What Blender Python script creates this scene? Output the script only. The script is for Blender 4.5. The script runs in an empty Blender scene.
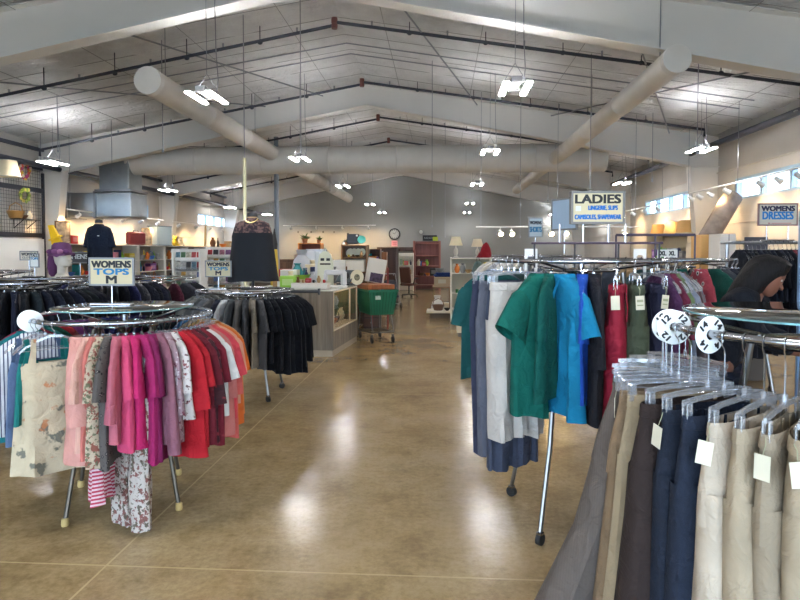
import bpy, math, random
from mathutils import Vector, Matrix
PI = math.pi
R = random.Random(11)
SC = bpy.context.scene
COL = SC.collection
rad = math.radians

# ------------------------------------------------------------------ camera
EYE = 1.65
YAW, PITCH, FPX = rad(3.6), rad(2.0), 600.0
VPX, VPY = 440.0, 252.0
cam_d = bpy.data.cameras.new('camera')
cam = bpy.data.objects.new('camera', cam_d)
COL.objects.link(cam)
cam.location = (0, 0, EYE)
cam.rotation_euler = (PI/2 - PITCH, 0, YAW)
cam_d.sensor_width = 36
cam_d.lens = 36*FPX/800
DX = VPX - (400 + FPX*math.tan(YAW)/math.cos(PITCH))
DY = VPY - (300 - FPX*math.tan(PITCH))
cam_d.shift_x = -DX/800
cam_d.shift_y = DY/800
cam_d.clip_start = 0.05
SC.camera = cam
CR = cam.rotation_euler.to_matrix()

def ray(px, py):
    return CR @ Vector(((px-400-DX)/FPX, -(py-300-DY)/FPX, -1))
def P(px, py, d):                    # point seen at a pixel, d metres deep
    return Vector((0, 0, EYE)) + ray(px, py)*d
def F(px, py):                       # point of the floor seen at a pixel
    r = ray(px, py)
    return Vector((0, 0, EYE)) + r*(-EYE/r.z)
def W(px, py, x):                    # point of the plane X = x
    r = ray(px, py)
    return Vector((0, 0, EYE)) + r*(x/r.x)
def Yp(px, py, y):                   # point of the plane Y = y
    r = ray(px, py)
    return Vector((0, 0, EYE)) + r*(y/r.y)

# ------------------------------------------------------------------ materials
def lin(c):
    o = []
    for v in c[:3]:
        v = v/255.0
        o.append(v/12.92 if v <= 0.04045 else ((v+0.055)/1.055)**2.4)
    return (o[0], o[1], o[2], 1)
_M = {}
def newmat(name):
    m = bpy.data.materials.new(name); m.use_nodes = True
    nt = m.node_tree
    return m, nt, nt.nodes['Principled BSDF']
def node(nt, t, **kw):
    n = nt.nodes.new(t)
    for k, v in kw.items():
        if k[0].islower(): setattr(n, k, v)
    for k, v in kw.items():
        if not k[0].islower(): n.inputs[k].default_value = v
    return n
def coords(nt, scale=(1, 1, 1)):
    tc = nt.nodes.new('ShaderNodeTexCoord')
    mp = nt.nodes.new('ShaderNodeMapping')
    mp.inputs['Scale'].default_value = scale
    nt.links.new(tc.outputs['Object'], mp.inputs['Vector'])
    return mp.outputs['Vector']
def ramp(nt, fac, stops, interp='LINEAR'):
    r = nt.nodes.new('ShaderNodeValToRGB')
    r.color_ramp.interpolation = interp
    el = r.color_ramp.elements
    el[0].position, el[0].color = stops[0][0], stops[0][1]
    el[1].position, el[1].color = stops[-1][0], stops[-1][1]
    for p, c in stops[1:-1]:
        e = el.new(p); e.color = c
    nt.links.new(fac, r.inputs['Fac'])
    return r.outputs['Color']
def mixc(nt, fac, a, b, blend='MIX'):
    m = nt.nodes.new('ShaderNodeMix'); m.data_type = 'RGBA'; m.blend_type = blend
    for s, v in ((0, fac), (6, a), (7, b)):
        if hasattr(v, 'links') or hasattr(v, 'is_linked'): nt.links.new(v, m.inputs[s])
        else: m.inputs[s].default_value = v
    return m.outputs[2]
def bump(nt, bs, h, strength=0.3, dist=0.01):
    b = nt.nodes.new('ShaderNodeBump')
    b.inputs['Strength'].default_value = strength
    b.inputs['Distance'].default_value = dist
    nt.links.new(h, b.inputs['Height'])
    nt.links.new(b.outputs['Normal'], bs.inputs['Normal'])
def plain(c, rough=0.6, metal=0.0, spec=0.5, var=0.0, bs_scale=0, bs_str=0.2):
    k = ('plain', c, rough, metal, spec, var, bs_scale, bs_str)
    if k in _M: return _M[k]
    m, nt, b = newmat('surface')
    b.inputs['Base Color'].default_value = lin(c)
    b.inputs['Roughness'].default_value = rough
    b.inputs['Metallic'].default_value = metal
    b.inputs['Specular IOR Level'].default_value = spec
    if var or bs_scale:
        v = coords(nt)
        n = node(nt, 'ShaderNodeTexNoise', Scale=bs_scale or 6, Detail=4.0)
        nt.links.new(v, n.inputs['Vector'])
        if var:
            d = tuple(max(0, x*(1-var)) for x in c)
            nt.links.new(ramp(nt, n.outputs['Fac'], [(0.3, lin(d)), (0.7, lin(c))]), b.inputs['Base Color'])
        if bs_scale: bump(nt, b, n.outputs['Fac'], bs_str, 0.004)
    _M[k] = m
    return m
def fabric(c, kind='plain', c2=None, c3=None, sc=1.0, shine=0.0):
    k = ('fab', c, kind, c2, c3, sc, shine)
    if k in _M: return _M[k]
    m, nt, b = newmat('cloth')
    c, c2, c3 = [None if q is None else tuple(0.84*(x*0.92+0.08*(0.3*q[0]+0.6*q[1]+0.1*q[2])) for x in q) for q in (c, c2, c3)]
    b.inputs['Roughness'].default_value = 0.88 - 0.4*shine
    b.inputs['Specular IOR Level'].default_value = 0.25 + 0.3*shine
    v = coords(nt)
    n = node(nt, 'ShaderNodeTexNoise', Scale=9.0, Detail=5.0)
    nt.links.new(v, n.inputs['Vector'])
    base = ramp(nt, n.outputs['Fac'], [(0.3, lin(tuple(x*0.93 for x in c))), (0.7, lin(c))])
    th = 0.0
    if kind == 'dense': kind, th = 'floral', -0.05
    if kind == 'floral':
        vo = node(nt, 'ShaderNodeTexNoise', Scale=17.0*sc, Detail=3.5, Roughness=0.55)
        nt.links.new(v, vo.inputs['Vector'])
        k1 = ramp(nt, vo.outputs['Fac'], [(0.585+th, (0, 0, 0, 1)), (0.62+th, (0.9, 0.9, 0.9, 1))])
        vo2 = node(nt, 'ShaderNodeTexNoise', Scale=23.0*sc, Detail=3.5, W=3.1, noise_dimensions='4D')
        nt.links.new(v, vo2.inputs['Vector'])
        k2 = ramp(nt, vo2.outputs['Fac'], [(0.60+th, (0, 0, 0, 1)), (0.635+th, (0.9, 0.9, 0.9, 1))])
        base = mixc(nt, k1, base, lin(c2))
        base = mixc(nt, k2, base, lin(c3))
    elif kind == 'stripe':
        w = node(nt, 'ShaderNodeTexWave', Scale=12.0*sc, Distortion=0.4, bands_direction='X')
        nt.links.new(v, w.inputs['Vector'])
        k1 = ramp(nt, w.outputs['Fac'], [(0.72, (0, 0, 0, 1)), (0.78, (1, 1, 1, 1))])
        base = mixc(nt, k1, base, lin(c2))
    elif kind == 'hstripe':
        w = node(nt, 'ShaderNodeTexWave', Scale=12.0*sc, Distortion=0.3, bands_direction='Z')
        nt.links.new(v, w.inputs['Vector'])
        k1 = ramp(nt, w.outputs['Fac'], [(0.5, (0, 0, 0, 1)), (0.56, (1, 1, 1, 1))])
        base = mixc(nt, k1, base, lin(c2))
    elif kind == 'spots':
        w = node(nt, 'ShaderNodeTexVoronoi', Scale=17.0*sc)
        nt.links.new(v, w.inputs['Vector'])
        k1 = ramp(nt, w.outputs['Distance'], [(0.26, (1, 1, 1, 1)), (0.3, (0, 0, 0, 1))])
        k2 = ramp(nt, w.outputs['Distance'], [(0.13, (1, 1, 1, 1)), (0.16, (0, 0, 0, 1))])
        base = mixc(nt, k1, base, lin(c2))
        base = mixc(nt, k2, base, lin(c3))
    elif kind == 'denim':
        w = node(nt, 'ShaderNodeTexNoise', Scale=420.0, Detail=2.0)
        nt.links.new(v, w.inputs['Vector'])
        base = mixc(nt, ramp(nt, w.outputs['Fac'], [(0.4, (0, 0, 0, 1)), (0.75, (0.3, 0.3, 0.3, 1))]), base, lin(c2 or (46, 56, 76)))
    elif kind == 'cord':
        w = node(nt, 'ShaderNodeTexWave', Scale=60.0, Distortion=0.2, bands_direction='X')
        nt.links.new(v, w.inputs['Vector'])
        base = mixc(nt, ramp(nt, w.outputs['Fac'], [(0.2, (0.35, 0.35, 0.35, 1)), (0.8, (0, 0, 0, 1))]), base, lin(tuple(x*0.75 for x in c)))
    nt.links.new(base, b.inputs['Base Color'])
    nb = node(nt, 'ShaderNodeTexNoise', Scale=13.0, Detail=4.0, Distortion=0.8)
    nt.links.new(v, nb.inputs['Vector'])
    bump(nt, b, nb.outputs['Fac'], 0.75, 0.03)
    _M[k] = m
    return m
def emit(c, s):
    k = ('em', c, s)
    if k in _M: return _M[k]
    m, nt, b = newmat('lamp glow')
    b.inputs['Base Color'].default_value = lin(c)
    b.inputs['Emission Color'].default_value = lin(c)
    b.inputs['Emission Strength'].default_value = s
    _M[k] = m
    return m
def clear(c=(255, 255, 255), glossy=0.12, rough=0.05, body=0.0):
    """thin clear sheet: mostly transparent, with a mirror part and a little haze of its own"""
    k = ('clear', c, glossy, rough, body)
    if k in _M: return _M[k]
    m = bpy.data.materials.new('clear sheet'); m.use_nodes = True
    nt = m.node_tree; nt.nodes.clear()
    out = nt.nodes.new('ShaderNodeOutputMaterial')
    t = nt.nodes.new('ShaderNodeBsdfTransparent'); t.inputs['Color'].default_value = lin(c)
    g = nt.nodes.new('ShaderNodeBsdfGlossy'); g.inputs['Roughness'].default_value = rough
    lw = nt.nodes.new('ShaderNodeLayerWeight'); lw.inputs['Blend'].default_value = 0.5
    pw = nt.nodes.new('ShaderNodeMath'); pw.operation = 'POWER'; pw.inputs[1].default_value = 5.0
    nt.links.new(lw.outputs['Facing'], pw.inputs[0])
    ad = nt.nodes.new('ShaderNodeMath'); ad.operation = 'ADD'; ad.use_clamp = True
    ad.inputs[1].default_value = glossy
    nt.links.new(pw.outputs[0], ad.inputs[0])
    mx = nt.nodes.new('ShaderNodeMixShader')
    nt.links.new(ad.outputs[0], mx.inputs['Fac'])
    nt.links.new(t.outputs[0], mx.inputs[1]); nt.links.new(g.outputs[0], mx.inputs[2])
    last = mx.outputs[0]
    if body:
        d = nt.nodes.new('ShaderNodeBsdfDiffuse'); d.inputs['Color'].default_value = (0.85, 0.85, 0.85, 1)
        m2 = nt.nodes.new('ShaderNodeMixShader'); m2.inputs['Fac'].default_value = body
        nt.links.new(last, m2.inputs[1]); nt.links.new(d.outputs[0], m2.inputs[2]); last = m2.outputs[0]
    nt.links.new(last, out.inputs['Surface'])
    _M[k] = m
    return m
def wood(c, c2, scale=3.0, rough=0.5):
    k = ('wood', c, c2, scale, rough)
    if k in _M: return _M[k]
    m, nt, b = newmat('wood grain')
    v = coords(nt, (8*scale, 8*scale, 0.6*scale))
    n = node(nt, 'ShaderNodeTexNoise', Scale=1.0, Detail=6.0, Roughness=0.65)
    nt.links.new(v, n.inputs['Vector'])
    nt.links.new(ramp(nt, n.outputs['Fac'], [(0.32, lin(c2)), (0.68, lin(c))]), b.inputs['Base Color'])
    b.inputs['Roughness'].default_value = rough
    _M[k] = m
    return m
CHROME = plain((168, 168, 172), 0.2, 1.0)
STEEL = plain((150, 152, 156), 0.35, 1.0)
BLACKM = plain((28, 28, 32), 0.45)
PIPE = plain((44, 48, 60), 0.5)
WHITE = plain((225, 224, 220), 0.5)
PLASTIC = clear((248, 248, 252), 0.24, 0.08, 0.13)
PAPER = plain((204, 196, 174), 0.8)
RUBBER = plain((22, 22, 24), 0.6)

# ------------------------------------------------------------------ mesh builder
class MB:
    def __init__(self): self.v, self.f = [], []
    def add(self, vs, fs):
        o = len(self.v); self.v += [tuple(p) for p in vs]; self.f += [tuple(i+o for i in q) for q in fs]
        return self
    def box(self, c, s, rz=0.0, ch=0.0):
        x, y, z = s[0]/2, s[1]/2, s[2]/2
        if ch <= 0:
            vs = [(-x, -y, -z), (x, -y, -z), (x, y, -z), (-x, y, -z), (-x, -y, z), (x, -y, z), (x, y, z), (-x, y, z)]
            fs = [(0, 3, 2, 1), (4, 5, 6, 7), (0, 1, 5, 4), (1, 2, 6, 5), (2, 3, 7, 6), (3, 0, 4, 7)]
        else:                                    # chamfered all round
            ch = min(ch, 0.45*min(s))
            rows = []
            for zz, k in ((-z, ch), (-z+ch, 0), (z-ch, 0), (z, ch)):
                a, b = x-k, y-k
                c2 = ch if k == 0 else ch*0.6
                rows.append([(-a+c2, -b, zz), (a-c2, -b, zz), (a, -b+c2, zz), (a, b-c2, zz), (a-c2, b, zz), (-a+c2, b, zz), (-a, b-c2, zz), (-a, -b+c2, zz)])
            vs, fs = [], []
            for r in rows: vs += r
            for i in range(3):
                for j in range(8):
                    fs.append((i*8+j, i*8+(j+1) % 8, (i+1)*8+(j+1) % 8, (i+1)*8+j))
            fs.append(tuple(reversed(range(8)))); fs.append(tuple(range(24, 32)))
        cs, sn = math.cos(rz), math.sin(rz)
        vs = [(c[0]+p[0]*cs-p[1]*sn, c[1]+p[0]*sn+p[1]*cs, c[2]+p[2]) for p in vs]
        return self.add(vs, fs)
    def loft(self, rows, closed=True, cap0=False, cap1=False):
        n = len(rows[0]); vs = [p for r in rows for p in r]; fs = []
        m = n if closed else n-1
        for i in range(len(rows)-1):
            for j in range(m):
                fs.append((i*n+j, i*n+(j+1) % n, (i+1)*n+(j+1) % n, (i+1)*n+j))
        if cap0: fs.append(tuple(reversed(range(n))))
        if cap1: fs.append(tuple(range((len(rows)-1)*n, len(rows)*n)))
        return self.add(vs, fs)
    def tube(self, pts, r, n=8, closed=False, cap=True):
        pts = [Vector(p) for p in pts]; m = len(pts); rows = []
        rr = r if isinstance(r, (list, tuple)) else [r]*m
        up = None
        for i, p in enumerate(pts):
            if closed: t = pts[(i+1) % m]-pts[i-1]
            else: t = pts[min(i+1, m-1)]-pts[max(i-1, 0)]
            if t.length < 1e-9: t = Vector((0, 0, 1))
            t.normalize()
            if up is None:
                up = Vector((0, 0, 1)) if abs(t.z) < 0.9 else Vector((1, 0, 0))
            a = t.cross(up)
            if a.length < 1e-6: a = t.cross(Vector((1, 0, 0)))
            a.normalize(); b = a.cross(t).normalized(); up = b
            rows.append([p+(a*math.cos(2*PI*k/n)+b*math.sin(2*PI*k/n))*rr[i] for k in range(n)])
        if closed: rows.append(rows[0])
        return self.loft(rows, True, cap and not closed, cap and not closed)
    def lathe(self, prof, n=20, c=(0, 0, 0), cap=True):
        rows = [[(c[0]+r*math.cos(2*PI*k/n), c[1]+r*math.sin(2*PI*k/n), c[2]+z) for k in range(n)] for r, z in prof]
        return self.loft(rows, True, cap, cap)
    def ring(self, r, tr, n=48, m=8, c=(0, 0, 0)):
        return self.tube([(c[0]+r*math.cos(2*PI*k/n), c[1]+r*math.sin(2*PI*k/n), c[2]) for k in range(n)], tr, m, True)
    def prism(self, poly, y0, y1):               # outline in XZ, swept along Y
        n = len(poly)
        vs = [(p[0], y0, p[1]) for p in poly]+[(p[0], y1, p[1]) for p in poly]
        fs = [tuple(range(n)), tuple(reversed(range(n, 2*n)))]
        fs += [(j, j+n, (j+1) % n+n, (j+1) % n) for j in range(n)]
        return self.add(vs, fs)
    def ball(self, c, r, n=14, m=9):
        r = r if isinstance(r, (list, tuple)) else (r, r, r)
        rows = []
        for i in range(m+1):
            a = -PI/2+PI*i/m; k = max(math.cos(a), 0.02)
            rows.append([(c[0]+r[0]*k*math.cos(2*PI*j/n), c[1]+r[1]*k*math.sin(2*PI*j/n), c[2]+r[2]*math.sin(a)) for j in range(n)])
        return self.loft(rows, True, True, True)
    def xf(self, M):
        self.v = [tuple(M @ Vector(p)) for p in self.v]; return self
    def build(self, name, m, parent=None, loc=None, rz=0.0, sharp=38):
        me = bpy.data.meshes.new(name)
        me.from_pydata(self.v, [], self.f); me.update()
        me.polygons.foreach_set('use_smooth', [True]*len(me.polygons))
        me.set_sharp_from_angle(angle=rad(sharp))
        if m: me.materials.append(m)
        o = bpy.data.objects.new(name, me); COL.objects.link(o)
        if parent: o.parent = parent
        if loc is not None: o.location = loc
        o.rotation_euler.z = rz
        return o
def tag(o, label, cat, group=None, kind=None):
    if label: o['label'] = label
    if cat: o['category'] = cat
    if group: o['group'] = group
    if kind: o['kind'] = kind
    return o
def thing(name, label, cat, loc=(0, 0, 0), rz=0.0, group=None):
    o = bpy.data.objects.new(name, None); COL.objects.link(o)
    o.empty_display_size = 0.1
    o.location = loc; o.rotation_euler.z = rz
    return tag(o, label, cat, group)
def struct(o, label=None):
    o['kind'] = 'structure'
    if label: o['label'] = label
    return o
def lettering(parent, s, w, h, m, loc, rz=0.0, bold=0.03, name='lettering', y=-0.0015):
    cu = bpy.data.curves.new('t', 'FONT'); cu.body = s; cu.size = 1; cu.offset = 0.0; cu.extrude = 0.004
    cu.resolution_u = 3
    t = bpy.data.objects.new('t', cu); COL.objects.link(t)
    bpy.context.view_layer.update()
    dg = bpy.context.evaluated_depsgraph_get()
    me = bpy.data.meshes.new_from_object(t.evaluated_get(dg))
    bpy.data.objects.remove(t); bpy.data.curves.remove(cu)
    xs = [v.co.x for v in me.vertices]; ys = [v.co.y for v in me.vertices]
    x0, x1, y0, y1 = min(xs), max(xs), min(ys), max(ys)
    for v in me.vertices:
        a = (v.co.x-x0)/(x1-x0)-0.5; b = (v.co.y-y0)/(y1-y0)-0.5; d = v.co.z
        v.co = (a*w, y-0.0008*(d > 0), b*h)
    if bold > 0:                                   # heavier strokes: the glyphs laid over themselves, a hair apart
        vv = [tuple(v.co) for v in me.vertices]; ff = [tuple(p.vertices) for p in me.polygons]; n = len(vv); V, Fc = [], []
        e = min(h*bold*2.6, 0.0036)
        for i, (sx, sz) in enumerate(((-1, -0.6), (0, 0), (1, 0.6), (-1, 0.6), (1, -0.6))):
            V += [(x+sx*e, yy-0.00004*i, z+sz*e) for x, yy, z in vv]; Fc += [tuple(k+i*n for k in q) for q in ff]
        me = bpy.data.meshes.new(name); me.from_pydata(V, [], Fc); me.update()
    me.materials.clear(); me.materials.append(m)
    o = bpy.data.objects.new(name, me); COL.objects.link(o); o.parent = parent; o.location = loc; o.rotation_euler.z = rz
    return o
# ------------------------------------------------------------------ the building
XL, XR, Y0, Y1 = -9.3, 6.0, -3.0, 29.6
EAVE, RIDGE_X = 4.22, -1.65
SL = 0.162
RIDGE = EAVE + SL*(XR-RIDGE_X)
def roof(x): return RIDGE - SL*abs(x-RIDGE_X)

# floor: worn polished concrete with saw-cut joints
m, nt, b = newmat('polished concrete')
v = coords(nt)
n1 = node(nt, 'ShaderNodeTexNoise', Scale=0.8, Detail=9.0, Roughness=0.66); nt.links.new(v, n1.inputs['Vector'])
n2 = node(nt, 'ShaderNodeTexNoise', Scale=2.6, Detail=12.0, Roughness=0.78); nt.links.new(v, n2.inputs['Vector'])
n3 = node(nt, 'ShaderNodeTexNoise', Scale=26.0, Detail=4.0, Roughness=0.7); nt.links.new(v, n3.inputs['Vector'])
c1 = ramp(nt, n1.outputs['Fac'], [(0.3, lin((104, 82, 48))), (0.5, lin((160, 136, 98))), (0.72, lin((188, 168, 136)))])
c2 = ramp(nt, n2.outputs['Fac'], [(0.32, lin((96, 72, 40))), (0.5, lin((160, 136, 97))), (0.72, lin((190, 168, 130)))])
base = mixc(nt, 0.5, c1, c2)
c3 = ramp(nt, n3.outputs['Fac'], [(0.3, lin((166, 156, 140))), (0.6, lin((255, 255, 255)))])
base = mixc(nt, 0.4, base, c3, 'MULTIPLY')
sx = nt.nodes.new('ShaderNodeSeparateXYZ'); nt.links.new(v, sx.inputs[0])
def joint(sock, off, per, w):
    a = node(nt, 'ShaderNodeMath', operation='SUBTRACT'); nt.links.new(sock, a.inputs[0]); a.inputs[1].default_value = off
    p = node(nt, 'ShaderNodeMath', operation='PINGPONG'); nt.links.new(a.outputs[0], p.inputs[0]); p.inputs[1].default_value = per
    l = node(nt, 'ShaderNodeMath', operation='LESS_THAN'); nt.links.new(p.outputs[0], l.inputs[0]); l.inputs[1].default_value = w
    return l.outputs[0]
ja = joint(sx.outputs['X'], -1.75, 2.2, 0.006); jb = joint(sx.outputs['Y'], 6.9, 1.3*1.5, 0.006)
mx = node(nt, 'ShaderNodeMath', operation='MAXIMUM'); nt.links.new(ja, mx.inputs[0]); nt.links.new(jb, mx.inputs[1])
jm = node(nt, 'ShaderNodeMath', operation='MULTIPLY'); nt.links.new(mx.outputs[0], jm.inputs[0]); jm.inputs[1].default_value = 0.5
base = mixc(nt, jm.outputs[0], base, lin((205, 180, 135)))
nt.links.new(base, b.inputs['Base Color'])
nt.links.new(ramp(nt, n2.outputs['Fac'], [(0.3, (0.27, 0.27, 0.27, 1)), (0.7, (0.14, 0.14, 0.14, 1))]), b.inputs['Roughness'])
b.inputs['Specular IOR Level'].default_value = 0.5
bump(nt, b, n2.outputs['Fac'], 0.06, 0.01)
FLOORM = m
f = MB().box(((XL+XR)/2, (Y0+Y1)/2, -0.1), (XR-XL+0.4, Y1-Y0+0.4, 0.2)).build('floor', FLOORM)
struct(f, 'worn tan polished concrete floor of the shop')

# roof blanket: white foil-faced insulation, quilted, sagging between the purlins
m, nt, b = newmat('white roof blanket')
v = coords(nt)
n1 = node(nt, 'ShaderNodeTexNoise', Scale=2.2, Detail=6.0, Roughness=0.6); nt.links.new(v, n1.inputs['Vector'])
vs_ = coords(nt, (0.25, 3.0, 1.0))
n2 = node(nt, 'ShaderNodeTexNoise', Scale=1.6, Detail=7.0, Roughness=0.7, Distortion=0.6); nt.links.new(vs_, n2.inputs['Vector'])
nt.links.new(ramp(nt, n1.outputs['Fac'], [(0.3, lin((200, 198, 196))), (0.7, lin((226, 225, 223)))]), b.inputs['Base Color'])
b.inputs['Roughness'].default_value = 0.33
n3 = node(nt, 'ShaderNodeTexNoise', Scale=9.0, Detail=5.0, Roughness=0.65, Distortion=1.2); nt.links.new(v, n3.inputs['Vector'])
ad = node(nt, 'ShaderNodeMath', operation='MULTIPLY_ADD'); nt.links.new(n3.outputs['Fac'], ad.inputs[0]); ad.inputs[1].default_value = 0.35; nt.links.new(n2.outputs['Fac'], ad.inputs[2])
bump(nt, b, ad.outputs[0], 1.0, 0.22)
BLANKET = m
def slope(x0, x1, name, lab):
    NX, NY = 34, 190
    rows = []
    for i in range(NX+1):
        x = x0+(x1-x0)*i/NX; row = []
        for j in range(NY+1):
            y = Y0+(Y1-Y0)*j/NY
            s = 0.5+0.5*math.cos(2*PI*(x-RIDGE_X)/1.52)
            q = abs(math.sin(PI*y/0.76))
            d = 0.045*s*(0.6+0.4*q)+0.05*q*q+0.012*math.sin(5.1*x+1.7*y)*math.sin(3.3*y-x)
            if i in (0, NX): d = 0
            row.append((x, y, roof(x)-d))
        rows.append(row)
    mb = MB(); mb.loft(rows, closed=False)
    o = mb.build(name, BLANKET, sharp=60); struct(o, lab)
slope(XL-0.05, RIDGE_X, 'ceiling', 'white quilted insulation under the western roof slope')
slope(RIDGE_X, XR+0.05, 'ceiling.001', 'white quilted insulation under the eastern roof slope')
wm = MB()
yy = Y0+0.4
while yy < Y1:
    wm.tube([(XL+0.1, yy, roof(XL+0.1)-0.075), (RIDGE_X, yy, RIDGE-0.085), (XR-0.1, yy, roof(XR-0.1)-0.075)], 0.005, 4); yy += 0.76
for x in [RIDGE_X+1.52*k+0.76 for k in range(-5, 5)]:
    if XL+0.2 < x < XR-0.2: wm.tube([(x, Y0+0.2, roof(x)-0.085), (x, Y1-0.2, roof(x)-0.085)], 0.006, 4)
struct(wm.build('trim_7', plain((150, 148, 144), 0.5)), 'support wires and bands holding up the roof insulation')
rs = MB()
for a, c in ((XL-0.2, RIDGE_X), (RIDGE_X, XR+0.2)):
    rs.prism([(a, roof(a)+0.03), (c, roof(c)+0.03), (c, roof(c)+0.1), (a, roof(a)+0.1)], Y0-0.2, Y1+0.2)
struct(rs.build('ceiling.002', plain((120, 120, 120), 0.8)), 'outer roof sheet above the insulation')

WALLM = plain((190, 187, 182), 0.75, 0, 0.3, 0.05, 1.5, 0.05)
GREYW = plain((146, 147, 145), 0.75, 0, 0.3, 0.04, 1.0, 0.05)
SILL, HEAD = 2.70, 3.14
WL = [(9.0, 12.2), (14.0, 18.7), (22.6, 26.2)]
WR = [(8.8, 12.7), (14.4, 18.1), (21.0, 24.3)]
def side_wall(name, x, out, wins, lab):
    mb = MB(); t = 0.18; cx = x+out*t/2; cy = (Y0+Y1)/2; ly = Y1-Y0
    mb.box((cx, cy, SILL/2), (t, ly, SILL)); mb.box((cx, cy, (HEAD+EAVE)/2), (t, ly, EAVE-HEAD))
    e = Y0
    for a, c in wins+[(Y1, Y1)]:
        mb.box((cx, (e+a)/2, (SILL+HEAD)/2), (t, a-e, HEAD-SILL)); e = c
    struct(mb.build(name, WALLM), lab)
side_wall('wall_left', XL, -1, WL, 'pale painted side wall with clerestory windows')
side_wall('wall_right', XR, 1, WR, 'pale painted side wall with high clerestory windows')
def gable(name, y, t, lab, mat, hole=None):
    mb = MB()
    if not hole:
        mb.prism([(XL, 0), (XR, 0), (XR, EAVE), (RIDGE_X, RIDGE), (XL, EAVE)], y, y+t)
    else:
        a, c, h = hole
        mb.prism([(XL, 0), (a, 0), (a, h), (c, h), (c, 0), (XR, 0), (XR, EAVE), (RIDGE_X, RIDGE), (XL, EAVE)], y, y+t)
    struct(mb.build(name, mat), lab)
gable('wall_back', Y1, 0.2, 'grey gable wall at the far end of the shop', GREYW)
gable('wall_front', Y0-0.2, 0.2, 'unseen shop front wall with a glazed opening added for daylight', WALLM, (-7.5, 4.5, 2.9))  # wall out of view; its opening is added to let daylight in
FRAMEW = plain((150, 176, 196), 0.4)
GLASS = clear((244, 249, 255), 0.03, 0.02)
def window(k, x, out, y0, y1):
    r = MB(); t = 0.05
    r.box((x+out*0.06, (y0+y1)/2, SILL+t/2), (0.1, y1-y0, t)).box((x+out*0.06, (y0+y1)/2, HEAD-t/2), (0.1, y1-y0, t))
    n = 4
    for i in range(n+1):
        r.box((x+out*0.06, y0+t/2+(y1-y0-t)*i/n, (SILL+HEAD)/2), (0.1, 0.09, HEAD-SILL-2*t))
    o = struct(r.build('window_%d' % k, FRAMEW), 'high strip window with pale frame in four lights')
    g = MB().box((x+out*0.07, (y0+y1)/2, (SILL+HEAD)/2), (0.008, y1-y0-0.06, HEAD-SILL-0.06)).build('pane', GLASS, o)
k = 1
for a, c in WL: window(k, XL, -1, a, c); k += 1
for a, c in WR: window(k, XR, 1, a, c); k += 1
# unseen shop-front glazing behind the viewpoint, added to let in fill daylight
mb = MB()
for i in range(7): mb.box((-7.45+11.9*i/6, Y0-0.1, 1.45), (0.08, 0.1, 2.9))
mb.box((-1.5, Y0-0.1, 2.86), (12, 0.1, 0.08))
o = struct(mb.build('window_7', FRAMEW), 'unseen shop front glazing added for daylight')
MB().box((-1.5, Y0-0.1, 1.43), (11.9, 0.01, 2.8)).build('pane', GLASS, o)
# ground strip outside seen through glass only as light bounce
struct(MB().box((-1.6, 13, -0.16), (60, 70, 0.1)).build('ground', plain((150, 146, 138), 0.9)), 'paved ground outside the shop')

# rigid frames: white tapered portal frames
BEAMM = plain((214, 211, 206), 0.45, 0, 0.4, 0.03, 1.2, 0.03)
for i, y in enumerate((7.5, 13.45, 19.4, 25.4)):
    def frame_half(side):
        xe = XR if side > 0 else XL
        s = 1 if side > 0 else -1
        web = MB(); w = 0.012; fl = 0.24
        up = [(RIDGE_X, roof(RIDGE_X)-0.07), (xe, roof(xe)-0.07)]
        lo = [(xe-s*0.62, roof(xe-s*0.62)-0.82), (RIDGE_X, roof(RIDGE_X)-0.55)]
        web.prism([up[0], up[1], (xe, roof(xe)-0.9), lo[0], lo[1]], y-w/2, y+w/2)
        web.prism([up[0], up[1], (up[1][0], up[1][1]-0.014), (up[0][0], up[0][1]-0.014)], y-fl/2, y+fl/2)
        web.prism([lo[0], lo[1], (lo[1][0], lo[1][1]+0.014), (lo[0][0], lo[0][1]+0.014)], y-fl/2, y+fl/2)
        # tapered column
        col = [(xe-s*0.005, 0), (xe-s*0.005, roof(xe)-0.9), (xe-s*0.62, roof(xe-s*0.62)-0.82), (xe-s*0.26, 0)]
        web.prism(col, y-w/2, y+w/2)
        a, b2 = (xe-s*0.62, roof(xe-s*0.62)-0.82), (xe-s*0.26, 0)
        web.prism([a, b2, (b2[0]-s*0.014, 0), (a[0]-s*0.014, a[1])], y-fl/2, y+fl/2)
        # stiffener at the knee
        web.box((xe-s*0.31, y, roof(xe-s*0.62)-0.84), (0.6, fl*0.9, 0.014))
        return web
    mb = frame_half(1); m2 = frame_half(-1); mb.add(m2.v, m2.f)
    struct(mb.build('rafter_beam' if i == 0 else 'rafter_beam.%03d' % i, BEAMM), 'white tapered steel portal frame under the roof')
# horizontal girts with dark eave struts on each side wall
for nm, xx, h, lab in (('trim_1', XL+0.1, 4.0, 'dark eave strut along the western wall'), ('trim_2', XR-0.1, 3.98, 'dark eave strut along the eastern wall')):
    struct(MB().box((xx, 13.3, h), (0.08, 32.4, 0.07)).build(nm, plain((66, 70, 80), 0.6)), lab)
for nm, xx, h in (('trim_3', XL+0.02, 2.2), ('trim_4', XR-0.02, 2.25), ('trim_5', XL+0.02, 3.5), ('trim_6', XR-0.02, 3.35)):
    struct(MB().box((xx, 13.3, h), (0.03, 32.4, 0.025)).build(nm, plain((190, 184, 176), 0.7)), 'thin horizontal seam strip on the side wall')
bb = plain((90, 84, 76), 0.6)
struct(MB().box((XL+0.012, 13.3, 0.06), (0.02, 32.4, 0.12)).build('baseboard_left', bb))
struct(MB().box((XR-0.012, 13.3, 0.06), (0.02, 32.4, 0.12)).build('baseboard_right', bb))
struct(MB().box(((XL+XR)/2, Y1-0.012, 0.06), (XR-XL-0.05, 0.02, 0.12)).build('baseboard_back', bb))

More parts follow.
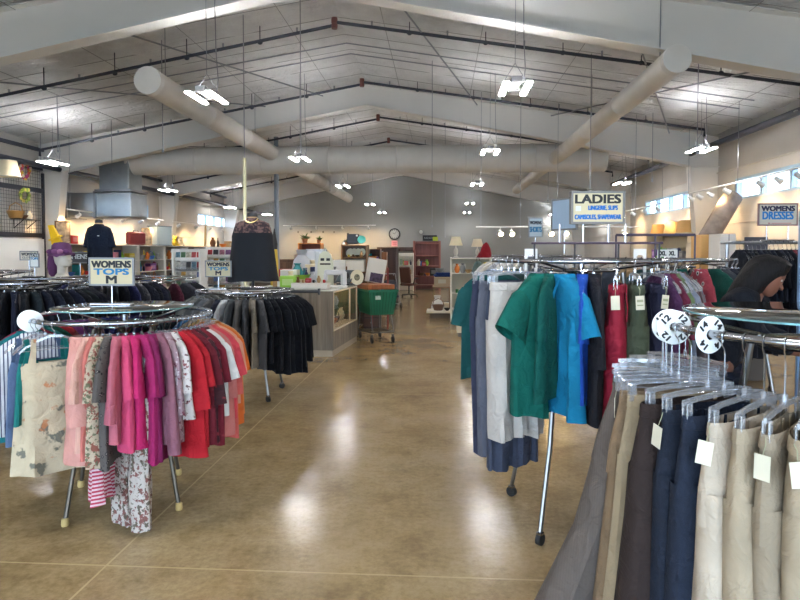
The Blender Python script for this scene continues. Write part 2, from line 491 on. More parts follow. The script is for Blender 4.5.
# ------------------------------------------------------------------ sprinkler pipes
COUP = plain((110, 62, 56), 0.5)
ys = [9.4, 12.7, 16.0, 19.25, 22.5, 25.7]
ords = ['first', 'second', 'third', 'fourth', 'fifth', 'sixth']
for i, y in enumerate(ys):
    t = thing('sprinkler_pipe', 'dark sprinkler branch pipe under the roof, %s from the camera' % ords[i], 'pipe', (RIDGE_X, y, RIDGE-0.2), 0, 'sprinkler branch pipes')
    for s, xe in ((-1, XL+0.55), (1, XR-0.62)):
        off = 0.05 if s < 0 else 0.0
        L = abs(xe-RIDGE_X); sl = 0.185 if s < 0 else 0.15; e = (s*L, 0, -sl*L-0.06)
        p = MB().tube([(0.02*s, 0, -0.03-off), e, (e[0], 0, e[2]-0.14)], 0.027, 8)
        if i < 3 and s < 0: pass
        p.build('branch', PIPE, t)
        for k in range(1, 6):
            x = s*L*k/6; zc = -0.045-off-sl*abs(x)
            MB().tube([(x, 0, zc), (x, 0, max(zc+0.1, roof(RIDGE_X+x)-RIDGE+0.2-0.05))], 0.008, 6).ball((x, 0, zc), (0.045, 0.036, 0.036), 8, 6).build('hanger_rod', PIPE, t)
            x2 = x-s*L/12; z2 = -0.04-off-sl*abs(x2)
            MB().tube([(x2, 0, z2), (x2, 0, z2+0.1)], [0.012, 0.018], 6).build('sprinkler_head', STEEL, t)
    MB().lathe([(0.045, -0.13), (0.05, -0.1), (0.05, -0.06), (0.04, -0.05), (0.05, -0.04), (0.05, 0.02), (0.045, 0.04)], 12).build('coupling', COUP, t)
for nm, lab, xx, hh in (('sprinkler_main', 'thick dark main pipe along the western wall', XL+0.5, 3.56), ('sprinkler_main.001', 'thick dark main pipe along the eastern wall', XR-0.58, 3.78)):
    t = thing(nm, lab, 'pipe', (xx, 0, hh), 0, 'main sprinkler pipes')
    MB().tube([(0, 3.5, 0), (0, Y1-0.3, 0)], 0.06, 12).build('pipe_run', PIPE, t)
    for i in range(7):
        y = 6.2+3.3*i
        MB().tube([(0, y, 0.05), (0, y, roof(xx)-hh-0.02)], 0.008, 6).ring(0.075, 0.009, 12, 4, (0, y, 0)).build('clevis_hanger', STEEL, t)
# thin conduits and cables across the roof
for i, (y, dz) in enumerate(((10.6, 0.12), (11.1, 0.14))):
    o = MB().tube([(XL+0.7, y, roof(XL+0.7)-dz), (RIDGE_X, y, RIDGE-dz-0.02), (XR-0.7, y, roof(XR-0.7)-dz)], 0.012, 6).build('conduit', STEEL)
    tag(o, ['thin grey conduit under the roof nearer the camera', 'thin grey conduit under the roof just behind the other'][i], 'conduit', 'roof conduits')
for i, (a, c2) in enumerate((((-7.9, 8.3), (-3.9, 13.3)), ((-4.6, 8.3), (-2.6, 13.3)), ((0.8, 13.3), (-0.6, 8.3)), ((4.9, 8.3), (2.4, 13.3)), ((2.6, 8.3), (4.9, 13.3)), ((-7.9, 14.0), (-3.9, 19.3)))):
    o = MB().tube([(a[0], a[1], roof(a[0])-0.2), (c2[0], c2[1], roof(c2[0])-0.2)], 0.014, 6).build('brace_rod', STEEL)
    tag(o, 'thin diagonal steel bracing rod running between the roof frames', 'rod', 'roof bracing rods')

# ------------------------------------------------------------------ air duct
DUCT = plain((206, 202, 196), 0.5, 0, 0.4, 0.05, 3.0, 0.06)
GALV = plain((168, 176, 182), 0.32, 0.85, 0.5, 0.12, 2.2, 0.05)
yT, zT, rT = 14.3, 3.85, 0.325
t = thing('air_duct', 'large off-white round air duct with two long branches hung under the roof', 'air duct', (RIDGE_X, yT, zT))
def duct(p0, p1, r, name, seams=1.5):
    p0, p1 = Vector(p0), Vector(p1); d = p1-p0; L = d.length; n = max(2, int(L/seams)); pts, rr = [], []
    for i in range(n+1):
        c = p0+d*(i/n)
        for e, k in ((-0.02, 1.0), (-0.012, 1.03), (0.012, 1.03), (0.02, 1.0)):
            q = c+d.normalized()*e
            pts.append(q); rr.append(r*k)
    return MB().tube(pts, rr, 28).build(name, DUCT, t)
xl0 = -7.62
duct((xl0+0.15-RIDGE_X, 0, 0), (3.8-RIDGE_X, 0, 0), rT, 'trunk_duct')
MB().tube([(xl0-RIDGE_X, 0, 0), (xl0+0.1-RIDGE_X, 0, 0), (xl0+0.12-RIDGE_X, 0, 0), (xl0+0.2-RIDGE_X, 0, 0)], [rT*0.92, rT*1.06, rT*1.06, rT], 28).build('collar', WHITE, t)
for (px, py, hx, ye) in ((149, 81, 3.99, 26.0), (676, 60, 3.80, 21.0)):
    # axis parallel to the building, passing through the end cap's centre
    H = hx; rb = 0.185 if px < 400 else 0.152; dr = ray(px, py); c0 = Vector((0, 0, EYE))+dr*((H-EYE)/dr.z)
    a = (c0.x-RIDGE_X, c0.y-yT, H-zT)
    duct(a, (a[0], ye-yT, a[2]), rb, 'branch_duct', 1.9)
    MB().tube([(a[0], a[1]-0.05, a[2]), (a[0], a[1]-0.045, a[2]), (a[0], a[1]+0.05, a[2])], [rb*0.9, rb*1.03, rb*1.05], 28).build('end_cap', DUCT, t)
    for k in range(5):
        yy = a[1]+0.5+k*(ye-yT-a[1]-1)/4
        MB().tube([(a[0], yy, a[2]+rb), (a[0], yy, roof(c0.x)-zT-0.02)], 0.006, 6).build('hanger_cable', STEEL, t)
# riser and plenum on the western wall
MB().box((-7.8-RIDGE_X, 0, 3.5-zT), (0.74, 0.66, 1.36), 0, 0.02).build('riser', GALV, t)
MB().box((-7.77-RIDGE_X, 0, 2.78-zT), (0.86, 0.8, 0.62), 0, 0.03).build('elbow_box', GALV, t)
MB().box((-8.74-RIDGE_X, 0, 2.78-zT), (1.08, 0.76, 0.58), 0, 0.02).build('inlet_box', GALV, t)
for x in (-8.25, -8.95):
    MB().box((x-RIDGE_X, 0, 2.78-zT), (0.04, 0.83, 0.64)).build('duct_flange', STEEL, t)
MB().box((-7.78-RIDGE_X, 0, 3.12-zT), (0.9, 0.84, 0.05)).build('duct_flange', STEEL, t)

# ------------------------------------------------------------------ pendant strip lights
GLOW = emit((252, 250, 248), 75.0)
ADDED_UPGLOW = emit((248, 250, 255), 125.0)  # upward glow added to brighten the ceiling
rows = [('western aisle', [(207, 99), (300, 160), (343, 187), (370, 205), (382, 213)]),
        ('ridge', [(515, 90), (490, 153), (477, 185), (470, 204), (467, 213)]),
        ('western wall', [(53, 164), (168, 191), (230, 208), (267, 215)]),
        ('eastern wall', [(701, 151), (622, 184), (590, 203), (550, 216)])]
nl = 0
def pendant(x, y, h, lab, grp):
    t = thing('pendant_light', lab, 'ceiling light', (x, y, h), 0, grp)
    MB().box((0, 0.18, 0.045), (0.3, 0.02, 0.012)).box((0, -0.18, 0.045), (0.3, 0.02, 0.012)).box((0, 0, 0.056), (0.11, 0.42, 0.01)).box((0.053, 0, 0.075), (0.006, 0.42, 0.05)).box((-0.053, 0, 0.075), (0.006, 0.42, 0.05)).box((0, 0.208, 0.075), (0.1, 0.006, 0.05)).box((0, -0.208, 0.075), (0.1, 0.006, 0.05)).build('housing', plain((120, 120, 122), 0.5), t)  # crossbars, and a tray added to screen the upward glow from below
    for s in (-1, 1):
        MB().box((s*0.125, 0, 0.028), (0.07, 0.58, 0.022), 0, 0.006).build('reflector', WHITE, t)
        MB().box((s*0.125, 0, 0.012), (0.066, 0.56, 0.014), 0, 0.005).build('diffuser', GLOW, t)
    MB().box((0, 0, 0.065), (0.09, 0.39, 0.006)).build('added_uplight', ADDED_UPGLOW, t)  # added glowing sheet that lights the ceiling
    top = roof(x)-h-0.09
    for s in (-1, 1):
        MB().tube([(s*0.15, 0, 0.06), (0, 0, 0.3), (0, 0, 0.31)], 0.004, 5).build('suspension_wire', STEEL, t)
    MB().tube([(0, 0, 0.3), (0, 0, top)], 0.004, 5).build('suspension_wire', STEEL, t)
    MB().tube([(0.1, 0.05, 0.06), (0.12, 0.05, 0.25), (0.1, 0.04, 0.6), (0.09, 0.03, top)], 0.006, 6).build('power_cord', STEEL, t)
for rname, pts in rows:
    for i, (px, py) in enumerate(pts):
        H = 3.48 if 'wall' not in rname else 3.42
        dr = ray(px, py); c = Vector((0, 0, EYE))+dr*((H-EYE)/dr.z)
        if c.y > Y1-0.6: c.y = Y1-0.6
        pendant(c.x, c.y, H, 'lit pendant strip light over the %s, %s from the camera' % (rname, ords[i]), 'pendant lights over the '+rname)
for i, (x, y) in enumerate(((-2.75, 2.0), (0.85, 2.0), (-7.4, 6.2), (4.7, 5.2), (-2.75, -1.5), (0.85, -1.5), (-7.4, 1.0), (4.7, 0.6))):  # out-of-view pendants carrying the rows on, added for fill light
    pendant(x, y, 3.48, 'unseen pendant strip light added above the near racks', 'pendant lights added out of view')
for i, (px, py0, d) in enumerate(((301, 150, 8.4), (432, 225, 11.0), (697, 152, 9.0), (445, 236, 16.0), (590, 190, 9.4), (520, 236, 12.5), (112, 170, 13.0), (163, 150, 9.4), (652, 180, 12.0), (548, 200, 14.5), (330, 190, 18.0), (58, 150, 11.0))):
    q = P(px, py0, d); o = MB().tube([(0, 0, 0), (0, 0, roof(q.x)-q.z-0.08)], 0.007, 6).lathe([(0.014, -0.04), (0.014, 0.0)], 8).build('hanging_wire', STEEL, None, tuple(q))
    tag(o, 'thin wire hanging straight down from the roof', 'wire', 'hanging wires')
# free-standing poles
pq = P(277, 270, 17.0)
o = MB().tube([(pq.x, pq.y, 0), (pq.x, pq.y, roof(pq.x)-0.1)], 0.065, 14).build('steel_pole', plain((120, 130, 142), 0.5))
o.location.z = 0; tag(o, 'grey-blue steel pole rising to the roof behind the dress form', 'pole')
pc = P(245.5, 270, 9.0)
t = thing('conduit_drop', 'thin cable drop ending in a pale yellow conduit behind the dress form', 'conduit', (pc.x, pc.y, 0))
MB().tube([(0, 0, 1.0), (0, 0, 3.05)], 0.024, 10).lathe([(0.05, 0), (0.05, 0.02), (0.024, 0.03), (0.024, 1.01)], 12).build('conduit_pipe', plain((214, 208, 170), 0.5), t)
MB().tube([(0, 0, 3.05), (0, 0, roof(pc.x)-0.1)], 0.008, 6).build('cable', STEEL, t)
# ------------------------------------------------------------------ clothes, hangers, racks
def sgnpow(a, p): return math.copysign(abs(a)**p, a)
def shell(rows, seed, N=30, k=0.0, rip=0.012, nr=3.0, cap0=False, cx=0.0):
    """rows: (z, half width, half thickness, ripple weight, x offset). A soft cloth tube; k widens it away from the rack's middle"""
    q = random.Random(seed); ph = [q.uniform(0, 2*PI) for _ in range(4)]; n2 = nr*q.uniform(1.6, 2.2)
    sk = q.uniform(-0.012, 0.012)
    out = []
    for z, hw, ht, wgt, xo in rows:
        r = []
        for j in range(N):
            a = 2*PI*j/N
            x = hw*sgnpow(math.cos(a), 0.9); y = ht*math.sin(a)
            y *= (1+k*(x+xo)/0.25)
            u = x/max(hw, 0.01)
            s = wgt*rip*1.35*(math.sin(nr*u*1.6+ph[0]+z*1.5)+0.7*math.sin(n2*u*1.9+ph[1]-z*2.4)+0.35*math.sin(11*u+ph[2]+z*5+2*math.sin(z*7+ph[3])))*(1.0 if math.sin(a) > 0 else 0.8)
            e = wgt*(0.012*math.sin(2.2*u+ph[2]))
            r.append((x+xo+cx+sk*wgt, y+s, z+e*0.8+0.004*wgt*math.sin(9*u+ph[3])))
        out.append(r)
    return out
def sleeve_mesh(side, kind, seed, sh, t, k, sdx=0.0):
    q = random.Random(seed+77)
    L = {'cap': 0.13, 'short': 0.24, 'mid': 0.36, 'long': 0.58}[kind]
    dx = side*(0.17 if kind in ('cap', 'short') else 0.09)+side*q.uniform(-0.07, 0.07)
    w0, w1 = 0.075, (0.082 if kind != 'long' else 0.052)
    dx += side*sdx; w1 += 0.10*sdx
    p0 = Vector((side*(sh-0.062), 0, -0.175)); d = Vector((dx, q.uniform(-0.05, 0.05), -0.92)).normalized()
    pr = Vector((-d.z, 0, d.x))*side
    rows = []; n = 7
    for i in range(n+1):
        u = i/n; c = p0+d*L*u; w = w0+(w1-w0)*u; tt = t*(0.75+0.25*u)*(1+k*(abs(p0.x))/0.25*side)
        if i == 0: w, tt = w*0.75, tt*0.6
        row = []
        for j in range(16):
            a = 2*PI*j/16
            o = pr*(w*math.cos(a))
            row.append((c.x+o.x, c.y+tt*math.sin(a)+0.006*u*math.sin(3*math.cos(a)+seed), c.z+o.z))
        rows.append(row)
    inner = [tuple(Vector(p)*0.985+Vector((0, 0, -0.0))) for p in rows[-1]]
    return MB().loft(rows, True, True, False)
def top_rows(L, sh, w, t, flare, neck=0.075):
    rr = [(-0.072, neck*0.86, t*1.0, 0, 0), (-0.080, neck, t*1.05, 0, 0), (-0.098, neck+0.04, t*0.95, 0, 0), (-0.122, sh*0.72+0.006, t*0.85, 0.03, 0),
          (-0.15, sh*0.90, t*0.8, 0.08, 0), (-0.185, sh*0.985, t*0.85, 0.15, 0), (-0.225, sh*1.0, t*0.92, 0.25, 0), (-0.26, w*0.99, t*0.98, 0.4, 0)]
    n = 9
    for i in range(1, n+1):
        u = i/n; z = -0.26-(L+0.07-0.26)*u
        rr.append((z, w*(1+(flare-1)*u**1.4), t*(1+0.15*u), 0.4+0.6*u, 0))
    return rr
def make_top(name, m, L=0.68, sleeve='short', w=0.205, sh=0.205, t=0.03, flare=1.06, k=0.35, seed=1, rip=0.011, trim=None, price=False, neck=0.075, face=-1, vneck=False, sdx=0.0):
    t *= random.Random(seed).uniform(0.95, 1.3)
    o = MB().loft(shell(top_rows(L, sh, w, t, flare, neck), seed, 30, k, rip)).build(name, m)
    if sleeve:
        for s in (-1, 1): sleeve_mesh(s, sleeve, seed*3+s, sh, t*0.8, k, sdx).build('sleeve', m, o)
    c = MB()
    rows = shell([(-0.066, neck*0.84, t*1.02, 0, 0), (-0.070, neck*0.9, t*1.08, 0, 0), (-0.082, neck*1.03, t*1.12, 0, 0)], seed, 24, k, 0)
    c.loft(rows).build('neckband', trim or m, o)
    if price: price_tag(o, (q_sign(seed)*0.05, face*(t*1.1+0.014), -0.2), seed, face)
    if vneck:
        vb = MB()
        for s in (-1, 1): vb.tube([(s*0.062, face*t*1.0, -0.088), (s*0.04, face*(t*1.16+0.004), -0.15), (0.006, face*(t*1.22+0.006), -0.235)], 0.008, 6)
        vb.tube([(0.006, face*(t*1.22+0.006), -0.235), (0.008, face*(t*1.3+0.012), -0.45)], 0.004, 5)
        vb.build('neck_facing', trim or m, o)
        MB().box((-0.09, face*(t*1.05+0.012), -0.55), (0.13, 0.006, 0.14), 0, 0.002).build('patch_pocket', m, o)
    return o
def q_sign(s): return 1 if s % 2 else -1
def price_tag(o, loc, seed, face=-1, turn=0.0):
    q = random.Random(seed)
    p = MB().box((0, 0, -0.034), (0.042, 0.002, 0.07)).build('price_tag', PAPER, o, loc, turn+q.uniform(-0.5, 0.5))
    p['label'] = 'cream paper price tag'
    p.rotation_euler.y = q.uniform(-0.25, 0.25)
    MB().tube([(0, 0.001, 0.0), (0.004, 0.006, 0.03), (0.0, 0.012, 0.045)], 0.0012, 5).box((0, face*0.0014, -0.024), (0.03, 0.0008, 0.012)).box((0, face*0.0014, -0.046), (0.03, 0.0008, 0.006)).build('tag_print', plain((150, 150, 120), 0.8), p)
def make_tank(name, m, L=0.66, w=0.17, t=0.03, flare=1.2, k=0.3, seed=1, rip=0.013, price=False, face=-1):
    rr = [(-0.215, w*0.86, t*0.8, 0.05, 0), (-0.235, w*0.92, t*0.9, 0.1, 0), (-0.29, w, t, 0.3, 0)]
    for i in range(1, 10):
        u = i/9; rr.append((-0.29-(L-0.22)*u, w*(1+(flare-1)*u), t*(1+0.2*u), 0.4+0.6*u, 0))
    o = MB().loft(shell(rr, seed, 30, k, rip)).build(name, m)
    for s in (-1, 1):
        for f in (-1, 1):
            MB().loft([[(s*(x-wd), y, z), (s*(x+wd), y, z), (s*(x+wd), y+0.004, z), (s*(x-wd), y+0.004, z)] for x, y, z, wd in
                       ((0.105, f*0.002, -0.082, 0.012), (0.11, f*t*0.75, -0.15, 0.014), (0.12, f*t*0.85, -0.225, 0.02))], True, True, True).build('strap', m, o)
    if price: price_tag(o, (0.03, face*(t+0.014), -0.3), seed, face)
    return o
def _join(o, mb):
    me = o.data; v = [tuple(p.co) for p in me.vertices]+list(mb.v); n = len(me.vertices)
    f = [tuple(p.vertices) for p in me.polygons]+[tuple(i+n for i in q) for q in mb.f]
    mt = me.materials[0]; me.clear_geometry(); me.from_pydata(v, [], f); me.update()
    me.polygons.foreach_set('use_smooth', [True]*len(me.polygons)); me.set_sharp_from_angle(angle=rad(38))
def make_trousers(name, m, L=0.98, w=0.19, t=0.03, leg=0.1, k=0.3, seed=1, flare=1.0, price=False, rip=0.010, split=0.27, top=-0.234, band=None, skirt=False, lean=0.0, face=-1, tabs=False):
    q = random.Random(seed)
    if skirt:
        rr = [(top, w*0.94, t*0.7, 0, 0), (top-0.04, w*0.96, t*0.8, 0.1, 0)]
        for i in range(1, 12):
            u = i/11; rr.append((top-0.04-(L-0.04)*u, w*(1+(flare-1)*u), t*(1+0.5*u), 0.3+0.9*u, 0))
        rr = [(z, a_, b_, c_, d_+lean*max(0, (top-z)/L)**1.2) for z, a_, b_, c_, d_ in rr]
        o = MB().loft(shell(rr, seed, 40, k, rip*1.6, 4.0)).build(name, m)
    else:
        rr = [(top, w*0.93, t*0.62, 0, 0), (top-0.045, w*0.95, t*0.72, 0.05, 0), (top-0.12, w*0.99, t*0.9, 0.2, 0), (top-0.2, w*1.03, t, 0.3, 0), (top-split-0.03, w*1.03, t*1.02, 0.3, 0)]
        rr = [(z, a_, b_, c_, d_+lean*max(0, (top-z)/L)**1.2) for z, a_, b_, c_, d_ in rr]
        mb = MB().loft(shell(rr, seed, 30, k, rip))
        for s in (-1, 1):
            lr = []
            for i in range(0, 12):
                u = i/11; z = top-split*0.75-(L-split*0.75)*u
                hw = leg*(1.0-0.12*u)*(1+(flare-1)*max(0, u-0.45)/0.55)
                lr.append((z, hw, t*(0.98+0.25*u), 0.3+0.7*u, s*(w*1.03-leg*0.98)*(1-0.12*u)+s*(flare-1)*0.03*u+lean*max(0, (top-z)/L)**1.2))
            mb.loft(shell(lr, seed*5+s, 22, k, rip))
        o = mb.build(name, m)
    MB().loft(shell([(top+0.002, w*0.945, t*0.68, 0, 0), (top-0.002, w*0.955, t*0.74, 0, 0), (top-0.04, w*0.97, t*0.82, 0, 0), (top-0.042, w*0.955, t*0.74, 0, 0)], seed, 30, k, 0)).build('waistband', band or m, o)
    if not skirt:
        lp = MB(); wb = [c for c in o.children if c.name.startswith('waistband')][0]
        for x in (-0.12, -0.05, 0.05, 0.12):
            lp.box((x, face*(t*0.84*(1+k*x/0.25)+0.002), top-0.022), (0.01, 0.004, 0.046))
        lp.v and _join(wb, lp)
        # slash pocket lines
        for s in (-1, 1):
            z = top-0.05
            MB().tube([(s*0.10, face*(t*0.85*(1+k*s*0.1/0.25)+0.001), z), (s*0.135, face*t*0.95*(1+k*s*0.13/0.25), z-0.07), (s*0.155, face*t*0.88*(1+k*s*0.15/0.25), z-0.13)], 0.003, 5).build('pocket_seam', m, o)
        if tabs:
            for s in (-1, 1):
                xx = s*(w*1.03-leg*0.98)*0.93+lean*0.3
                MB().box((xx, face*(t*1.15*(1+k*xx/0.25)+0.006), top-0.40), (0.034, 0.006, 0.13), 0, 0.002).ball((xx, face*(t*1.15*(1+k*xx/0.25)+0.012), top-0.45), 0.008, 8, 5).build('roll_tab', m, o)
    if price: price_tag(o, (w*0.98+0.014, 0.0, top-0.05), seed, face, PI/2)
    return o
def hook_pts():
    pts = []
    for i in range(11):
        a = rad(200-i*22); pts.append((0.0165*math.cos(a), 0, 0.0165*math.sin(a)))
    pts += [(0.014, 0, -0.026), (0.003, 0, -0.042), (0, 0, -0.062)]
    return pts
_HM = {}
def hanger(kind, label, loc, rz, group, rise=0.0):
    """a hanger hung on a rail: origin on the rail's axis; the rail runs along local Y"""
    if kind not in _HM:
        h = MB()
        if kind.startswith('clip'):
            h.tube([(0, 0, -0.152), (0, 0, -0.180)], 0.007, 6)
            h.loft([[(x, -0.004, z-0.008), (x, 0.004, z-0.008), (x, 0.004, z+0.008), (x, -0.004, z+0.008)] for x, z in ((-0.185, -0.194), (-0.12, -0.186), (0, -0.180), (0.12, -0.186), (0.185, -0.194))], True, True, True)
        else:
            h.tube([(0, 0, -0.055), (0, 0, -0.07)], 0.008, 6)
            h.loft([[(x, -w, z-0.007), (x, w, z-0.007), (x, w, z+0.007), (x, -w, z+0.007)] for x, z, w in ((-0.178, -0.156, 0.008), (-0.15, -0.13, 0.007), (-0.09, -0.094, 0.005), (-0.03, -0.07, 0.005), (0.03, -0.07, 0.005), (0.09, -0.094, 0.005), (0.15, -0.13, 0.007), (0.178, -0.156, 0.008))], True, True, True)
            h.tube([(-0.17, 0, -0.15), (0, 0, -0.142), (0.17, 0, -0.15)], 0.0035, 6)
        if kind == 'clipshort': h.v = [(x, y, z+0.115) for x, y, z in h.v]
        body = h.build('hanger', PLASTIC)
        hp = hook_pts()
        if kind.startswith('clip'): hp = hp[:-1]+[(0, 0, -0.06), (0, 0, -0.16)]
        if kind == 'clipshort': hp = hook_pts()[:-1]
        hk = MB().tube(hp, 0.0022, 6)
        hook = hk.build('hook', CHROME, body)
        clips = []
        if kind.startswith('clip'):
            for s in (-1, 1):
                c = MB()
                c.box((s*0.165, -0.008, -0.225), (0.026, 0.006, 0.06), 0, 0.002).box((s*0.165, 0.008, -0.225), (0.026, 0.006, 0.06), 0, 0.002).ring(0.009, 0.002, 10, 4, (s*0.165, 0, -0.198))
                if kind == 'clipshort': c.v = [(x, y, z+0.115) for x, y, z in c.v]
                clips.append(c.build('clip', PLASTIC, body))
        _HM[kind] = (body, [hook]+clips, [True])
    body, kids, fresh = _HM[kind]
    if fresh[0]:
        o = body; fresh[0] = False
    else:
        o = body.copy(); COL.objects.link(o)
        for kd in kids:
            c = kd.copy(); COL.objects.link(c); c.parent = o
    o.location = loc; o.rotation_euler.z = rz
    return tag(o, label, 'hanger', group)

def round_rack(label, cx, cy, h, r=0.53, feet=0.46, ang=45, casters=True, arm=None, group='round clothes racks', legm=None):
    legm = legm or plain((120, 118, 116), 0.3, 1.0)
    t = thing('clothes_rack', label, 'clothes rack', (cx, cy, 0), 0, group)
    MB().ring(r, 0.0135, 64, 10, (0, 0, h)).build('rail', CHROME, t)
    sp = MB()
    for i in range(4):
        a = rad(ang+90*i); c, s = math.cos(a), math.sin(a)
        hz = h-0.02
        MB().tube([(c*0.05, s*0.05, hz-0.06), (c*0.2, s*0.2, hz-0.03), (c*r, s*r, h)], 0.009, 8).build('spoke', CHROME, t)
        lg = MB().tube([(c*feet, s*feet, 0.075 if casters else 0.02), (c*(feet-0.11), s*(feet-0.11), 0.55), (c*(feet-0.22), s*(feet-0.22), hz-0.05)], 0.014, 8).build('leg', legm, t)
        if casters:
            MB().tube([(c*feet-s*0.014, s*feet+c*0.014, 0.034), (c*feet+s*0.014, s*feet-c*0.014, 0.034)], 0.033, 16).build('caster', RUBBER, lg)
            MB().box((c*feet, s*feet, 0.066), (0.036, 0.036, 0.022), a, 0.005).build('caster_fork', CHROME, lg)
        else:
            MB().lathe([(0.02, 0.002), (0.023, 0.01), (0.021, 0.045), (0.016, 0.05)], 12, (c*feet, s*feet, 0)).build('foot_cap', plain((176, 150, 96), 0.5), lg)
    MB().lathe([(0.03, h-0.12), (0.045, h-0.1), (0.045, h-0.06), (0.02, h-0.05), (0.02, h+0.0)], 16).ring(0.22, 0.009, 36, 6, (0, 0, h-0.06)).build('hub', CHROME, t)
    return t
def size_ring(label, cx, cy, h, r, phi, txt, R0=0.061):
    a = rad(phi)
    t = thing('size_divider', label, 'size divider', (cx+r*math.cos(a), cy+r*math.sin(a), h), a, 'size dividers on the rails')
    n = 40; hole = 0.017; th = 0.0025                                   # a flat ring whose axis is the rail (local Y)
    rows = [[(rr*math.cos(2*PI*i/n), yy, rr*math.sin(2*PI*i/n)-0.003) for i in range(n)] for rr, yy in ((hole, -th), (R0-0.003, -th), (R0, -th*0.4), (R0, th*0.4), (R0-0.003, th), (hole, th))]
    rows.append(rows[0])
    MB().loft(rows).build('disc', plain((238, 238, 236), 0.35), t)
    if txt:
        for s in (-1, 1):
            for q in range(4):
                w = rad(45+90*q)
                o = lettering(t, txt, 0.011*len(txt)+0.006, 0.021, BLACKM, (0.043*math.cos(w), s*th, 0.043*math.sin(w)-0.003), 0 if s < 0 else PI, 0.03)
                o.rotation_euler.y = (PI/2-w)*(1 if s < 0 else -1)
    return t

USED = {}
def uniq(label, group):
    if label in USED and (USED[label] != group or 'clear plastic' in (group or 'clear plastic')): print('DUPLABEL', label)
    USED[label] = group
def hang(rk, phi, kind, m, short, opts=None, group=None, where=None, jit=6, hook=0.0, rext=0.0):
    """one garment and its hanger on a round rack, hanging radially at the angle phi"""
    cx, cy, h, r = rk['c'][0], rk['c'][1], rk['h'], rk['r']
    a = rad(phi); opts = dict(opts or {})
    seed = R.randrange(1, 99999)
    loc = (cx+r*math.cos(a), cy+r*math.sin(a), h)
    rz = a+rad(R.uniform(-jit, jit)+opts.pop('twist', 0))
    place(kind, m, short, opts, seed, loc, rz, group, where or rk['where'])
def place(kind, m, short, opts, seed, loc, rz, group, where):
    kk = opts.pop('k', 0.4); short_clip = opts.pop('short_clip', False)
    if short_clip and kind in ('pants', 'skirt'): opts['top'] = -0.119
    ly = Vector((-math.sin(rz), math.cos(rz))); opts['face'] = 1 if ly.dot(Vector((-loc[0], -loc[1]))) > 0 else -1
    nm = opts.pop('name', None); cat = opts.pop('cat', None)
    if kind == 'top': o = make_top(nm or 'shirt', m, seed=seed, k=kk, **opts); cat = cat or 'shirt'
    elif kind == 'tank': o = make_tank(nm or 'tank_top', m, seed=seed, k=kk, **opts); cat = cat or 'top'
    elif kind == 'dress': o = make_top(nm or 'dress', m, seed=seed, k=kk, **dict(dict(L=0.95, flare=1.35, sleeve=None), **opts)); cat = cat or 'dress'
    elif kind == 'pants': o = make_trousers(nm or 'trousers', m, seed=seed, k=kk, **opts); cat = cat or 'trousers'
    elif kind == 'skirt': o = make_trousers(nm or 'skirt', m, seed=seed, k=kk, skirt=True, **opts); cat = cat or 'skirt'
    o.location = loc; o.rotation_euler.z = rz
    lab = short+' '+where
    uniq(lab, group)
    tag(o, lab, cat, group)
    hk = ('clip' if not short_clip else 'clipshort') if kind in ('pants', 'skirt') else 'top'
    hl = 'clear hanger holding the '+short+' '+where
    if len(hl.split()) > 16: hl = 'clear hanger holding the '+short
    uniq(hl, group or 'clear plastic hangers')
    hanger(hk, hl, loc, rz, ('hangers of the '+group) if group else 'clear plastic hangers')
    return o
def glass_top(label, cx, cy, h, r):
    t = thing('glass_plate', label, 'glass plate', (cx, cy, h), 0, 'round glass plates on racks')
    MB().lathe([(r-0.004, 0), (r, 0.002), (r, 0.006), (r-0.004, 0.008)], 64).build('plate', clear((206, 226, 224), 0.45, 0.02), t)
    MB().lathe([(r-0.001, 0.0005), (r+0.0035, 0.001), (r+0.0035, 0.007), (r-0.001, 0.0075)], 64, cap=False).build('rim', plain((120, 165, 165), 0.15, 0.3), t)
    b = MB()
    for i in range(4):
        a = rad(45+90*i); b.lathe([(0.014, -0.005), (0.014, 0)], 10, (0.28*math.cos(a), 0.28*math.sin(a), 0))
    b.build('rubber_pad', RUBBER, t)
    return t
def sign(label, loc, w, h, lines, stem=0.2, rz=0.0, board=(186, 172, 138), frame=(122, 124, 128), two=False, base=0.16, depth=0.008, tilt=0.0):
    """lines: (text, width share, height share, centre height share, colour)"""
    t = thing('rack_sign', label, 'sign', loc, rz)
    z0 = stem
    MB().box((0, 0, z0+h/2), (w-0.012, depth, h-0.012)).build('panel', plain(board, 0.55), t)
    fr = MB(); e = 0.012
    for s in (-1, 1):
        fr.box((s*(w/2-e/2), 0, z0+h/2), (e, depth+0.008, h)); fr.box((0, 0, z0+h/2+s*(h/2-e/2)), (w-2*e, depth+0.008, e))
    fr.build('frame', plain(frame, 0.5), t)
    if two:
        for s in (-1, 1): MB().tube([(s*w*0.27, 0, 0.0), (s*w*0.27, 0, z0)], 0.006, 8).build('stem', CHROME, t)
        MB().box((0, 0, 0.006), (w*0.8, 0.05, 0.012), 0, 0.003).build('base', CHROME, t)
    else:
        MB().tube([(0, 0, 0.0), (0, 0, z0)], 0.006, 8).build('stem', CHROME, t)
        MB().box((0, 0, 0.006), (base, 0.06, 0.012), 0, 0.003).build('base', CHROME, t)
    for s, ww, hh, zc, c in lines:
        lettering(t, s, w*ww, h*hh, plain(c, 0.6), (0, -depth/2, z0+h*zc), 0, 0.032)
    return t
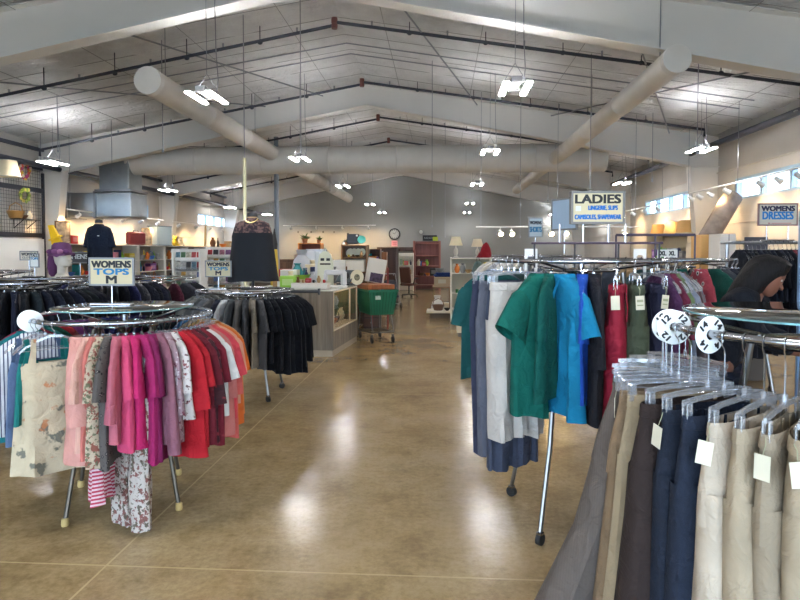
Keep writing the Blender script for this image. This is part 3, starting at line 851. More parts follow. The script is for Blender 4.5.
# ------------------------------------------------------------------ rack A: womens tops, pinks and reds
A = dict(c=((F(81, 487)+F(179, 510))/2), h=1.235, r=0.54, where='on the rack of pink and red tops')
ax, ay = A['c'].x, A['c'].y
f1 = F(179, 510)
angA = math.degrees(math.atan2(f1.y-ay, f1.x-ax))
round_rack('round chrome rack crowded with pink and red tops, brass coloured feet', ax, ay, A['h'], 0.54, math.hypot(f1.y-ay, f1.x-ax), angA, casters=False, legm=plain((92, 84, 74), 0.45, 0.8))
fa = fabric
flC = fa((214, 194, 160), 'floral', (104, 104, 92), (196, 122, 76), 0.5)
GA = [
 (-178, 'top', fa((16, 74, 58)), 'dark green top at the far end', dict(L=0.62)),
 (-168, 'top', fa((36, 120, 122)), 'teal top with short sleeves', dict(L=0.62)),
 (-158, 'top', fa((150, 30, 60)), 'crimson top showing only its shoulder', dict(L=0.5)),
 (-142, 'top', fa((16, 110, 116)), 'deep teal long top', dict(L=0.66, sleeve='mid')),
 (-128, 'top', fa((232, 230, 232), 'stripe', (70, 74, 104), sc=1.3), 'white shirt with navy stripes', dict(L=0.60, sleeve='short', name='striped_shirt', twist=-20)),
 (-121, 'tank', fa((88, 108, 142)), 'faded blue sleeveless top', dict(L=0.62)),
 (-113, 'tank', fa((20, 124, 118)), 'turquoise tank top behind the flowered cream one', dict(L=0.5)),
 (-104.5, 'tank', flC, 'cream tank top printed with large flowers', dict(L=0.78, w=0.19, flare=1.28, twist=-38)),
 (-84.5, 'top', fa((232, 160, 146)), 'pale pink blouse with draped front', dict(L=0.68, sleeve='mid', rip=0.018, t=0.055, twist=4)),
 (-81.5, 'top', fa((236, 176, 156)), 'light peach blouse', dict(L=0.60, sleeve='short')),
 (-78, 'top', fa((222, 120, 108)), 'coral pink sleeveless top', dict(L=0.66, sleeve=None)),
 (-74, 'top', fa((206, 184, 156), 'dense', (150, 70, 58), (100, 106, 76), 2.2), 'beige flowered narrow blouse', dict(L=0.70, sleeve='short')),
 (-70, 'top', fa((96, 88, 84), 'spots', (30, 28, 30), (150, 140, 132), 2.0), 'black and grey lace top', dict(L=0.72, sleeve='short')),
 (-65.5, 'top', fa((206, 106, 122)), 'dusty pink top', dict(L=0.58, sleeve='mid')),
 (-61, 'top', fa((226, 72, 116)), 'hot pink t-shirt', dict(L=0.64)),
 (-56.5, 'top', fa((212, 34, 106)), 'bright fuchsia t-shirt', dict(L=0.62)),
 (-52, 'top', fa((170, 28, 96)), 'magenta t-shirt', dict(L=0.72)),
 (-47.5, 'top', fa((138, 26, 84)), 'deep magenta top', dict(L=0.72, sleeve='short')),
 (-43, 'top', fa((150, 92, 108)), 'mauve top with long sleeves', dict(L=0.62, sleeve='long')),
 (-38.5, 'top', fa((176, 142, 150), 'floral', (120, 44, 66), (220, 200, 204), 1.8), 'lilac patterned blouse', dict(L=0.62, sleeve='mid')),
 (-34.5, 'top', fa((228, 216, 210), 'floral', (140, 34, 50), (90, 40, 44), 1.7), 'white blouse with maroon print', dict(L=0.5)),
 (-30, 'top', fa((200, 22, 36)), 'bright red long top', dict(L=0.76, sleeve='mid', flare=1.18)),
 (-25.5, 'top', fa((180, 18, 30)), 'scarlet t-shirt', dict(L=0.70)),
 (-21, 'top', fa((112, 22, 36)), 'burgundy top', dict(L=0.70, sleeve='short')),
 (-17, 'top', fa((70, 30, 36), 'floral', (140, 40, 50), (40, 40, 52), 1.4), 'dark wine flowered blouse', dict(L=0.70, sleeve='mid')),
 (-13, 'top', fa((126, 26, 42)), 'wine red shirt', dict(L=0.72)),
 (-8.5, 'top', fa((234, 228, 220)), 'white t-shirt with dark cuff bands', dict(L=0.56, sleeve='short', trim=fa((90, 30, 40)))),
 (-4, 'top', fa((216, 120, 112)), 'salmon flowing blouse', dict(L=0.72, sleeve='mid', rip=0.016)),
 (0.5, 'top', fa((238, 72, 84)), 'bright coral shirt', dict(L=0.62, sleeve='short')),
 (5, 'top', fa((236, 102, 92)), 'coral top with longer hem', dict(L=0.76, sleeve='mid')),
 (10, 'top', fa((238, 168, 134)), 'apricot lace blouse', dict(L=0.54)),
 (15, 'top', fa((244, 112, 34)), 'vivid orange top', dict(L=0.70, sleeve='short')),
 (21, 'top', fa((246, 144, 70)), 'light orange shirt', dict(L=0.66)),
 (28, 'top', fa((232, 190, 160)), 'pale apricot shirt', dict(L=0.62)),
 (40, 'top', fa((200, 150, 90)), 'tan shirt on the far side', dict(L=0.62)),
 (52, 'top', fa((150, 134, 120)), 'taupe shirt on the far side', dict(L=0.62)),
 (63, 'top', fa((60, 110, 158)), 'sky blue shirt on the far side', dict(L=0.62)),
 (72, 'top', fa((40, 40, 48)), 'charcoal shirt on the far side', dict(L=0.62)),
 (81, 'top', fa((90, 94, 104), 'stripe', (40, 40, 50)), 'grey striped shirt on the far side', dict(L=0.62)),
 (90, 'top', fa((92, 46, 60)), 'plum shirt on the far side', dict(L=0.62)),
 (98, 'top', fa((34, 34, 44)), 'black shirt on the far side', dict(L=0.62)),
 (107, 'top', fa((74, 64, 120)), 'violet shirt on the far side', dict(L=0.62)),
 (115, 'top', fa((60, 56, 128)), 'indigo shirt on the far side', dict(L=0.62)),
 (123, 'top', fa((84, 76, 150)), 'blue-violet shirt on the far side', dict(L=0.62)),
 (131, 'top', fa((66, 70, 140)), 'cobalt shirt on the far side', dict(L=0.62)),
 (140, 'top', fa((180, 120, 126)), 'rose shirt on the far side', dict(L=0.62)),
 (149, 'top', fa((120, 70, 130)), 'purple shirt on the far side', dict(L=0.62)),
 (158, 'top', fa((150, 60, 140)), 'orchid shirt on the far side', dict(L=0.62)),
 (168, 'top', fa((190, 40, 50)), 'brick red shirt on the far side', dict(L=0.62)),
]
for phi, kd, mt, sh, op in GA:
    hang(A, phi, kd, mt, sh, op)
flP = fa((206, 192, 180), 'dense', (128, 60, 54), (90, 80, 62), 2.0)
hang(A, -61, 'pants', flP, 'wide white trousers printed with rust flowers', dict(L=0.96, leg=0.105, w=0.19, t=0.022, twist=34), jit=1)
hang(A, -76, 'skirt', fa((206, 62, 92), 'hstripe', (236, 200, 204), sc=1.2), 'pink and white striped skirt', dict(L=0.78, flare=1.1, t=0.022, w=0.15), jit=1)
for i, p in enumerate((-139.5, -132)):
    size_ring(['white blank size divider at the end of the pink and red rack', 'white blank size divider beside the striped shirt on the pink rack'][i], ax, ay, A['h'], 0.54, p, '', 0.065)
glass_top('round glass plate on top of the pink and red rack', ax, ay, A['h']+0.05, 0.43)
sg = P(104, 312, 3.95)
sign('framed rack sign reading WOMENS TOPS M on the pink and red rack', (sg.x, ay+0.06, A['h']+0.058), 0.315, 0.19,
     [('WOMENS', 0.86, 0.23, 0.76, (20, 20, 26)), ('TOPS', 0.76, 0.21, 0.50, (12, 104, 150)), ('M', 0.22, 0.26, 0.22, (16, 16, 20))], 0.13, 0.0, two=False, base=0.28)

# ------------------------------------------------------------------ rack B: grey and black tops
pb = P(246, 292, 6.9)
B = dict(c=pb, h=1.21, r=0.535, where='on the rack of grey and black tops')
fb = F(293, 405)
round_rack('round chrome rack of grey and black tops with black casters', pb.x, pb.y, B['h'], 0.535, 0.47, -43, True)
GB = [(-170, (120, 122, 112), 'sage grey shirt'), (-159.1, (100, 104, 96), 'moss grey shirt'), (-148.3, (92, 94, 90), 'dark moss grey shirt'), (-138.5, (116, 114, 108), 'stone grey shirt'),
      (-128.7, (84, 86, 88), 'iron grey shirt'), (-120, (110, 112, 116), 'pewter grey shirt'), (-111.3, (96, 92, 90), 'warm grey shirt'), (-102.6, (30, 34, 52), 'navy shirt with white edging'),
      (-95, (206, 206, 206), 'white sliver of a shirt'), (-87.4, (88, 90, 94), 'mid grey shirt'), (-79.8, (102, 98, 96), 'ash grey shirt'), (-72.2, (72, 72, 76), 'charcoal grey long shirt'), (-64.6, (150, 136, 118), 'taupe blouse'),
      (-57, (88, 86, 88), 'slate grey dress-length shirt'), (-50, (18, 20, 28), 'black shirt'), (-43.2, (14, 16, 24), 'black shirt'), (-36.4, (16, 18, 26), 'black shirt'), (-29.6, (12, 14, 22), 'black shirt'), (-22.8, (14, 16, 26), 'black shirt'),
      (-16.1, (16, 18, 26), 'black shirt'), (-9.3, (12, 14, 22), 'black shirt'), (-1.6, (14, 16, 24), 'black shirt'), (6, (12, 14, 20), 'black shirt')]
bo = ['beside the slate grey one', 'second after the slate grey one', 'third after the slate grey one', 'fourth after the slate grey one', 'fifth after the slate grey one', 'fourth from the counter end', 'third from the counter end', 'second from the counter end', 'nearest the counter end']
kb = 0
for phi, c, s in GB:
    if s == 'black shirt':
        s = 'black short-sleeved shirt '+bo[kb]; kb += 1
        hang(B, phi, 'top', fa(c), s, dict(L=[0.66, 0.74, 0.8, 0.78, 0.82, 0.76, 0.84, 0.74, 0.7][kb-1], flare=1.12, w=0.215, sh=0.215, rip=0.016), where='on the black rack')
    else:
        hang(B, phi, 'top', fa(c), s, dict(L=R.uniform(0.62, 0.78)), where='on the grey and black rack')
for p in range(20, 175, 15):
    hang(B, p, 'top', fa((70, 72, 76) if p < 90 else (104, 106, 100)), 'shirt half hidden on the far side', dict(L=0.62), group='hidden shirts behind the black and grey rack', where='of the black and grey rack')
bp = P(223, 290, 6.85)
sign('small framed sign reading WOMENS TOPS M on the black and grey rack', (bp.x, pb.y-0.2, B['h']+0.02), 0.30, 0.185,
     [('WOMENS', 0.84, 0.22, 0.77, (24, 22, 40)), ('TOPS', 0.72, 0.2, 0.51, (12, 108, 144)), ('M', 0.2, 0.24, 0.24, (30, 22, 44))], 0.14, 0, base=0.2)
o = MB().tube([(pb.x+0.3, pb.y-0.02, 1.20), (pb.x+0.86, pb.y-0.02, 1.20)], 0.018, 10).box((pb.x+0.855, pb.y-0.02, 1.2), (0.02, 0.05, 0.07)).build('straight_arm', BLACKM, bpy.data.objects['clothes_rack.001'])
o.parent = bpy.data.objects['clothes_rack.001']; o.location = (-pb.x, -pb.y, 0)

# ------------------------------------------------------------------ racks of dark tops behind A
def dark_rack(label, cx, cy, h, phis, pal, grp, where, shorts, r=0.53, L=0.66, kinds='top', ang=20):
    rk = dict(c=Vector((cx, cy, 0)), h=h, r=r, where=where)
    round_rack(label, cx, cy, h, r, 0.46, ang, True)
    for i, p in enumerate(phis):
        c = pal[i % len(pal)]
        hang(rk, p, kinds, fa(c), shorts, dict(L=L*R.uniform(0.92, 1.08), sleeve=R.choice(('short', 'short', 'long', None))), group=grp)
    return rk
DK = [(20, 24, 40), (14, 16, 26), (26, 30, 52), (18, 20, 28), (24, 34, 40), (16, 20, 36)]
c1 = P(22, 282, 5.7)
dark_rack('round chrome rack packed with navy and black tops behind the pink rack', c1.x, c1.y, 1.37, [p for p in range(-172, 60, 8)], DK, 'navy and black tops behind the pink rack', 'packed on the round rack behind the pink one', 'navy or black top')
c2 = P(-18, 274, 7.3)
dark_rack('round chrome rack of mixed dark tops below the mannequin head', c2.x, c2.y, 1.41, [p for p in range(-170, 60, 10)], DK+[(60, 60, 66), (120, 110, 112)], 'dark tops on the far rack', 'on the round rack below the mannequin head', 'dark mixed top')
c3 = P(106, 282, 7.6)
dark_rack('round chrome rack of dark tops under the black polo form', c3.x, c3.y, 1.33, [p for p in range(-170, 40, 10)], DK+[(40, 44, 90), (70, 70, 76)], 'dark tops under the polo form', 'on the round rack under the black polo', 'dark top')
c4 = P(158, 285, 8.4)
rk4 = dict(c=c4, h=1.29, r=0.5, where='on the far rack of bright tops')
round_rack('round chrome rack of magenta tops before the card display', c4.x, c4.y, 1.29, 0.5, 0.44, 30, True)
for i, (p, c, s) in enumerate([(-160, (40, 60, 130), 'royal blue shirt'), (-145, (30, 36, 80), 'midnight blue shirt'), (-130, (110, 40, 110), 'violet shirt'), (-112, (150, 28, 90), 'magenta fleece jacket'), (-94, (168, 36, 96), 'raspberry shirt'), (-76, (120, 30, 70), 'plum shirt'), (-58, (190, 150, 160), 'pale rose shirt'), (-40, (90, 30, 50), 'maroon shirt'), (-20, (60, 60, 70), 'slate shirt'), (0, (40, 40, 46), 'charcoal shirt')]):
    hang(rk4, p, 'top', fa(c), s, dict(L=0.6))

# ------------------------------------------------------------------ rack D: scrubs
fd1, fd2 = F(511.5, 496), F(540, 545)
mid = (fd1+fd2)/2; dv = fd1-fd2; nrm = Vector((dv.y, -dv.x, 0)).normalized()
cd = mid+nrm*(dv.length/2)
D = dict(c=cd, h=1.60, r=0.53, where='on the tall scrubs rack')
round_rack('tall round chrome rack of hospital scrubs on black casters', cd.x, cd.y, D['h'], 0.53, (fd1-cd).length, math.degrees(math.atan2(fd1.y-cd.y, fd1.x-cd.x)), True)
GD = [
 (-177, 'top', fa((20, 84, 84)), 'dark teal scrub top at the aisle end', dict(L=0.66, sleeve='short'), 0.5),
 (-161, 'pants', fa((58, 62, 86)), 'dark slate blue trousers', dict(L=1.02, leg=0.1, t=0.03), 0),
 (-152, 'pants', fa((100, 102, 116)), 'grey scrub trousers', dict(L=1.0, leg=0.1, t=0.035, twist=-12), 0),
 (-141, 'pants', fa((214, 204, 194), shine=0.2), 'off-white elastic waist trousers', dict(L=0.86, leg=0.12, w=0.205, t=0.06, rip=0.024, twist=-12), 0),
 (-146.5, 'pants', fa((70, 76, 96)), 'slate long trousers behind the off-white trousers', dict(L=1.06, leg=0.1, t=0.025), 0),
 (-126, 'top', fa((0, 104, 90)), 'emerald green scrub top', dict(L=0.75, sleeve='short', w=0.21, sh=0.21, t=0.055, flare=1.05, rip=0.02, twist=-8, vneck=True, sdx=0.42), 0),
 (-119.5, 'top', fa((0, 92, 82)), 'darker green scrub top behind the emerald one', dict(L=0.66, sleeve='short', w=0.22, t=0.03), 0),
 (-113, 'top', fa((6, 136, 186)), 'turquoise blue scrub top with price tag', dict(L=0.74, sleeve='short', w=0.22, sh=0.22, t=0.055, flare=1.04, price=True, rip=0.02, twist=42, vneck=True, sdx=0.25), 0),
 (-102, 'top', fa((28, 84, 200)), 'royal blue scrub top', dict(L=0.66, sleeve='short'), 0),
 (-96, 'top', fa((32, 32, 40)), 'black scrub top', dict(L=0.76, sleeve='mid'), 0),
 (-83, 'pants', fa((176, 20, 52), shine=0.3), 'crimson satin trousers with price tag', dict(L=0.98, t=0.05, leg=0.1, w=0.18, price=True, twist=-24), 0),
 (-72, 'pants', fa((78, 88, 68)), 'olive green trousers with price tag', dict(L=0.98, t=0.05, leg=0.105, w=0.19, price=True, twist=-28), 0),
 (-60, 'pants', fa((40, 40, 66)), 'navy trousers with price tag', dict(L=0.98, t=0.05, w=0.17, price=True, twist=-26), 0),
 (-52, 'top', fa((84, 44, 84)), 'plum purple top', dict(L=0.72, sleeve='short'), 0),
 (-46, 'top', fa((110, 36, 60)), 'maroon top', dict(L=0.68, sleeve='short'), 0),
 (-40, 'top', fa((104, 124, 84)), 'sage green top', dict(L=0.66, sleeve='short'), 0),
 (-34, 'top', fa((136, 142, 160)), 'silver grey top', dict(L=0.68, sleeve='short'), 0),
 (-28, 'top', fa((110, 94, 96)), 'dusty brown top', dict(L=0.66, sleeve='long'), 0),
 (-22, 'top', fa((86, 62, 64)), 'cocoa brown top', dict(L=0.66, sleeve='long'), 0),
 (-15, 'top', fa((122, 108, 110)), 'mushroom grey top', dict(L=0.66, sleeve='short'), 0),
]
for phi, kd, mt, sh, op, hk in GD:
    op['short_clip'] = True
    if phi > -55: op.update(twist=-26-0.55*(phi+50), w=0.17, sh=0.175)
    hang(D, phi, kd, mt, sh, op, jit=3)
for p in range(5, 170, 13):
    hang(D, p, 'top' if p % 2 else 'pants', fa([(190, 190, 196), (90, 100, 120), (40, 60, 110), (60, 90, 90)][p % 4]), 'scrub garment half hidden on the far side', dict(L=0.62), group='hidden scrubs at the back', where='of the tall scrubs rack')
# sign frame along the top of the scrubs rack
t = thing('sign_stand', 'dark rail with uprights carrying the LADIES sign', 'sign stand', (cd.x+0.05, cd.y-0.05, D['h']+0.014))
fr = MB()
fr.tube([(-0.36, 0, 0.09), (0.42, 0, 0.09)], 0.007, 8)
fr.build('cross_rail', plain((74, 62, 78), 0.5), t)
for x in (-0.34, -0.1, 0.16, 0.40):
    MB().tube([(x, 0, 0.09), (x, 0, -0.06)], 0.006, 8).build('foot', plain((60, 60, 66), 0.5), t)
for x in (-0.19, -0.05, 0.1, 0.2):
    MB().tube([(x, 0, 0.09), (x, 0, 0.205)], 0.006, 8).build('upright', CHROME, t)
ls = Vector((cd.x+0.05, cd.y-0.05, D['h']+0.014+0.205))
tgt = P(597.5, 208, (ls-Vector((0, 0, EYE))).dot(ray(400, 300).normalized()))
t = thing('rack_sign', 'large framed sign reading LADIES above the scrubs rack', 'sign', (tgt.x, ls.y, ls.z), 0)
w_, h_ = 0.315, 0.195
MB().box((0, 0, h_/2), (w_-0.012, 0.05, h_-0.012)).build('panel', plain((198, 184, 148), 0.55), t)
fr = MB()
for s in (-1, 1):
    fr.box((s*(w_/2-0.006), 0, h_/2), (0.012, 0.062, h_)); fr.box((0, 0, h_/2+s*(h_/2-0.006)), (w_-0.024, 0.062, 0.012))
fr.build('frame', plain((112, 110, 108), 0.5), t)
for s, ww, hh, zc, c, xo in (('LADIES', 0.84, 0.26, 0.76, (22, 22, 26), 0), ('LINGERIE, SLIPS', 0.54, 0.15, 0.48, (22, 96, 166), 0.03), ('CAMISOLES, SHAPEWEAR', 0.86, 0.16, 0.2, (22, 96, 166), 0)):
    lettering(t, s, w_*ww, h_*hh, plain(c, 0.6), (xo, -0.025, h_*zc), 0, 0.03)
MB().box((-0.115, -0.026, h_*0.47), (0.03, 0.002, 0.03)).build('sticker', plain((205, 208, 210), 0.6), t)
t2 = P(564.5, 208, 4.2)
t = thing('rack_sign', 'angled side-on framed sign just behind the LADIES sign', 'sign', (t2.x, t2.y, ls.z-0.02), rad(-62))
MB().box((0, 0, 0.115), (0.25, 0.01, 0.2)).build('panel', plain((150, 170, 190), 0.4), t)
fr = MB()
for s in (-1, 1):
    fr.box((s*0.13, 0, 0.115), (0.012, 0.016, 0.224)); fr.box((0, 0, 0.115+s*0.106), (0.25, 0.016, 0.012))
fr.build('frame', plain((112, 110, 108), 0.5), t)
MB().tube([(0, 0, 0.01), (0, 0, -0.16)], 0.006, 8).build('stem', CHROME, t)

# ------------------------------------------------------------------ rack E: behind the scrubs, to the right
ce = P(668, 262, 5.35)
E = dict(c=ce, h=1.58, r=0.53, where='on the rack behind the scrubs')
round_rack('round chrome rack of mixed tops behind the scrubs rack', ce.x, ce.y, E['h'], 0.53, 0.46, 15, True)
GE = [(-165, (176, 150, 110), 'tan top'), (-152, (200, 170, 130), 'sand top'), (-139, (160, 128, 92), 'camel top'), (-126, (150, 120, 84), 'light brown top'), (-113, (180, 150, 116), 'beige top'),
      (-100, (10, 96, 82), 'teal green top with round tag')]
for p, c, s in GE: hang(E, p, 'top', fa(c), s, dict(L=0.7, price='round' in s))
hang(E, -84, 'top', fa((214, 84, 104), 'spots', (236, 232, 230), (30, 28, 32), 0.9), 'pink top printed with black and white faces', dict(L=0.66, w=0.21, t=0.04))
for p, c, s in ((-71, (24, 90, 78), 'bottle green top'), (-62, (70, 74, 84), 'gunmetal top'), (-53, (40, 42, 56), 'ink blue top'), (-44, (26, 28, 40), 'blue-black top'), (-35, (22, 24, 34), 'black top'), (-26, (30, 34, 50), 'midnight navy top'), (-16, (18, 20, 30), 'jet black top'), (-5, (34, 36, 48), 'dark slate blue top'), (8, (24, 28, 44), 'deep navy top')):
    hang(E, p, 'top', fa(c), s, dict(L=0.72))
for i, (px_, tx) in enumerate(((663, 'XL'), (672, 'XL'))):
    q = P(px_, 246, 4.85)
    t = thing('size_divider', ['tall white divider marked XL nearer the scrubs', 'tall white divider marked XL beside the first'][i], 'size divider', (q.x, q.y, E['h']), rad(-88+6*i), 'tall XL dividers')
    MB().prism([(-0.045, 0.09), (0.045, 0.09), (0.045, -0.1), (0.022, -0.1), (0.022, 0.02), (0.012, 0.032), (-0.012, 0.032), (-0.022, 0.02), (-0.022, -0.1), (-0.045, -0.1)], -0.002, 0.002).build('tab', WHITE, t)
    t.rotation_euler.z = rad(4)
    lettering(t, tx, 0.05, 0.034, BLACKM, (0, -0.002, 0.06), 0, 0.03)
for i, px_ in enumerate((531, 640)):
    q = P(px_, 252, 3.75)
    t = thing('size_divider', ['tall blank white divider at the aisle end of the scrubs rack', 'tall blank white divider at the inner end of the scrubs rack'][i], 'size divider', (q.x, q.y, D['h']), rad(4), 'tall blank dividers')
    MB().prism([(-0.04, 0.07), (0.04, 0.07), (0.04, -0.12), (0.022, -0.12), (0.022, 0.02), (0.012, 0.032), (-0.012, 0.032), (-0.022, 0.02), (-0.022, -0.12), (-0.04, -0.12)], -0.002, 0.002).build('tab', WHITE, t)

a_, b_ = P(621, 234.5, 4.75), P(700, 239, 4.75)
t = thing('sign_rail', 'dark empty sign rail standing above the rack behind the scrubs', 'sign stand', (ce.x, ce.y-0.5, E['h']))
fr = MB().tube([(a_.x-ce.x, 0, a_.z-E['h']), (b_.x-ce.x, 0, a_.z-E['h'])], 0.011, 8)
fr.build('cross_rail', plain((74, 68, 88), 0.5), t)
for x in (a_.x-ce.x, (a_.x+b_.x)/2-ce.x, b_.x-ce.x): MB().tube([(x, 0, a_.z-E['h']), (x, 0, 0.0)], 0.008, 8).build('foot', plain((74, 68, 88), 0.5), t)
# ------------------------------------------------------------------ rack F: trousers, close to the camera
cf = P(826, 330, 2.12)
Fk = dict(c=cf, h=1.385, r=0.53, where='on the nearest trouser rack')
round_rack('round chrome trouser rack with glass plate, closest to the camera', cf.x, cf.y, Fk['h'], 0.53, 0.46, 45, True)
GF = [
 (158, 'pants', fa((96, 86, 80)), 'dark taupe trousers at the far end', dict(L=0.96, t=0.03), 3),
 (167, 'pants', fa((112, 100, 92), 'cord'), 'grey-brown wide corduroy trousers', dict(L=1.02, t=0.07, flare=1.75, leg=0.125, lean=0.26, twist=8), 1),
 (174, 'pants', fa((158, 156, 162)), 'light grey trousers', dict(L=0.78, t=0.022, price=True, lean=0.01, w=0.17), 1),
 (180, 'pants', fa((146, 118, 88)), 'khaki brown trousers', dict(L=1.0, t=0.04, leg=0.11, lean=0.12), 1),
 (-173.5, 'pants', fa((176, 152, 118)), 'tan trousers', dict(L=0.98, t=0.025, lean=0.10), 1),
 (-166, 'pants', fa((52, 38, 34)), 'dark chocolate trousers', dict(L=1.02, t=0.055, leg=0.12, w=0.21, lean=0.12, twist=8), 1),
 (-157.5, 'pants', fa((24, 30, 44), 'denim'), 'dark indigo jeans with price tag', dict(L=1.0, t=0.045, price=True, lean=0.06, leg=0.11), 1),
 (-151, 'pants', fa((29, 37, 54), 'denim'), 'blue denim jeans', dict(L=1.0, t=0.045, lean=0.05, leg=0.11), 1),
 (-144, 'pants', fa((210, 190, 166)), 'ivory white trousers with price tag', dict(L=1.0, t=0.045, leg=0.12, price=True, lean=0.08), 1),
 (-138, 'pants', fa((186, 164, 134)), 'cream cargo trousers with roll tabs', dict(L=0.96, t=0.045, leg=0.115, lean=0.05, tabs=True), 1),
 (-132, 'pants', fa((168, 148, 122)), 'beige trousers with price tag', dict(L=0.96, t=0.04, price=True), 1),
 (-126, 'pants', fa((182, 160, 130)), 'stone coloured cargo trousers with price tag', dict(L=0.96, t=0.045, leg=0.115, price=True, tabs=True), 1),
 (-120, 'pants', fa((170, 148, 122)), 'sand beige trousers', dict(L=0.96, t=0.04, price=True), 1),
 (-113, 'pants', fa((26, 32, 50)), 'navy blue trousers', dict(L=0.98, t=0.035), 1),
 (-106, 'pants', fa((222, 196, 192)), 'pale pink trousers', dict(L=0.98, t=0.04, price=True), 1),
 (-98, 'pants', fa((206, 196, 190)), 'chalk white trousers', dict(L=0.98, t=0.04), 1),
 (148, 'pants', fa((70, 64, 62)), 'charcoal brown trousers at the back', dict(L=0.96, t=0.03), 3),
 (138, 'pants', fa((186, 176, 160)), 'oatmeal trousers at the back', dict(L=0.96, t=0.03), 3),
 (126, 'pants', fa((40, 46, 60)), 'steel blue trousers at the back', dict(L=0.96, t=0.03), 3),
]
for phi, kd, mt, sh, op, jt in GF: hang(Fk, phi, kd, mt, sh, op, jit=jt)
# roll tabs of the cargo trousers
for i, (ph, px_) in enumerate(((177, '10'), (-178, '12'), (-157, '14'))):
    size_ring(['white round size divider marked 10 at the rail end', 'white round size divider marked 12 at the rail end', 'white round size divider marked 14 on the trouser rail'][i], cf.x, cf.y, Fk['h'], 0.53, ph, px_)
glass_top('round glass plate on top of the nearest trouser rack', cf.x, cf.y, Fk['h']+0.045, 0.46)

# ------------------------------------------------------------------ rack G: womens dresses, on a straight rail
gx0, gx1 = P(727, 245, 5.5), P(842, 245, 5.5)
gy, gh = gx0.y, 1.735
t = thing('clothes_rack', 'straight double rail under the WOMENS DRESSES sign', 'clothes rack', ((gx0.x+gx1.x)/2, gy, 0))
hw = (gx1.x-gx0.x)/2
for dy in (-0.11, 0.11): MB().tube([(-hw, dy, gh), (hw, dy, gh)], 0.014, 10).build('rail', STEEL, t)
for s in (-1, 1):
    lg = MB().tube([(s*hw, -0.11, gh), (s*hw, 0.11, gh)], 0.012, 8).tube([(s*hw, 0, gh), (s*hw, 0, 0.05)], 0.014, 8).tube([(s*hw, -0.25, 0.05), (s*hw, 0.25, 0.05)], 0.014, 8).build('end_frame', STEEL, t)
    MB().ball((s*hw, -0.24, 0.028), 0.026, 10, 7).build('caster', RUBBER, lg); MB().ball((s*hw, 0.24, 0.028), 0.026, 10, 7).build('caster', RUBBER, lg)
DKG = [(22, 26, 40), (16, 20, 32), (26, 34, 50), (14, 16, 26), (36, 40, 56)]
n = 26
for i in range(n):
    x = gx0.x+0.06+(gx1.x-gx0.x-0.12)*i/(n-1)
    c = DKG[i % 5]
    if i in (12, 19): c = (120, 40, 52)
    if i in (16, 22): c = (176, 170, 164)
    place('dress', fa(c), 'maroon hanging dress' if i in (12, 19) else 'pale grey hanging dress' if i in (16, 22) else 'dark navy hanging dress', dict(L=0.9, sleeve=R.choice(('short', None, 'long')), k=0.0, t=0.022), R.randrange(9999), (x, gy-0.11, gh), PI/2+rad(R.uniform(-6, 6)),
          'maroon dresses' if i in (12, 19) else 'pale dresses' if i in (16, 22) else 'dark dresses on the straight rail', 'on the straight rail under the dresses sign')
dsn = P(775, 215, 5.4)
t = sign('framed sign reading WOMENS DRESSES on two stems', (dsn.x, gy-0.11, gh+0.014), 0.345, 0.20, [('WOMENS', 0.82, 0.22, 0.77, (30, 28, 60)), ('DRESSES', 0.76, 0.34, 0.46, (20, 110, 176))], 0.135, 0, board=(186, 180, 166), frame=(120, 96, 100), two=True)
MB().box((0.03, -0.006, 0.135+0.022), (0.17, 0.002, 0.008)).box((-0.075, -0.006, 0.135+0.022), (0.02, 0.002, 0.012)).build('small_print', plain((170, 120, 124), 0.6), t)
up = P(803, 260, 4.3)
t = thing('rack_upright', 'blue-grey square upright post standing just past the dresses sign', 'post', (up.x, up.y, 0))
MB().box((0, 0, 0.98), (0.06, 0.03, 1.93), 0, 0.004).build('post', plain((112, 142, 178), 0.45), t)
MB().box((0, 0, 0.012), (0.3, 0.3, 0.024), 0, 0.006).build('base', plain((60, 66, 76), 0.5), t)

# ------------------------------------------------------------------ rack H: pale garments behind the aisle end of the scrubs
chh = P(536, 258, 7.4)
H = dict(c=chh, h=1.6, r=0.53, where='on the pale rack')
round_rack('round chrome rack of pale garments beyond the scrubs rack', chh.x, chh.y, 1.6, 0.53, 0.46, 30, True)
for i, p in enumerate(range(-180, 30, 10)):
    hang(H, p, 'top', fa([(224, 218, 210), (206, 200, 196), (216, 206, 190), (190, 190, 196)][i % 4]), 'pale cream or white top', dict(L=0.66, sleeve=None if i % 2 else 'short'), group='pale tops beyond the scrubs rack', where='on the rack beyond the scrubs')
q = P(535.5, 227, 6.8)
sign('small framed sign reading WOMENS SHORTS beyond the scrubs rack', (q.x, q.y, 1.615), 0.17, 0.225, [('WOMENS', 0.8, 0.16, 0.74, (40, 44, 54)), ('SHORTS', 0.8, 0.26, 0.4, (40, 110, 150))], 0.20, rad(14), board=(176, 190, 198), frame=(130, 134, 140), base=0.1)
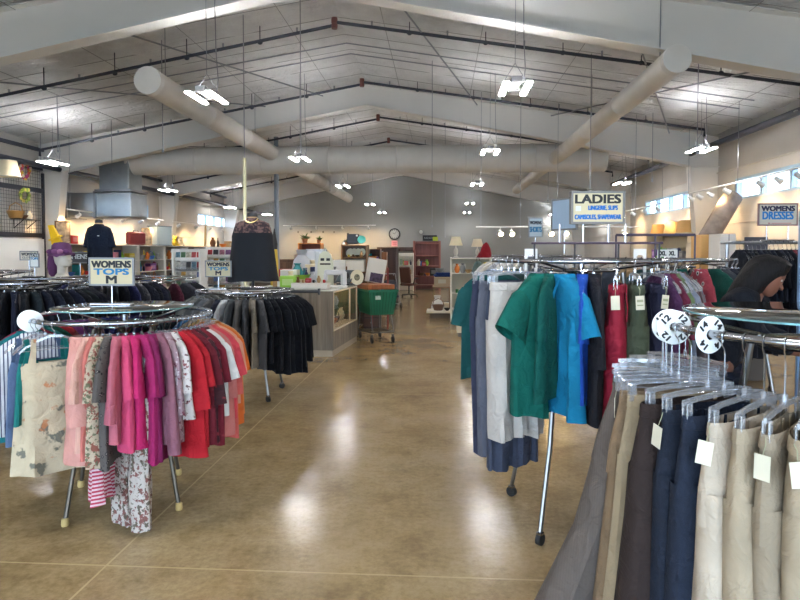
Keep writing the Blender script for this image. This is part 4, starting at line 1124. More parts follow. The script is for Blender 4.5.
# ------------------------------------------------------------------ furniture and goods
def dst(px, py, d): return P(px, py, d)
def hz(py, d): return P(400, py, d).z
CN = {'red': (176, 36, 34), 'white': (226, 224, 218), 'blue': (46, 92, 160), 'green': (60, 128, 72), 'yellow': (214, 186, 62), 'orange': (206, 116, 44), 'purple': (110, 60, 130), 'pink': (214, 130, 150),
      'brown': (104, 70, 46), 'black': (30, 30, 34), 'grey': (128, 128, 130), 'cream': (222, 206, 172), 'teal': (40, 128, 132), 'lime': (140, 190, 60), 'navy': (34, 42, 84), 'tan': (176, 142, 98), 'silver': (176, 178, 182), 'maroon': (100, 30, 40)}
def good(kind, cn, loc, label, cat, s=1.0, group=None, rz=0.0):
    """one small article for sale, standing at loc"""
    c = CN[cn] if isinstance(cn, str) else cn
    m = plain(c, 0.5); m2 = plain(tuple(min(255, x*0.6+90) for x in c), 0.5)
    t = thing(kind, label, cat, loc, rz, group)
    if kind == 'carton':
        w, d, h = 0.2*s, 0.14*s, 0.16*s
        MB().box((0, 0, h/2), (w, d, h), 0, 0.004).build('body', m, t)
        MB().box((0, -d/2-0.001, h*0.52), (w*0.7, 0.002, h*0.5)).build('printed_panel', m2, t)
        MB().box((0, 0, h+0.002), (w*0.98, d*0.98, 0.004), 0, 0.001).build('lid', m2, t)
    elif kind == 'bottle':
        MB().lathe([(0.03*s, 0), (0.034*s, 0.01*s), (0.034*s, 0.12*s), (0.028*s, 0.15*s), (0.012*s, 0.18*s), (0.012*s, 0.21*s)], 16).build('body', m, t)
        MB().lathe([(0.015*s, 0.205*s), (0.015*s, 0.235*s), (0.012*s, 0.238*s)], 12).build('cap', m2, t)
    elif kind == 'vase':
        MB().lathe([(0.04*s, 0), (0.045*s, 0.01*s), (0.075*s, 0.09*s), (0.06*s, 0.16*s), (0.03*s, 0.2*s), (0.042*s, 0.24*s), (0.036*s, 0.238*s), (0.026*s, 0.2*s), (0.03*s, 0.15*s)], 20).build('body', m, t)
    elif kind == 'bowl':
        MB().lathe([(0.04*s, 0), (0.045*s, 0.008*s), (0.085*s, 0.05*s), (0.1*s, 0.085*s), (0.095*s, 0.086*s), (0.075*s, 0.045*s), (0.02*s, 0.015*s)], 20).build('body', m, t)
    elif kind == 'mug':
        MB().lathe([(0.036*s, 0), (0.04*s, 0.006*s), (0.04*s, 0.095*s), (0.036*s, 0.096*s), (0.035*s, 0.02*s), (0.01*s, 0.012*s)], 18).build('body', m, t)
        MB().tube([(0.038*s, 0, 0.075*s), (0.062*s, 0, 0.07*s), (0.066*s, 0, 0.045*s), (0.05*s, 0, 0.02*s), (0.038*s, 0, 0.02*s)], 0.006*s, 8).build('handle', m, t)
    elif kind == 'book':
        MB().box((0, 0, 0.11*s), (0.028*s, 0.15*s, 0.22*s), 0, 0.002).build('cover', m, t)
        MB().box((0, 0.002, 0.11*s), (0.02*s, 0.148*s, 0.212*s)).build('pages', PAPER, t)
    elif kind == 'plush_toy':
        MB().ball((0, 0, 0.07*s), (0.065*s, 0.055*s, 0.075*s), 14, 9).ball((0, -0.005, 0.165*s), (0.05*s, 0.046*s, 0.046*s), 14, 9).build('body', plain(c, 0.95), t)
        for q in (-1, 1):
            MB().ball((q*0.038*s, 0, 0.205*s), (0.018*s, 0.01*s, 0.02*s), 8, 6).build('ear', plain(c, 0.95), t)
            MB().ball((q*0.055*s, -0.04*s, 0.025*s), (0.024*s, 0.045*s, 0.022*s), 8, 6).build('foot', plain(c, 0.95), t)
    elif kind == 'basket':
        mb = MB(); n = 24
        for i in range(6):
            r = (0.09+0.008*i)*s; mb.ring(r, 0.012*s, n, 6, (0, 0, 0.012*s+i*0.021*s))
        mb.lathe([(0.005, 0.0), (0.09*s, 0.004), (0.09*s, 0.012*s)], n).build('bowl', m, t)
        MB().tube([(-0.128*s, 0, 0.12*s), (-0.1*s, 0, 0.22*s), (0, 0, 0.27*s), (0.1*s, 0, 0.22*s), (0.128*s, 0, 0.12*s)], 0.009*s, 8).build('handle', m, t)
    elif kind == 'frame':
        t.name = 'picture_frame'
        w, h = 0.26*s, 0.34*s
        f = MB()
        for q in (-1, 1):
            f.box((q*(w/2-0.012), 0, h/2), (0.024, 0.022, h)); f.box((0, 0, h/2+q*(h/2-0.012)), (w-0.048, 0.022, 0.024))
        f.build('frame', m, t)
        MB().box((0, 0.002, h/2), (w-0.03, 0.01, h-0.03)).build('print', plain((200, 176, 150), 0.6, 0, 0.5, 0.5, 9), t)
    elif kind == 'lampshade':
        MB().lathe([(0.16*s, 0), (0.11*s, 0.22*s), (0.108*s, 0.218*s), (0.157*s, 0.002)], 28, cap=False).build('shade', plain(c, 0.9), t)
        MB().ring(0.16*s, 0.004, 28, 5).ring(0.11*s, 0.004, 28, 5, (0, 0, 0.22*s)).tube([(-0.11*s, 0, 0.2*s), (0.11*s, 0, 0.2*s)], 0.003, 5).build('wire_ring', STEEL, t)
    elif kind == 'plant':
        t.name = 'potted_plant'
        MB().lathe([(0.05*s, 0), (0.065*s, 0.09*s), (0.07*s, 0.09*s), (0.07*s, 0.1*s), (0.06*s, 0.1*s), (0.055*s, 0.085*s)], 16).build('pot', plain((150, 96, 60), 0.7), t)
        lv = MB(); q = random.Random(int(loc[0]*1000))
        for i in range(26):
            a = q.uniform(0, 2*PI); el = q.uniform(0.25, 1.3); L = q.uniform(0.1, 0.2)*s; w = 0.018*s
            d = Vector((math.cos(a)*math.cos(el), math.sin(a)*math.cos(el), math.sin(el))); sd = d.cross(Vector((0, 0, 1))).normalized()*w
            b0 = Vector((0, 0, 0.09*s)); lv.add([b0, b0+d*L*0.55+sd, b0+d*L+Vector((0, 0, -0.03*s)), b0+d*L*0.55-sd], [(0, 1, 2, 3)])
        lv.build('leaves', plain((62, 104, 44), 0.6), t)
    return t
KINDS_ = [('carton', 'box', 'small box'), ('bottle', 'bottle', 'slim bottle'), ('vase', 'vase', 'rounded vase'), ('bowl', 'bowl', 'shallow bowl'), ('mug', 'mug', 'mug with handle'), ('book', 'book', 'upright book'), ('plush_toy', 'toy', 'soft toy'), ('basket', 'basket', 'woven basket')]
SEEN = set()
def stock(n, p0, p1, where, group, s=1.0, kinds=None, depth=0.06, rz=0.0, smax=1.3, cols=None):
    """n articles in a row between two points of one shelf, each a colour-and-kind of its own there"""
    p0, p1 = Vector(p0), Vector(p1); used = set()
    for i in range(n):
        for _ in range(80):
            k = R.choice(kinds or range(8)); cn = R.choice(cols or list(CN))
            if (k, cn) not in used: break
        used.add((k, cn))
        q = p0+(p1-p0)*((i+0.5)/n)
        kind, cat, nm = KINDS_[k]
        lab = '%s %s %s' % (cn, nm, where)
        uniq(lab, None)
        good(kind, cn, (q.x, q.y, q.z), lab, cat, s*R.uniform(0.8, smax), group, rz+R.uniform(-0.3, 0.3))

SHW = plain((206, 202, 194), 0.55)
def shelf_unit(label, loc, w, d, hts, hgt, rz, m, backm=None, name='shelf_unit', group=None, post=0.035, back=True, th=0.022):
    """open shelf unit: origin at the floor, back towards +Y, width along X"""
    t = thing(name, label, 'shelf', loc, rz, group)
    for s in (-1, 1):
        MB().box((s*(w/2-post/2), 0, hgt/2), (post, d, hgt), 0, 0.003).build('side_panel', m, t)
    for h in hts:
        MB().box((0, 0, h-th/2), (w-2*post-0.001, d-0.01, th), 0, 0.003).build('shelf_board', m, t)
    if back: MB().box((0, d/2-0.006, hgt/2), (w-2*post, 0.01, hgt-0.02)).build('back_panel', backm or m, t)
    return t
def on(t, x, y, z):                         # a point in a unit's own frame
    return Matrix.Translation(t.location) @ Matrix.Rotation(t.rotation_euler.z, 4, 'Z') @ Vector((x, y, z))

# ---- shelving along the western wall
posn = ['nearest', 'second', 'third', 'fourth', 'fifth', 'sixth', 'seventh', 'eighth']
for i in range(8):
    y = 13.3+1.62*i
    u = shelf_unit('pale wall shelf unit of bric-a-brac, %s along the western wall' % posn[i], (XL+0.70, y+0.5, 0), 1.58, 0.45, [0.3, 0.72, 1.1, 1.43, 1.84], 1.84, PI/2, SHW, plain((150, 138, 124), 0.8), group='wall shelf units')
    for h in (0.72, 1.1, 1.43):
        stock(7, on(u, -0.72, -0.06, h), on(u, 0.72, -0.06, h), 'on the %s shelf of the %s wall unit' % ({0.72: 'low', 1.1: 'middle', 1.43: 'upper'}[h], posn[i]), 'goods on the wall shelves', 1.05, rz=PI/2)
ztop = 1.84
def attop(px, dx=0.0):
    x = XL+0.74+dx; q = W(px, 246, x); return (x, q.y, ztop)
good('frame', 'brown', attop(63), 'leaning framed picture with red figures on the wall shelf', 'picture', 1.5, rz=PI/2-0.3)
good('carton', 'red', attop(72), 'bright red box beside the framed picture on the wall shelf', 'box', 1.2, rz=PI/2)
t = thing('hanging_board', 'yellow folded board leaning at the end of the wall shelf', 'board', attop(57))
MB().prism([(-0.1, 0), (0.12, 0), (0.06, 0.42), (-0.03, 0.44)], -0.04, 0.04).box((0.03, -0.03, 0.12), (0.3, 0.07, 0.03)).xf(Matrix.Rotation(rad(-20), 4, 'Y')).build('board', plain((226, 186, 26), 0.5), t)
p = attop(136, 0.1)
t = thing('suitcase', 'dark red suitcase on top of the wall shelf', 'suitcase', p, PI/2-0.5)
MB().box((0, 0, 0.19), (0.52, 0.2, 0.36), 0, 0.04).build('shell', plain((128, 40, 44), 0.55), t)
MB().tube([(-0.08, 0, 0.365), (-0.07, 0, 0.4), (0.07, 0, 0.4), (0.08, 0, 0.365)], 0.012, 8).build('handle', BLACKM, t)
MB().box((0, 0, 0.19), (0.525, 0.012, 0.365), 0, 0.03).build('zip_band', BLACKM, t)
good('frame', 'tan', attop(147), 'tan framed picture beside the red suitcase', 'picture', 1.5, rz=PI/2-0.3)
p = attop(160, 0.05)
t = thing('fish_tank', 'large grey glass tank on top of the wall shelf', 'tank', p, PI/2-0.3)
MB().box((0, 0, 0.3), (0.62, 0.36, 0.56), 0, 0.01).build('glass_box', plain((150, 164, 168), 0.15), t)
MB().box((0, 0, 0.585), (0.64, 0.38, 0.03)).box((0, 0, 0.015), (0.64, 0.38, 0.03)).build('rim', plain((70, 84, 96), 0.5), t)
good('plush_toy', 'yellow', attop(175), 'yellow soft toy sitting beside the glass tank', 'toy', 1.5, rz=PI/2-0.4)
good('plush_toy', 'cream', attop(181), 'cream soft toy beside the yellow soft toy', 'toy', 1.2, rz=PI/2-0.4)
for i, px in enumerate((213, 218, 223, 228)):
    good(['vase', 'bottle', 'bowl', 'carton'][i], ['brown', 'black', 'orange', 'tan'][i], attop(px), ['brown vase', 'black bottle', 'orange bowl', 'tan box'][i]+' on the far top of the wall shelf', ['vase', 'bottle', 'bowl', 'box'][i], 1.5, rz=PI/2)
p = attop(205, 0.15)
t = thing('lit_edge_board', 'narrow pale board added as a bright lit edge on the wall shelf', 'board', p, PI/2)
MB().box((0, 0, 0.42), (0.07, 0.05, 0.82), 0, 0.01).xf(Matrix.Rotation(rad(6), 4, 'Y')).build('board', plain((232, 206, 150), 0.5), t)  # pale board put in for a bright lit edge

# ---- black grid wall display with its ornaments
gx = XL+0.36
ya, yb = 11.3, 13.05
t = thing('grid_panel', 'black wire grid display panel on the western wall', 'display panel', (gx, (ya+yb)/2, 0))
for z_, h_b in ((3.02, 0.1), (3.5, 0.05), (2.02, 0.1)): MB().box((0, 0, z_), (0.06, yb-ya-0.05, h_b)).build('frame_bar', plain((34, 36, 46), 0.5), t)
for s in (-1, 1): MB().box((0, s*(yb-ya)/2, 1.72), (0.05, 0.05, 3.4)).build('upright', plain((34, 36, 46), 0.5), t)
wr = MB(); n = int((yb-ya)/0.075)
for i in range(1, n): wr.tube([(0, -(yb-ya)/2+i*0.075, 2.02), (0, -(yb-ya)/2+i*0.075, 3.5)], 0.004, 4)
for i in range(1, 20): wr.tube([(0.004, -(yb-ya)/2, 2.02+i*0.075), (0.004, (yb-ya)/2, 2.02+i*0.075)], 0.004, 4)
wr.build('wire_mesh', plain((52, 54, 62), 0.45), t)
t = thing('white_board', 'plain white panel board below the black grid', 'board', (gx+0.02, (ya+yb)/2, 1.1))
MB().box((0, 0, 0.42), (0.03, yb-ya-0.08, 0.84), 0, 0.004).build('board', WHITE, t)
def gridpt(px, py): return W(px, py, gx+0.08)
p = gridpt(23, 219)
t = thing('wire_shelf', 'small black shelf with brackets hung on the grid panel', 'shelf', (gx+0.14, p.y, p.z))
MB().box((0, 0, -0.012), (0.24, 0.62, 0.02), 0, 0.003).build('board', BLACKM, t)
for s in (-1, 1): MB().tube([(0.1, s*0.2, -0.02), (-0.12, s*0.2, -0.2), (-0.12, s*0.2, -0.02)], 0.01, 6).build('bracket', BLACKM, t)
sh_z = p.z
good('basket', (150, 110, 50), (gx+0.14, gridpt(13, 214).y, sh_z), 'round golden basket on the grid shelf', 'basket', 1.2)
good('bowl', 'brown', (gx+0.14, gridpt(21, 214).y, sh_z), 'dark brown bowl on the grid shelf', 'bowl', 0.9)
good('vase', 'cream', (gx+0.14, gridpt(27, 214).y, sh_z), 'cream vase at the end of the grid shelf', 'vase', 0.75)
def wreath(label, c, r, pal, nm):
    t = thing(nm, label, 'wreath', c); q = random.Random(int(r*1000))
    MB().tube([(0, r*math.cos(2*PI*k/24), r*math.sin(2*PI*k/24)) for k in range(24)], 0.02, 6, True).build('ring', plain((70, 60, 40), 0.9), t)
    for j, cc in enumerate(pal):
        fl = MB()
        for i in range(9):
            a = 2*PI*(i+j/len(pal))/9+q.uniform(-.15, .15); rr = r*q.uniform(0.8, 1.15); x = q.uniform(0.01, 0.06)
            for pt in range(5):
                b = 2*PI*pt/5
                fl.ball((x, rr*math.cos(a)+0.022*math.cos(b), rr*math.sin(a)+0.022*math.sin(b)), (0.012, 0.02, 0.02), 6, 4)
            fl.ball((x+0.012, rr*math.cos(a), rr*math.sin(a)), 0.012, 6, 4)
        fl.build('blossoms', plain(cc, 0.7), t)
p = gridpt(25, 171); wreath('colourful flower wreath hung on the grid panel', (gx+0.05, p.y, p.z), 0.15, [(170, 60, 120), (206, 170, 60), (190, 80, 50), (216, 200, 190)], 'flower_wreath')
p = gridpt(25, 195); wreath('yellow-green leaf wreath hung under the flower wreath', (gx+0.05, p.y, p.z), 0.13, [(120, 140, 50), (196, 180, 90), (90, 110, 50)], 'leaf_wreath')
p = gridpt(-1, 172)
good('lampshade', 'cream', (gx+0.26, p.y, gridpt(-1, 177).z), 'cream lampshade at the edge of the grid panel', 'lampshade', 1.5)
t = thing('thermostat', 'small white wall box on the column by the grid panel', 'wall box', (XL+0.64, 13.45, W(45, 229, XL+0.62).z))
MB().box((0, 0, 0), (0.06, 0.12, 0.16), 0, 0.01).build('case', WHITE, t)
MB().box((0.031, 0, 0.02), (0.004, 0.08, 0.06)).build('dial_window', plain((150, 156, 160), 0.3), t)

# ---- track lights
WARM = emit((255, 214, 150), 60.0)
def track(label, p0, p1, heads, aim, power, grp):
    p0, p1 = Vector(p0), Vector(p1); L = (p1-p0).length
    t = thing('spot_track', label, 'track light', tuple(p0), 0, grp)
    d = (p1-p0)
    MB().tube([(0, 0, 0), d], 0.016, 8).build('track', WHITE, t)
    for f in (0.03, 0.5, 0.97):
        q = p0+d*f; MB().tube([d*f, d*f+Vector((0, 0, roof(q.x)-q.z-0.1))], 0.005, 5).build('suspension_wire', STEEL, t)
    a = Vector(aim).normalized()
    for f, lit in heads:
        b = d*f; e = b+Vector((0, 0, -0.1)); up = Vector((0, 0, 1))
        MB().tube([b, e], 0.008, 6).build('lamp_arm', WHITE, t)
        hd = MB().tube([e-a*0.05, e-a*0.04, e+a*0.03, e+a*0.08], [0.02, 0.035, 0.04, 0.052], 14).build('lamp_head', WHITE, t)
        MB().tube([e+a*0.078, e+a*0.083], [0.044, 0.044], 14).build('lamp_lens', WARM, hd)
        if lit:
            ld = bpy.data.lights.new('spot', 'SPOT'); ld.energy = power; ld.color = (1.0, 0.66, 0.33); ld.spot_size = rad(85); ld.spot_blend = 0.7; ld.shadow_soft_size = 0.045
            lo = bpy.data.objects.new('spot_lamp', ld); COL.objects.link(lo); lo.parent = t
            lo.location = e+a*0.1
            lo.rotation_euler = a.to_track_quat('-Z', 'Y').to_euler()
track('warm track lights along the western wall shelves', (XL+1.0, 12.9, 2.6), (XL+1.0, 17.6, 2.6), [(0.1, 1), (0.32, 1), (0.52, 1), (0.72, 1), (0.93, 1)], (-0.75, 0.1, -0.5), 60, 'warm track lights')
track('warm track lights over the card displays', (XL+1.0, 18.2, 2.6), (XL+1.0, 24.5, 2.6), [(0.08, 1), (0.3, 1), (0.5, 1), (0.7, 1), (0.92, 1)], (-0.75, 0.1, -0.5), 60, 'warm track lights')
track('track lights under the eastern windows, closer to the camera', (XR-0.85, 8.6, 2.86), (XR-0.85, 13.0, 2.86), [(0.1, 1), (0.22, 0), (0.34, 1), (0.6, 1), (0.75, 1), (0.86, 0), (0.95, 1)], (0.8, 0.1, -0.45), 32, 'eastern track lights')
track('track lights under the eastern windows, farther away', (XR-0.85, 14.2, 2.78), (XR-0.85, 18.8, 2.78), [(0.1, 1), (0.3, 0), (0.5, 1), (0.7, 0), (0.9, 1)], (0.8, 0.1, -0.45), 36, 'eastern track lights')
q0, q1 = Yp(476, 227, 12.6), Yp(640, 227, 12.6)
track('track lights crossing the shop behind the LADIES sign', q0, q1, [(0.15, 0), (0.22, 0), (0.46, 0), (0.55, 0), (0.9, 0)], (0.1, -0.6, -0.5), 40, 'cross track lights')
q0, q1 = Vector((-7.4, Y1-1.6, 2.9)), Vector((-3.0, Y1-1.6, 2.9))
track('warm track lights washing the far gable wall', q0, q1, [(0.08, 1), (0.36, 1), (0.64, 1), (0.92, 1)], (0.05, 0.8, -0.55), 75, 'gable track lights')
for i, px in enumerate((298, 311, 323, 334)):
    q = Yp(px, 232, Y1-0.03); t = thing('wall_hook', 'small dark hook on the far gable wall, %s in its row' % posn[i], 'hook', (q.x, q.y, q.z), 0, 'hooks on the gable wall')
    MB().box((0, 0.02, 0), (0.06, 0.02, 0.08), 0, 0.005).tube([(0, 0.01, 0), (0, -0.05, -0.02), (0, -0.06, 0.03)], 0.01, 6).build('hook', BLACKM, t)

# ---- mannequin forms and head
def torso_form(label, loc, m, s, shirt, rz=0.0, cap=(24, 26, 34), arms='short', L=0.62, w=0.22):
    t = thing('mannequin_form', label, 'mannequin', loc, rz)
    z0 = L+0.22
    MB().lathe([(0.14, 0), (0.14, 0.015), (0.02, 0.025), (0.016, 0.03), (0.016, 0.3)], 20).build('stand', BLACKM, t)
    rows = []
    for z, a, b in ((0.18, 0.10, 0.075), (0.2, 0.155, 0.1), (0.34, 0.165, 0.105), (0.5, 0.15, 0.1), (0.62, 0.175, 0.115), (0.72, 0.185, 0.115), (0.78, 0.17, 0.09), (0.82, 0.1, 0.07), (0.845, 0.06, 0.058), (0.91, 0.052, 0.052), (0.915, 0.04, 0.04)):
        rows.append([(a*math.cos(2*PI*k/24), b*math.sin(2*PI*k/24), z+z0-0.84) for k in range(24)])
    MB().loft(rows, True, True, True).build('torso', plain((196, 160, 120), 0.7), t)
    MB().lathe([(0.055, z0+0.06), (0.058, z0+0.065), (0.056, z0+0.1), (0.03, z0+0.112)], 18).build('neck_cap', plain(cap, 0.5), t)
    return t, z0
def dressed(t, z0, m, L, w, sleeve, flare, seed, m2=None):
    r = [(-0.066, 0.064, 0.062, 0, 0), (-0.085, 0.085, 0.07, 0, 0), (-0.1, 0.14, 0.085, 0, 0), (-0.125, 0.19, 0.1, 0.05, 0), (-0.17, 0.205, 0.118, 0.15, 0), (-0.27, w, 0.128, 0.3, 0)]
    for i in range(1, 11):
        u = i/10; r.append((-0.27-(L-0.2)*u, w*(0.97+(flare-0.97)*u), 0.122+0.02*u, 0.3+0.7*u, 0))
    o = MB().loft(shell(r, seed, 40, 0, 0.012)).build('garment', m, t, (0, 0, z0+0.11))
    for s in (-1, 1):
        e = sleeve_mesh(s, sleeve, seed+s, 0.215, 0.055, 0); e.build('sleeve', m2 or m, o)
    return o
c3p = P(100, 268, 8.0)
t, z0 = torso_form('mannequin form in a black short-sleeved polo shirt', (c3.x-0.08, c3.y, 1.345), None, 1, None, rad(-6), L=0.5); t.scale = (0.8, 0.8, 0.86)
o = dressed(t, z0, fa((18, 30, 52)), 0.58, 0.20, 'short', 1.0, 5)
MB().box((0.08, -0.128, -0.24), (0.03, 0.004, 0.015)).build('emblem', plain((170, 176, 180), 0.6), o)
bp_ = P(253, 292, 6.9)
t, z0 = torso_form('mannequin form in a long black dress with sheer patterned yoke', (bp_.x+0.0, bp_.y, B['h']+0.012), None, 1, None, rad(4), cap=(60, 56, 60), L=0.55)
m, nt, b = newmat('dress cloth'); v = coords(nt)
sp = nt.nodes.new('ShaderNodeSeparateXYZ'); nt.links.new(v, sp.inputs[0])
wv = node(nt, 'ShaderNodeTexNoise', Scale=30.0, Detail=3.0); nt.links.new(v, wv.inputs['Vector'])
yk = mixc(nt, ramp(nt, wv.outputs['Fac'], [(0.42, (0, 0, 0, 1)), (0.55, (1, 1, 1, 1))]), lin((112, 84, 78)), lin((48, 34, 40)))
lt = node(nt, 'ShaderNodeMath', operation='GREATER_THAN'); nt.links.new(sp.outputs['Z'], lt.inputs[0]); lt.inputs[1].default_value = -0.235
nt.links.new(mixc(nt, lt.outputs[0], lin((8, 10, 20)), yk), b.inputs['Base Color']); b.inputs['Roughness'].default_value = 0.8
dressed(t, z0, m, 0.72, 0.235, 'long', 1.25, 9, None)
MB().tube([(0.07*math.cos(a_), -0.07*math.sin(a_)-0.03, z0+0.04-0.05*math.sin(a_)) for a_ in [PI*i/12 for i in range(13)]], 0.007, 6).build('necklace', plain((200, 170, 110), 0.3, 0.7), t)
wh = P(62, 276, 6.9)
t = thing('display_bust', 'white mannequin head in profile wearing a purple hat', 'mannequin', (wh.x, wh.y, hz(276.5, 6.9)), rad(84))
rows = []
for z, a, b_, off in ((0, 0.075, 0.075, 0), (0.01, 0.075, 0.075, 0), (0.04, 0.048, 0.05, 0), (0.105, 0.045, 0.048, 0), (0.125, 0.055, 0.085, 0.05), (0.16, 0.068, 0.1, 0.02), (0.2, 0.074, 0.102, 0.005), (0.25, 0.077, 0.104, 0), (0.3, 0.066, 0.09, 0), (0.335, 0.03, 0.045, 0)):
    rows.append([(a*math.cos(2*PI*k/20)+0, off*0.4+b_*math.sin(2*PI*k/20)*-1-off, z) for k in range(20)])
hm = plain((196, 186, 172), 0.5)
mb = MB().loft(rows, True, True, True)
mb.loft([[(0.02*k2*math.cos(a_), y_, z_+0.02*k2*math.sin(a_)) for a_ in [2*PI*i/8 for i in range(8)]] for k2, y_, z_ in ((1.1, -0.09, 0.195), (0.8, -0.115, 0.185), (0.3, -0.132, 0.178))], True, False, True)
mb.ball((0, -0.112, 0.152), (0.026, 0.012, 0.006), 10, 6).ball((0, -0.11, 0.143), (0.024, 0.012, 0.007), 10, 6)
for s in (-1, 1):
    mb.ball((s*0.03, -0.096, 0.215), (0.015, 0.008, 0.007), 10, 6); mb.ball((s*0.075, 0.0, 0.195), (0.008, 0.018, 0.03), 10, 6)
mb.build('head', hm, t)
hat = MB().lathe([(0.138, 0.25), (0.143, 0.256), (0.125, 0.266), (0.108, 0.274), (0.105, 0.3), (0.1, 0.355), (0.075, 0.385), (0.02, 0.395)], 36)
hat.v = [(x, y, z+0.02*math.sin(3*math.atan2(y, x))*(math.hypot(x, y) > 0.14)-0.5*max(0, math.hypot(x, y)-0.11)*(1 if y > -0.05 else 0.0)) for x, y, z in hat.v]
ht = hat.build('hat', plain((104, 58, 100), 0.85, 0, 0.5, 0.2, 12), t)
for i in range(5):
    a_ = 2.2+i*0.5
    MB().ball((0.12*math.cos(a_), 0.12*math.sin(a_), 0.285), (0.035, 0.035, 0.03), 10, 7).build('fabric_flower', plain([(150, 96, 130), (96, 50, 96), (130, 76, 120)][i % 3], 0.9), ht)
MB().loft([[(-0.04+0.05*math.cos(a_)*k2, 0.085+0.035*math.sin(a_)*k2, z_) for a_ in [2*PI*i/14 for i in range(14)]] for k2, z_ in ((0.9, 0.27), (1.2, 0.2), (1.3, 0.1), (1.0, 0.03), (0.4, 0.0))], True, True, True).build('scarf', plain((86, 44, 84), 0.9), ht)
# little signs over the dark racks
q = P(29, 256, 7.6); sign('small two-line paper sign reading WOMENS on the far dark rack', (q.x, q.y, hz(277, 7.6)), 0.24, 0.12, [('WOMENS', 0.8, 0.3, 0.66, (60, 60, 64)), ('CLOTHES', 0.7, 0.2, 0.3, (120, 120, 124))], 0.21, 0, board=(214, 206, 188))
q = P(34.5, 259, 7.0); sign('small upright sign with blue heading beside the hat', (q.x, q.y, hz(277, 7.0)), 0.115, 0.165, [('TALL', 0.8, 0.16, 0.84, (30, 30, 40)), ('TOPS', 0.8, 0.16, 0.64, (30, 110, 160))], 0.11, 0, board=(224, 224, 220))
q = P(80, 252, 8.6); sign('dark sign with pale letters MENS behind the mannequin head', (q.x, q.y, hz(280, 8.6)), 0.3, 0.16, [('MENS', 0.8, 0.4, 0.6, (190, 196, 200))], 0.24, 0, board=(66, 66, 72))

# ---- greeting card displays and white counters in front of the wall shelves
def card_rack(label, px0, px1, d, top, rows_, cols, grp, lab):
    a, b = P(px0, 250, d), P(px1, 250, d); w = (b-a).length
    t = thing('card_rack', label, 'display rack', ((a.x+b.x)/2, a.y, 0), rad(2))
    for s in (-1, 1): MB().box((s*(w/2), 0, top/2), (0.03, 0.3, top)).build('side_panel', WHITE, t)
    MB().box((0, 0.14, top/2), (w, 0.012, top)).build('back_panel', WHITE, t)
    proto = None
    for r in range(rows_):
        z = top-0.17*(r+1)-0.02
        MB().box((0, 0.02, z-0.006), (w-0.03, 0.2, 0.01)).box((0, -0.085, z+0.02), (w-0.03, 0.006, 0.05)).build('pocket', PLASTIC if r % 2 else WHITE, t)
        for c in range(cols):
            x = -w/2+0.05+(w-0.1)*c/(cols-1)
            cnm, col = R.choice([('red', (200, 60, 70)), ('blue', (80, 110, 170)), ('cream', (230, 220, 200)), ('green', (90, 130, 90)), ('orange', (210, 160, 70)), ('violet', (140, 90, 150)), ('pink', (210, 140, 160)), ('charcoal', (60, 60, 70)), ('beige', (220, 200, 190)), ('pale blue', (120, 160, 180)), ('white', (226, 224, 220)), ('white', (220, 218, 210))])
            g = MB().box((0, 0, 0.07), (w/cols*0.82, 0.008, 0.13)).xf(Matrix.Rotation(rad(-10), 4, 'X')).build('greeting_card', plain(col, 0.6, 0, 0.5, 0.45, 24))
            g.location = t.matrix_basis @ Vector((x, -0.05, z+0.004)); g.rotation_euler.z = rad(2)
            lb_ = '%s card, %s of row %s, in the %s' % (cnm, ords[c], ['one', 'two', 'three', 'four', 'five', 'six'][r], lab); uniq(lb_, None); tag(g, lb_, 'card', grp)
card_rack('white card rack full of small colourful greeting cards', 176, 203, 10.4, hz(249, 10.4), 6, 5, 'greeting cards in the white rack', 'white card rack')
card_rack('second white rack of cards behind the black dress', 208, 244, 11.6, hz(247, 11.6), 6, 6, 'cards in the rack behind the dress', 'rack behind the black dress')
def cabinet(label, px0, px1, d, top, dep, m, drawers=2, name='white_cabinet', topm=None):
    a, b = P(px0, 280, d), P(px1, 280, d); w = b.x-a.x
    t = thing(name, label, 'cabinet', ((a.x+b.x)/2, (a.y+b.y)/2+dep/2, 0))
    MB().box((0, 0, 0.04), (w-0.06, dep-0.06, 0.08)).build('plinth', plain((90, 86, 80), 0.7), t)
    MB().box((0, 0, (0.08+top-0.03)/2), (w, dep, top-0.11), 0, 0.004).build('body', m, t)
    MB().box((0, 0, top-0.015), (w+0.03, dep+0.03, 0.03), 0, 0.006).build('top', topm or m, t)
    for i in range(drawers):
        x = -w/2+w*(i+0.5)/drawers
        dr = MB().box((x, -dep/2-0.008, top-0.14), (w/drawers-0.02, 0.016, 0.16), 0, 0.004).build('drawer', m, t)
        MB().tube([(x-0.04, -dep/2-0.016, top-0.14), (x-0.035, -dep/2-0.035, top-0.14), (x+0.035, -dep/2-0.035, top-0.14), (x+0.04, -dep/2-0.016, top-0.14)], 0.005, 6).build('drawer_pull', STEEL, dr)
    return t
cabinet('low white cabinet beyond the magenta tops', 150, 198, 9.6, hz(289, 9.6), 0.6, WHITE, 2)

# ---- glass display counter at the aisle
c0 = F(333, 357); c1 = F(357.5, 341)
cw = 1.55; ch = hz(291, (c0-Vector((0, 0, EYE))).dot(CR @ Vector((0, 0, -1))))
dirv = (c1-c0); cl = dirv.length; ang = math.atan2(dirv.y, dirv.x)
BARN = wood((136, 126, 112), (92, 84, 74), 1.6, 0.6)
t = thing('glass_counter', 'grey wood-look display counter with glass case facing the aisle', 'counter', (c0.x, c0.y, 0), ang-PI/2)
